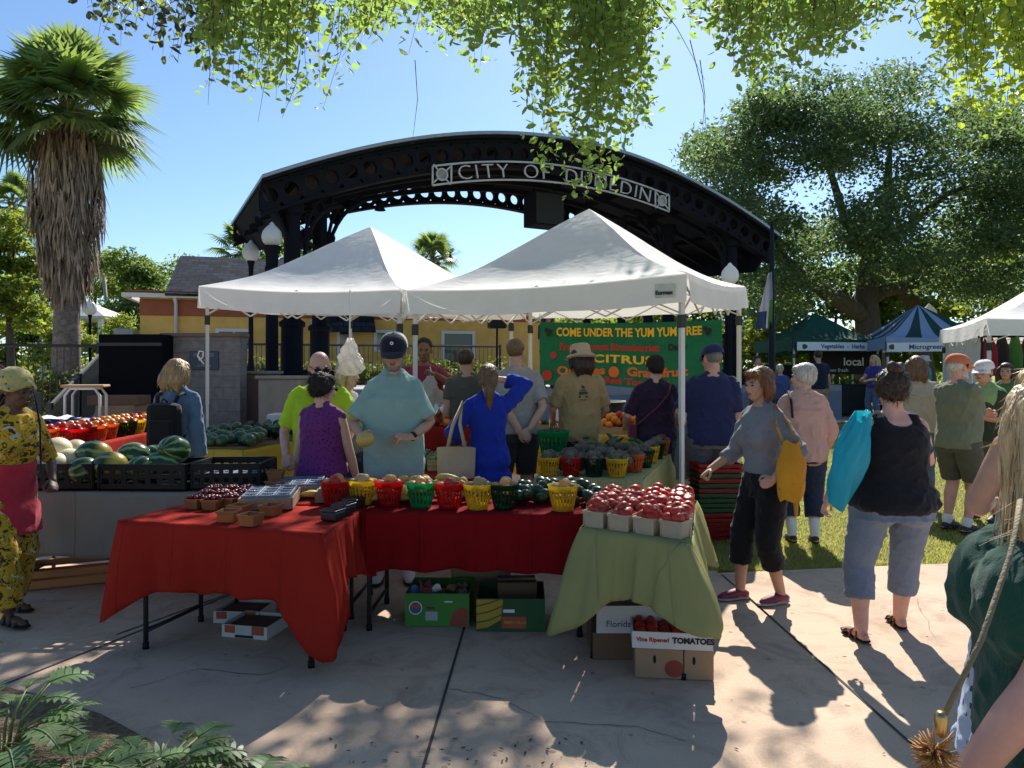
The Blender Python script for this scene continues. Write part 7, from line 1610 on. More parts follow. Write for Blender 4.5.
for dy in (-.03, .02): m = MB(); m.tube([(.045, -.03 + dy, .25), W @ B(.135, .03 - dy, .80) - O, W @ B(.10, 0 - dy * .3, .842) - O, W @ B(.115, -.06, .79) - O, (.03, .08, .20)], .018, 6, flat=(1, .35)); m.build('strap', TUR, tb)
OLV = C_('sage_olive_tee', (.165, .18, .115));
r, B, J, HM, W = person('man in an orange cap and olive t-shirt with folded arms, facing right on the grass', P_(958, 7.3), 112, 1.74, 1.06, 'm', 'rosy', head=(-8, 0, 0), belly=.03, beard=HR['white'], top=dict(mat=OLV, sleeve=.85, hem=.47, loose=1.08, e=.022, ew=.026), bottom=dict(mat=C_('olive_shorts', (.085, .085, .055)), to=.29, ew=.025), hat=dict(kind='cap', mat=C_('orange_cap', (.52, .15, .06))), hair=dict(style='buzz', mat=HR['white']), shoes=dict(mat=SHB, high=0, sock=.12), glasses=True,
 L=dict(t=(-.05, -.155, .66), pole=(.9, .2, -.8), dir=(-1, -.1, .1), back=(-.2, -1, .2)), Rr=dict(t=(.055, -.165, .645), pole=(-.9, .2, -.8), dir=(1, -.1, .2), back=(.2, -1, .2)), seed=21)
person('woman in a white cap, dark glasses and pale green scarf, facing left', P_(984, 7.75), -58, 1.68, 1.05, 'f', 'tan', head=(0, 4, 0), bust=1, top=dict(mat=C_('dark_olive_top', (.05, .06, .035)), sleeve=.9, loose=1.04), bottom=dict(mat=C_('olive_green_shorts', (.10, .12, .06)), to=.27), hat=dict(kind='cap', mat=C_('white_cap', (.68, .66, .63))), hair=dict(style='short', mat=HR['ginger']), shoes=dict(mat=SHB, high=0), glasses=(1, BLACKPL, BLACKPL), over=(dict(name='scarf', mat=C_('pale_green_scarf', (.38, .58, .22), trans=.3), z=(.70, .835), e=.030),), Rr=dict(t=(-.10, -.20, .62)), L=dict(t=(.05, -.2, .66)), seed=22)
person('person in a cream shirt with long brown hair behind the orange cap man, back turned', P_(917, 8.4), 168, 1.72, 1.2, 'm', 'tan', head=(-20, 4, 0), top=dict(mat=C_('cream_shirt', (.55, .48, .36), trans=.25), sleeve=1.2, loose=1.1, e=.026), bottom=dict(mat=DEN), hair=dict(style='mid', mat=HR['light']), shoes=dict(mat=SHB), seed=23)
person('brown haired shopper under the hanging clothes at the right edge', P_(1006, 9.6), -40, 1.62, 1.0, 'f', 'tan', vox=.013, top=dict(mat=C_('green_shopper_top', (.07, .16, .06)), sleeve=1.2), bottom=dict(mat=DKD), hair=dict(style='bob', mat=HR['brown']), shoes=dict(mat=SHB), seed=24)
# cropped at the right edge
r, B, J, HM, W = person('woman in a long blue floral dress with bare arms, cropped at the right edge', ((1054 - 512) / FPX * 2.85, 2.85, .003), 160, 1.66, 1.2, 'f', 'tan', head=(-20, 0, 0), top=dict(mat=FPR, tank=1, sleeve=0, hem=.05, flare=.14, e=.02, name='dress'), hair=dict(style='long', mat=HR['blond']), shoes=dict(mat=SHN, sandal=1), L=dict(t=(.10, -.13, .63), pole=(.55, .8, -.4), curl=.6), seed=25, vox=.010)
DGN = C_('dark_green_blouse', (.012, .065, .045), wscale=14, trans=.1, tcol=(.02, .14, .09))
gp = ((1066 - 512) / FPX * 1.46, 1.46, .003)
r, B, J, HM, W = person('ash blond long haired woman in a dark green blouse, nearest at the right edge', gp, -102, 1.62, 1.1, 'f', 'rosy', head=(-84, -4, 0), bust=1.5, belly=.012, vox=.008, top=dict(mat=DGN, sleeve=.75, hem=.46, loose=1.02, e=.022, ew=.022, amp=.016, fr=30), bottom=dict(mat=C_('black_trousers', (.02, .02, .022))), hair=dict(style='long', mat=HR['ash'], w=.9, amp=.006, v=.005), shoes=dict(mat=SHB), L=dict(t=(.085, -.165, .475), pole=(.5, 1, .0), curl=.8), seed=26)
m = MB(); rr_ = random.Random(4)
for k in range(230):
 a = rr_.uniform(-2.3, 2.3) + math.pi / 2; x, y = math.cos(a), math.sin(a); ln = rr_.uniform(.15, .245)
 p0 = Vector((x * .034, .018 + y * .040, .066 + rr_.uniform(-.012, .006))); p1 = Vector((x * .054, .018 + y * .059, .012)); p2 = Vector((x * .060 + rr_.uniform(-.008, .008), .02 + y * .062, -.055)); p3 = Vector((x * .058 + rr_.uniform(-.02, .02), .018 + y * .058 + rr_.uniform(-.015, .02), -ln))
 w = rr_.uniform(.0011, .0032); m.tube([HM @ p for p in (p0, p0.lerp(p1, .6) + Vector((x, y, 0)) * .007, p1, p2, p3)], [w, w, w, w, w * .35], 4, cap=False)
for k in range(26):
 z = rr_.uniform(-.12, -.05); p0 = HM @ Vector((.05 * rr_.uniform(-1, 1), .05, z)); d = Vector((-1, .3, -.12)); q = W.inverted().to_3x3() @ d
 m.tube([p0, p0 + q * .05 + Vector((0, 0, -.03)), p0 + q * rr_.uniform(.07, .13) + Vector((0, 0, rr_.uniform(-.07, .0)))], [.0016, .0012, .0005], 4, cap=False)
m.build('hair_strands', HR['ash'], r)
ST = M('rope_strap', (.20, .16, .09), .8, .2, 60, .8, 140, bdist=.006); TS = M('tassel_fibre', (.38, .19, .06), .8, .3, 40)
p0, p1, p2 = at(1010, 556, 1.27), at(943, 718, 1.19), at(935, 742, 1.185); sb = thing('shoulder_bag', 'straw tasselled bag on a rope strap carried by the woman in dark green', 'bag', tuple(p2)); O = p2
m = MB(); m.tube([at(1020, 500, 1.36) - O, at(1016, 530, 1.31) - O, p0 - O, (p0.lerp(p1, .5) - O) + Vector((0, -.01, -.005)), p1 - O], .0050, 8, flat=(1.2, .6)); m.build('strap', ST, sb)
m = MB(); m.lathe([(.006, -.02), (.010, -.012), (.010, .012), (.006, .02)], 10, 0, tuple(p1.lerp(p2, .25) - O)); m.build('buckle', M('brass', (.5, .35, .15), .35, metal=1), sb)
m = MB()
for k in range(150):
 d = Vector((rr_.gauss(0, 1), rr_.gauss(0, 1), rr_.gauss(-.5, .9))).normalized() * rr_.uniform(.025, .046); c = Vector((0, 0, -.012)); m.tube([c + d * .2, c + d * .7 + Vector((0, 0, -.004)), c + d], [.0022, .002, .001], 4)
m.build('tassel', TS, sb)
m = MB(); m.ell((.03, .02, -.18), (.11, .07, .13), 20, 14); m.build('pouch', M('straw_pouch', (.35, .24, .12), .9, .25, 50, 1, 60), sb)
# stage and lawn
p = bs(onpl(548, 360)[0] if False else 4.3, .0, STZ); tt = None
q = at(548, 384, 15.9); sp_ = person('musician in dark clothes with a red brown guitar on the stage left of the banner', (q.x, 15.9, STZ + .002), 20, 1.66, 1.0, 'm', 'tan', vox=.013, top=dict(mat=C_('musician_shirt', (.03, .04, .06)), sleeve=.9), bottom=dict(mat=DKD), hair=dict(style='mid', mat=HR['brown']), shoes=dict(mat=SHB), L=dict(t=(.22, -.14, .68)), Rr=dict(t=(-.05, -.16, .60)), seed=27)
W = sp_[4]; B = sp_[1]; gt = thing('guitar', 'red brown acoustic guitar held by the musician on the stage', 'guitar', tuple(W @ B(0, -.12, .62)), R(20)); T = Matrix.Rotation(R(-18), 4, 'Y') @ Matrix.Rotation(R(90), 4, 'X'); m = MB()
ol = [(math.cos(a) * (.19 + .06 * math.cos(2 * a) - .03 * math.cos(a)) , math.sin(a) * (.155 - .045 * math.exp(-(math.cos(a) / .35) ** 2) * 0 + .02 * math.cos(a) * -1)) for a in [k * 6.283 / 28 for k in range(28)]]
m.prism(ol, -.04, .04, 0, T); m.build('guitar_body', M('guitar_wood', (.25, .06, .02), .3, .15, 8), gt); m = MB(); m.box((.48, 0, .03), (.55, .05, .025), mat=T); m.box((.80, 0, .03), (.14, .075, .02), mat=T); m.build('neck', CARDD, gt); m = MB(); m.lathe([(.0, .042), (.05, .042)], 16, 0, (.06, 0, 0), False, T); m.build('sound_hole', BLACKPL, gt)
person('man in a dark navy shirt on the far lawn before the green canopy', P_(818, 16.6), 176, 1.74, 1.12, 'm', 'tan', vox=.014, top=dict(mat=C_('far_navy_shirt', (.018, .022, .045)), loose=1.05), bottom=dict(mat=KHK), hair=dict(style='buzz', mat=HR['brown']), shoes=dict(mat=SHB), seed=28)
person('long haired vendor in a purple blue shirt and jeans between the far canopies', P_(874, 18.6), -62, 1.68, 1.0, 'f', 'fair', vox=.014, top=dict(mat=C_('purple_blue_shirt', (.05, .04, .22))), bottom=dict(mat=DEN), hair=dict(style='long', mat=HR['ash']), shoes=dict(mat=SHB), Rr=dict(t=(-.05, -.22, .64)), L=dict(t=(.05, -.22, .62)), seed=29)
person('person in a turquoise shirt and pale hat under the striped canopy', P_(925, 18.4), 30, 1.66, 1.0, 'f', 'tan', vox=.014, top=dict(mat=C_('turquoise_shirt', (.02, .28, .36))), bottom=dict(mat=DKD), hat=dict(kind='bucket', mat=C_('pale_far_hat', (.5, .5, .5))), shoes=dict(mat=SHB), seed=30)
person('brown haired person in a plum jacket far behind the ginger haired woman', P_(757, 16.2), 10, 1.62, 1.0, 'f', 'fair', vox=.014, top=dict(mat=C_('plum_jacket', (.09, .04, .08)), sleeve=1.8), bottom=dict(mat=DKD), hair=dict(style='short', mat=HR['brown']), shoes=dict(mat=SHB), seed=31)
person('small white haired person in blue far behind the ginger haired woman', P_(780, 15.4), -10, 1.44, 1.05, 'f', 'fair', vox=.014, top=dict(mat=C_('blue_jacket', (.05, .08, .2)), sleeve=1.8), bottom=dict(mat=DKD), hair=dict(style='short', mat=HR['white']), shoes=dict(mat=SHB), seed=32)
# ---------------------------------------------------------------- trees and plants
BARK = M('oak_bark', (.085, .065, .05), .95, .3, 8, 1, 22, bdist=.05, stretch=(1, 1, .3)); TWIG = M('twig', (.05, .038, .028), .9)
def leafm(n, c, t, rough=.5): return M(n, c, rough, .25, 3, 0, trans=.55, tcol=t)
def cards(name, pos, d, side, L, W, mats, parent, mi=None, droop=0.0):
 """narrow blades with given directions: two folded quads each, tip lowered"""
 n = len(pos); L = np.broadcast_to(L, n)[:, None]; W = np.broadcast_to(W, n)[:, None]
 tip = pos + d * L; tip[:, 2] -= droop * L[:, 0]; mid = pos + d * L * .5
 co = np.stack([pos - side * W * .3, pos + side * W * .3, mid - side * W * .5, mid + side * W * .5, tip], 1).reshape(-1, 3)
 fs = []
 for i in range(n): b = i * 5; fs += [(b, b + 1, b + 3, b + 2), (b + 2, b + 3, b + 4)]
 me = bpy.data.meshes.new(name); me.from_pydata(co.tolist(), [], fs)
 for m_ in mats: me.materials.append(m_)
 if mi is not None: me.polygons.foreach_set('material_index', np.repeat(mi, 2))
 me.update(); return link(name, me, parent)
def tree(label, base, trunks, clumps, n, size, mats, seed, bark=BARK, cat='tree', name='tree', group=None, aspect=.5, flat=.75):
 t = thing(name, label, cat, base, 0, group); O = Vector(base); m = MB()
 for pts, rad in trunks: m.tube([Vector(p) - O for p in pts], rad, 10)
 m.build('trunk', bark, t); r = np.random.RandomState(seed)
 C = np.array([list(Vector(c) - O) for c, _ in clumps]); Rr = np.array([q for _, q in clumps]); w = Rr ** 2; k = r.choice(len(C), n, p=w / w.sum())
 d = r.randn(n, 3); d /= np.linalg.norm(d, axis=1)[:, None]; d[:, 2] = np.where(d[:, 2] < -.25, -d[:, 2] * .7, d[:, 2])
 pos = C[k] + d * (Rr[k] * (.35 + .70 * r.rand(n) ** .6))[:, None] * np.array([1.1, 1.1, flat])
 lob = np.sin(pos[:, 0] * 3.1 + k) * np.sin(pos[:, 1] * 2.7) * np.sin(pos[:, 2] * 3.7 + k * 2); keep = lob > -.55; pos = pos[keep]; k = k[keep]
 mi = (r.rand(len(pos)) < .5).astype(int) if len(mats) == 2 else r.randint(0, len(mats), len(pos))
 leafcards('crown', pos, size, mats, t, aspect, .25, mi, seed); return t
OK1 = [leafm('oak_leaf_dark', (.045, .078, .034), (.14, .23, .07), .5), leafm('oak_leaf_mid', (.078, .115, .055), (.24, .34, .11), .5)]
YG = [leafm('yellow_green_leaf', (.14, .17, .025), (.45, .5, .06)), leafm('fresh_green_leaf', (.08, .12, .02), (.28, .38, .05))]
MG_ = [leafm('mid_green_leaf', (.07, .11, .03), (.24, .34, .06)), leafm('deep_green_leaf', (.04, .075, .022), (.14, .22, .04))]
# big live oak across the lawn
r_ = random.Random(21); poly = [(688, 175), (700, 140), (735, 112), (765, 92), (805, 80), (850, 92), (885, 82), (925, 105), (965, 115), (1030, 90), (1120, 90), (1140, 330), (1024, 310), (930, 300), (900, 290), (880, 265), (840, 275), (800, 320), (745, 335), (735, 300), (760, 240), (720, 215)]
def inside(x, y, P):
 c = False
 for (x0, y0), (x1, y1) in zip(P, P[1:] + P[:1]):
  if (y0 > y) != (y1 > y) and x < (x1 - x0) * (y - y0) / (y1 - y0) + x0: c = not c
 return c
cl_ = []
while len(cl_) < 225:
 x, y = r_.uniform(680, 1140), r_.uniform(80, 335)
 if inside(x, y, poly): cl_.append((at(x, y, r_.uniform(23.5, 30)), r_.uniform(.7, 1.45)))
T_ = lambda *L: [at(x, y, Y) for x, y, Y in L]
tree('huge spreading live oak with forked trunk across the lawn behind the far canopies', at(872, 0, 27).xy.to_3d() + Vector((0, 0, .3)), [
 ([at(872, 395, 27), at(869, 340, 27), at(866, 300, 27), at(870, 262, 27), at(885, 215, 27.5), at(890, 150, 27.5)], [.60, .46, .40, .34, .24, .08]), (T_((866, 318, 27), (848, 305, 26.5), (825, 292, 26), (795, 270, 25.5), (765, 235, 25)), [.33, .30, .25, .18, .08]),
 (T_((868, 300, 27), (885, 290, 27), (905, 287, 27.5), (935, 270, 28), (985, 250, 28.5), (1040, 240, 29)), [.30, .26, .24, .2, .15, .06]), (T_((876, 240, 27), (910, 225, 26.5), (945, 195, 26), (975, 183, 26)), [.2, .16, .11, .04]), (T_((872, 258, 27), (845, 220, 27), (830, 170, 27), (820, 110, 27)), [.22, .17, .11, .04]),
 (T_((928, 400, 29), (920, 330, 29), (912, 300, 29), (890, 285, 28)), [.40, .32, .28, .12])], cl_, 125000, .165, OK1, 22, flat=.9)
# trees behind the lawn
def bush(label, px, pyt, pyb, Y, wpx, n, mats, seed, size=.2, group='trees and shrubs behind the far lawn', ncl=26, trunk=.16):
 n = int(n * 1.7); size *= 1.2
 r = random.Random(seed); b = at(px, 0, Y); b.z = .28; top = at(px, pyt, Y).z; bot = max(.5, at(px, pyb, Y).z); w = wpx / FPX * Y / 2; cl = []
 for k in range(ncl):
  a, q = r.random() * 6.283, math.sqrt(r.random()); z = r.uniform(bot, top); kz = (z - bot) / max(.1, top - bot); ww = w * (.6 + .5 * math.sin(math.pi * min(1, kz * .8 + .25)))
  cl.append((Vector((b.x + ww * q * math.cos(a), Y + ww * .7 * q * math.sin(a), z)), r.uniform(.22, .42) * max(w, (top - bot) * .6)))
 return tree(label, b, [([b - Vector((0, 0, .1)), b + Vector((.1, 0, (bot - b.z) * .6)), Vector((b.x, Y, (bot + top) / 2)), Vector((b.x + .2, Y, top * .85))], [trunk, trunk * .8, trunk * .5, .03])], cl, n, size, mats, seed, group=group)
bush('olive green shrub mass right of the tent, behind the flag pole', 765, 285, 380, 34, 110, 6500, YG, 31); bush('dense mid green tree mass behind the green canopy, left half', 835, 270, 385, 38, 150, 8000, MG_, 32, .24); bush('yellowish green shrubs behind the gap between the far canopies', 905, 285, 380, 36, 110, 6500, YG, 33, .22)
bush('dark green tree mass behind the striped canopy', 965, 255, 380, 40, 170, 8500, MG_, 34, .24); bush('tall bright green tree at the far right behind the white canopy', 1040, 215, 370, 33, 170, 8500, YG, 35, .22); bush('dark low trees behind the bandshell stage on the right', 700, 285, 385, 36, 150, 7000, MG_, 36, .24)
bush('yellowish shrubs seen behind the stage above the banner', 620, 300, 385, 34, 190, 8000, YG, 37, .2); bush('light green shrubs behind the stage left of the banner', 540, 318, 385, 40, 90, 2500, MG_, 43, .2)
bush('yellow green tree at the far left edge beside the shaggy palm', 8, 222, 330, 24, 95, 9000, YG, 38, .15, 'trees behind the left plaza'); bush('dark green rounded tree left of the utility pole', 30, 300, 372, 33, 80, 4000, MG_, 39, .18, 'trees behind the left plaza')
bush('dark green tree between the utility pole and the building', 130, 262, 355, 38, 70, 6500, MG_, 40, .2, 'trees behind the left plaza'); bush('olive tree behind the gable of the ochre building', 160, 255, 350, 46, 80, 4500, [MG_[0], YG[1]], 41, .22, 'trees behind the left plaza'); bush('pale green feathery tree behind the utility pole', 95, 262, 345, 44, 60, 3800, YG, 42, .2, 'trees behind the left plaza')
bush('low bright shrubs left of the pavilion', 60, 325, 372, 28, 60, 2500, YG, 44, .13, 'trees behind the left plaza'); bush('leafy green trees behind the ochre roof and the globe lamps', 272, 236, 300, 33, 130, 5200, [YG[1], MG_[0]], 45, .2, 'trees behind the left plaza'); bush('low bright shrubs between the pavilion and the building', 122, 318, 372, 31, 40, 1800, YG, 46, .14, 'trees behind the left plaza')
# far tree line closing the horizon
pos = []; r = np.random.RandomState(8)
for k in range(420):
 x = r.uniform(-95, 110); y = r.uniform(62, 80); h = 3.2 + 1.8 * math.sin(x * .21) * math.sin(x * .07 + 2) + r.rand() * 1.5; q = r.randn(45, 3) * [1.3, 1.3, .9]; q[:, 2] = np.abs(q[:, 2]) ; q += [x, y, max(.2, h * r.rand() ** .5 - .3)]; pos.append(q)
o = leafcards('far_treeline', np.concatenate(pos), .55, MG_, None, .6, .1, seed=9); tag(o, kind='stuff')
# ---- shaggy fan palm
PG = [leafm('palm_green', (.10, .15, .06), (.34, .46, .10), .36), leafm('palm_green_dark', (.045, .08, .03), (.16, .24, .06), .4)]; DEAD = [M('dead_frond', (.34, .27, .20), .95, .25, 8, trans=.1), M('dead_frond_dark', (.15, .11, .08), .95, .25, 8)]
PTR = brickmat('palm_trunk', (.22, .16, .12), (.12, .085, .06), (.05, .035, .025), .16, .13, (R(90), 0, R(20)))
PETI = M('petiole', (.16, .2, .06), .5)
def palm(label, px, pyc, Y, Rf, nf, seed, zb, skirt=None, group=None, petl=.6, hw=1.0):
 c = at(px, pyc, Y); base = Vector((c.x - .05, Y, zb)); t = thing('fan_palm', label, 'palm tree', base); r = np.random.RandomState(seed); m = MB(); h = c.z - zb
 m.tube([(0, 0, 0), (.02, 0, h * .3), (.05, 0, h * .7), (.05, 0, h)], [.36 * Rf * .5, .30 * Rf * .5, .22 * Rf * .5, .2 * Rf * .5], 14); m.build('trunk', PTR, t)
 P, D, S, L, Wd, MI = [], [], [], [], [], []; pm = MB(); top = Vector((.05, 0, h))
 for k in range(nf):
  az = k * 2.399 + r.rand() * .3; q = (k + .5) / nf; el = math.pi / 2 * (1 - q * 1.28) + r.randn() * .1; d = Vector((math.cos(az) * math.cos(el), math.sin(az) * math.cos(el), math.sin(el)))
  hub = top + d * Rf * petl * (.8 + .3 * r.rand()) + Vector((0, 0, -.10 * Rf * q)); pm.tube([top, top.lerp(hub, .5) + Vector((0, 0, .05)), hub], [.03, .022, .015], 5)
  fd = (d + Vector((0, 0, -.12 - .25 * q))).normalized(); sd_ = fd.cross(Vector((0, 0, 1))); sd_ = sd_.normalized() if sd_.length > .1 else Vector((1, 0, 0)); nrm = sd_.cross(fd)
  roll = r.randn() * .35; sd_ = (sd_ * math.cos(roll) + nrm * math.sin(roll)).normalized(); ns = 30; br = Rf * (.52 + .13 * r.rand())
  for j in range(ns):
   a = (j / (ns - 1) - .5) * 4.1; v = (fd * math.cos(a) + sd_ * math.sin(a) + nrm * (.18 * math.cos(a) - .10)).normalized(); P.append(hub); D.append(v); S.append(v.cross(nrm).normalized()); L.append(br * (1 - .18 * (abs(a) / 2.05) ** 2) * (.93 + .14 * r.rand())); Wd.append(br * .085); MI.append(1 if q > .62 and r.rand() < .6 else int(r.rand() < .25))
 pm.build('petioles', PETI, t); P, D, S = (np.array([list(v) for v in X]) for X in (P, D, S)); cards('crown', P, D, S, np.array(L), np.array(Wd), PG, t, np.array(MI), .22)
 if skirt:
  prof_, n = skirt, 3800; P, D, S, L = [], [], [], []
  for k in range(n):
   q = r.rand(); z = prof_[0][0] + (prof_[-1][0] - prof_[0][0]) * q; rad = np.interp(-z, [-a for a, _ in prof_], [b for _, b in prof_]); az = r.rand() * 6.283; rr = rad * (.55 + .5 * r.rand() ** .5) * (1 + .10 * math.sin(az * 5 + z * 1.5))
   p = Vector((.04 + rr * math.cos(az), rr * math.sin(az), z)); P.append(p); out = Vector((math.cos(az), math.sin(az), 0)); d = (Vector((0, 0, -1)) + out * r.uniform(-.12, .16) + Vector((r.randn() * .12, r.randn() * .12, 0))).normalized(); D.append(d); S.append((d.cross(out) + out * r.randn() * .5).normalized()); L.append(r.uniform(.3, .68))
  P, D, S = (np.array([list(v) for v in X]) for X in (P, D, S)); cards('dead_frond_skirt', P, D, S, np.array(L), r.uniform(.02, .06, n), DEAD, t, (r.rand(n) < .4).astype(int), 0)
  m = MB(); m.lathe([(b * .62, a) for a, b in prof_[::-1]], 16, 0, (.04, 0, 0)); m.build('skirt_core', DEAD[1], t)
 return t
Zp = lambda py: at(0, py, 16).z - .3
palm('tall fan palm with a thick shaggy skirt of dead fronds at the left', 68, 112, 16, 1.78, 60, 51, .3, [(Zp(118), .25), (Zp(140), .56), (Zp(170), .67), (Zp(215), .66), (Zp(260), .50), (Zp(280), .38), (Zp(288), .28)])
palm('small fan palm seen between the two tent peaks', 433, 258, 32, 1.2, 26, 52, .3); palm('fan palm half hidden behind the shaggy palm at the far left', 12, 205, 34, 1.5, 26, 53, .3); palm('fan palm behind the ochre building and the globe lamps', 243, 252, 36, 1.7, 26, 54, .3)
# ---- the oak overhead: its trunk stands behind the camera, sprays hang into the top of the view
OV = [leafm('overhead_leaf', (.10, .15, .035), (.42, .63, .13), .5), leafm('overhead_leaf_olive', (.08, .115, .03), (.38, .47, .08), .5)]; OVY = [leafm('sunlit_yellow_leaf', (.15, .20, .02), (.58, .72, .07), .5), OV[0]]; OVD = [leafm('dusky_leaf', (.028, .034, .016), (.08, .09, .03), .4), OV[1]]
prof = [(92, 22), (100, 48), (128, 46), (150, 52), (172, 60), (188, 78), (205, 95), (240, 88), (268, 98), (298, 112), (318, 128), (336, 60), (384, 30), (388, -30), (397, -30), (400, 30), (410, 112), (436, 108), (462, 98), (500, 62), (520, 128), (545, 172), (570, 196), (596, 200), (620, 180), (648, 112), (686, 88), (700, 40), (702, -30), (708, -30), (712, 20), (735, 72), (762, 92), (790, 90), (830, 58), (872, 40), (888, 5), (890, -40), (918, -40), (922, 30), (938, 95), (960, 130), (992, 132), (1030, 112), (1060, 110)]
def lower(x):
 for a, b in zip(prof, prof[1:]):
  if x <= b[0]: return a[1] + (b[1] - a[1]) * (x - a[0]) / (b[0] - a[0])
 return -50
trk = Vector((-2.6, -2.2, 0)); tr = thing('live_oak', 'live oak overhead with sprays of sunlit leaves hanging into the top of the view', 'tree', trk); r = random.Random(77); tw = MB(); LP, LM = [], []
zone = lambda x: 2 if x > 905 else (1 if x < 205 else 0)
n_tw = 0; anch = [(r.uniform(92, 1056) if k % 9 else r.uniform(535, 640), r.choice((1.04, 1, .9, .7, .5))) for k in range(98)]
while n_tw < 560:
 x, af = r.choice(anch); x += r.gauss(0, 9); lo_ = lower(x) * af
 if lo_ < 4: continue
 z_ = zone(x)
 if z_ == 1 and r.random() < .5: continue
 n_tw += 1; Y = r.uniform(4.6, 6.6) if z_ != 2 else r.uniform(4.4, 5.6); tip = lo_ * (1 - r.random() ** 1.7 * .9)
 y0 = min(tip - 30, r.uniform(-75, -5)) if tip > 40 else tip - r.uniform(25, 60); x0 = x + r.gauss(0, 10) + (12 if x < 400 else 0)
 p0, p2 = at(x0, y0, Y + r.gauss(0, .12)), at(x, tip, Y); p1 = p0.lerp(p2, .5) + Vector((r.gauss(0, .03), r.gauss(0, .05), .04)); tw.tube([p0 - trk, p1 - trk, p2 - trk], [.0035, .0025, .001], 4, cap=False)
 L = (p2 - p0).length; n = int(L * (40 if z_ != 1 else 17)) + 4
 for k in range(n):
  t = (k + r.random()) / n; p = (p0.lerp(p1, t * 2) if t < .5 else p1.lerp(p2, t * 2 - 1)) + Vector((r.gauss(0, .055), r.gauss(0, .06), r.gauss(0, .035))); LP.append(p - trk); LM.append(z_)
# drooping bare twigs and longer limbs that carry the sprays
for (x0, y0, x1, y1) in ((275, -20, 258, 122), (300, 60, 282, 118), (415, 60, 412, 145), (690, 40, 708, 150), (700, 60, 702, 138), (205, 20, 208, 105), (640, -20, 705, 80)):
 p0, p1 = at(x0, y0, 5.5), at(x1, y1, 5.5); tw.tube([p0 - trk, p0.lerp(p1, .5) + Vector((.03, 0, .02)) - trk, p1 - trk], [.004, .003, .0012], 4, cap=False)
upper = []                                     # the higher, sparser part of the crown that dapples the walk
for (cx, cy, cz, rad, n) in ((1.15, 11.6, 8.1, .55, 520), (1.75, 12.0, 8.3, .5, 420), (2.3, 12.3, 8.2, .5, 300), (.6, 12.4, 8.8, .5, 260), (3.6, 11.5, 8.6, .45, 170), (4.4, 11.9, 9, .45, 130), (-3.3, 10.6, 8.2, .5, 300), (-3.9, 11.2, 8.8, .6, 320), (-.74, 11.8, 7.5, .42, 560), (-1.5, 11.6, 7.6, .4, 420)):
 for k in range(n):
  p = Vector((cx + r.gauss(0, rad), cy + r.gauss(0, rad), cz + r.gauss(0, rad * .5))); upper.append(p - trk)
for k in range(900):
 a = r.uniform(0, 6.283); q = r.uniform(1.5, 5.2); upper.append(Vector((trk.x + q * math.cos(a), trk.y + q * math.sin(a) - 1.5, r.uniform(4.5, 8.5))) - trk)
LP = np.array([list(p) for p in LP]); LM = np.array(LM); rs = np.random.RandomState(3)
UP = np.array([list(p) for p in upper]); al = np.concatenate([LP, UP]); zz = np.concatenate([LM, np.zeros(len(UP), int)])
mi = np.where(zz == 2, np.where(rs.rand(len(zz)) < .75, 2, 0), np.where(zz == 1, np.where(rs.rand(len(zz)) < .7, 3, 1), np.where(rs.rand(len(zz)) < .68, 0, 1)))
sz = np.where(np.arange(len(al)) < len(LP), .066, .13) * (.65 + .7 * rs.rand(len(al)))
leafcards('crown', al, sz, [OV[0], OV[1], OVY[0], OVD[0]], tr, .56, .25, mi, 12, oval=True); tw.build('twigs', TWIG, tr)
m = MB(); V = Vector
def limb(pts, rad): m.tube([V(p) - trk for p in pts], rad, 10)
limb([(-2.6, -2.2, -.1), (-2.6, -2.15, 1.5), (-2.5, -2.0, 3.2), (-2.2, -1.4, 4.6)], [.5, .38, .34, .28]); limb([(-2.2, -1.4, 4.6), (-1.5, 1.0, 5.6), (-1.2, 3.6, 5.9), (-1.3, 5.6, 5.5), (-1.4, 7.5, 5.9)], [.26, .2, .15, .09, .03]); limb([(-1.2, 3.2, 5.85), (.2, 4.8, 5.6), (.8, 6.0, 5.3), (1.2, 8, 6.2)], [.13, .1, .06, .02]); limb([(-1.5, 1.0, 5.6), (1.2, 3.0, 6.0), (2.6, 4.6, 5.6), (3.6, 5.4, 5.2)], [.17, .13, .08, .03]); limb([(-2.5, -2.0, 3.2), (-3.6, 1.0, 5.2), (-3.4, 4.4, 5.4), (-2.8, 5.8, 5.1)], [.22, .16, .09, .03]); limb([(.2, 4.8, 5.6), (.9, 8.5, 7.0), (1.6, 12, 8.2), (2.4, 12.6, 8.4)], [.08, .06, .03, .01]); limb([(.9, 8.5, 7.0), (3.0, 10.5, 8.0), (4.2, 12, 8.9)], [.05, .03, .01]); limb([(-1.3, 5.6, 5.5), (-2.6, 8.5, 7.2), (-3.8, 11, 8.6)], [.07, .05, .015])
m.build('trunk', BARK, tr)
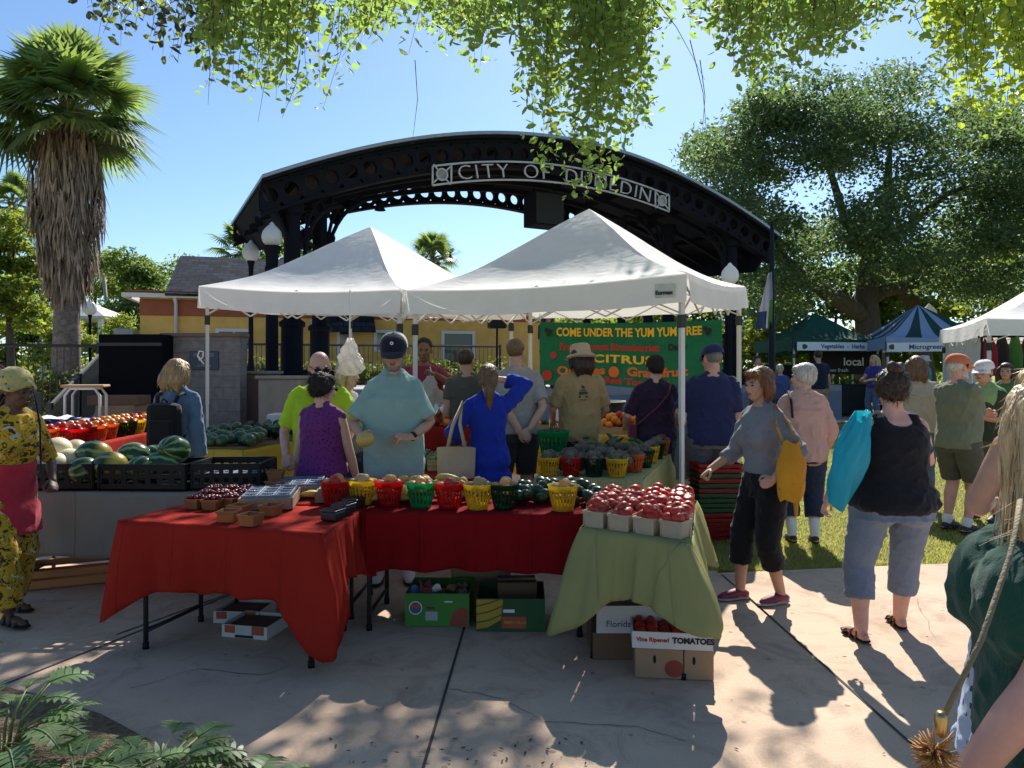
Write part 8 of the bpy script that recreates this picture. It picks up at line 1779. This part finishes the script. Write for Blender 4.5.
# ---- lobed foliage plants at the lower left
PH = [M('philodendron_leaf', (.12, .21, .07), .45, .25, 6, .2, 30, trans=.25, tcol=(.28, .45, .08)), M('philodendron_pale', (.12, .16, .035), .5, .25, 6, .2, 30, trans=.3, tcol=(.35, .42, .06))]
def lobed(mb, base, d, up, L, mi):
 """one deeply lobed leaf: a curved midrib with finger lobes on both sides"""
 d = d.normalized(); s = d.cross(up).normalized(); n = s.cross(d); W0 = L * .46
 def rib(t): return base + d * L * t + n * (.10 * L * math.sin(t * 2.2)) - Vector((0, 0, .32 * L * t * t))
 K = 5
 for sd in (-1, 1):
  for k in range(K):
   t = .02 + .84 * k / K; a = rib(t); b = rib(t + .15); w = W0 * math.sin(math.pi * (.22 + .70 * (k + .5) / K)) ** .8
   tipp = rib(min(1, t + .22)) + s * sd * w + n * .06 * L - Vector((0, 0, .10 * w)); mid_a = a.lerp(tipp, .55) + n * .03 * L - d * .035 * L; mid_b = b.lerp(tipp, .55) + n * .02 * L + d * .03 * L
   q = rib(t + .04); mb.add([q - n * .004, a, b, mid_a, mid_b, tipp], [(1, 3, 4, 2), (3, 5, 4)], mi, True)
 a, b = rib(.80), rib(1.02); mb.add([a - s * .028 * L * 2, a + s * .028 * L * 2, rib(.9) + s * .05 * L, b, rib(.9) - s * .05 * L], [(0, 1, 2, 3, 4)], mi, True)
 P = [rib(k / 6) + n * .002 for k in range(7)]; mb.tube(P, [.004 * (1.1 - k / 7) for k in range(7)], 4, 2)
def philo(label, p, n, seed, L=.2, reach=.34, tall=.36):
 r = random.Random(seed); t = thing('philodendron', label, 'plant', p); fo = MB(); st = MB()
 for k in range(n):
  a = k * 2.4 + r.uniform(-.3, .3); q = r.uniform(.45, 1.1); h = tall * r.uniform(.55, 1.15) * (1.15 - .45 * q); tip = Vector((math.cos(a) * reach * q, math.sin(a) * reach * q, h)); st.tube([Vector((math.cos(a) * .03, math.sin(a) * .03, 0)), tip * .5 + Vector((0, 0, .07)), tip], [.007, .0055, .004], 5)
  d = Vector((math.cos(a), math.sin(a), .30 - .3 * q)); up = Vector((r.gauss(0, .2), r.gauss(0, .2), 1)); lobed(fo, tip, d, up, L * r.uniform(.75, 1.2), 1 if r.random() < .18 else 0)
 fo.build('leaves', [PH[0], PH[1], PETI], t); st.build('stems', PETI, t); return t
for px, py, n, sd, L, rc, tl_, lb in ((0, 778, 30, 1, .155, .25, .33, 'lobed green foliage plant at the left edge of the bed'), (150, 818, 40, 2, .15, .26, .22, 'lobed green foliage plant in the middle of the bed at the lower left'), (240, 838, 18, 4, .14, .20, .15, 'low lobed foliage plant at the right end of the bed, half out of view'), (75, 836, 22, 3, .16, .25, .26, 'lobed foliage plant in front, at the bottom edge of the bed')):
 q = onz(px, py, .012); philo(lb, q, n, sd, L, rc, tl_)
q = onz(-52, 735, .012); ct = thing('croton', 'yellow leaved croton shrub at the lower left edge', 'plant', q); r2 = np.random.RandomState(5); n = 140; pos = r2.randn(n, 3) * [.055, .08, .09] + [.0, 0, .38]
leafcards('leaves', pos, .07, [M('croton_yellow', (.62, .42, .03), .4, trans=.3, tcol=(.8, .55, .05)), M('croton_green', (.16, .22, .03), .4, trans=.3)], ct, .42, -.2, (r2.rand(n) < .25).astype(int), 5); m = MB(); m.tube([(0, 0, 0), (.01, 0, .2), (.02, 0, .4)], [.012, .01, .005], 6); m.build('stem', PETI, ct)
# grass blades on the near lawn
r = np.random.RandomState(14); n = 90000; y = 5.9 + 12 * r.rand(n) ** 1.8; x = 1.5 + (r.rand(n)) * (y * .78 - 1.0); ok = y > np.array([yedge(q) for q in x]) + .01; x, y = x[ok], y[ok]; q = np.clip((y - 6) / 11, 0, 1); z = .30 * q * q * (3 - 2 * q) - .012; n = len(x); P = np.stack([x, y, z], 1); d = r.randn(n, 3) * .45; d[:, 2] = 1; d /= np.linalg.norm(d, axis=1)[:, None]; s = np.cross(d, r.randn(n, 3)); s /= np.linalg.norm(s, axis=1)[:, None]
o = cards('grass', P, d, s, (.02 + .025 * r.rand(n)), .004 + .0004 * y, [leafm('grass_blade', (.25, .28, .06), (.5, .52, .10), .6), leafm('dry_blade', (.46, .39, .18), (.5, .42, .2), .7)], None, (r.rand(n) < .3).astype(int)); tag(o, kind='stuff')
# ---------------------------------------------------------------- camera, sun, sky
cam = bpy.data.cameras.new('camera'); co_ = bpy.data.objects.new('camera', cam); COL.objects.link(co_)
co_.location = (0, 0, CAMZ); co_.rotation_euler = (R(90), 0, 0)
cam.sensor_fit = 'HORIZONTAL'; cam.sensor_width = 36; cam.lens = 36 * FPX / 1024; cam.shift_y = -(384 - HY) / 1024
cam.clip_start = .05; cam.clip_end = 2000
scene.camera = co_
EL, AZ = 42.0, 13.6                       # the sun stands ahead of the camera, a little to the right
sd = Vector((math.sin(R(AZ)) * math.cos(R(EL)), math.cos(R(AZ)) * math.cos(R(EL)), math.sin(R(EL))))
sl = bpy.data.lights.new('sun', 'SUN'); sl.energy = 4.4; sl.angle = R(.5); sl.color = (1, .95, .87)
so = bpy.data.objects.new('sun', sl); COL.objects.link(so); so.rotation_euler = sd.to_track_quat('Z', 'Y').to_euler()
w = bpy.data.worlds.new('World'); scene.world = w; w.use_nodes = True
nt = w.node_tree; sky = nt.nodes.new('ShaderNodeTexSky'); sky.sky_type = 'NISHITA'; sky.sun_disc = False
sky.sun_elevation = R(EL); sky.sun_rotation = R(AZ); sky.air_density = 1.0; sky.dust_density = .4; sky.ozone_density = 3
bg = nt.nodes['Background']; bg.inputs['Strength'].default_value = .122
mx = nt.nodes.new('ShaderNodeMix'); mx.data_type = 'RGBA'; mx.blend_type = 'MULTIPLY'; mx.inputs[0].default_value = 1; mx.inputs[7].default_value = (.57, .645, .70, 1)
nt.links.new(sky.outputs[0], mx.inputs[6]); nt.links.new(mx.outputs[2], bg.inputs['Color'])
scene.view_settings.view_transform = 'Standard'; scene.view_settings.look = 'None'; scene.view_settings.gamma = 1
scene.view_settings.exposure = .92
scene.render.engine = 'CYCLES'; scene.cycles.max_bounces = 8; scene.cycles.transparent_max_bounces = 8
scene.cycles.use_denoising = True
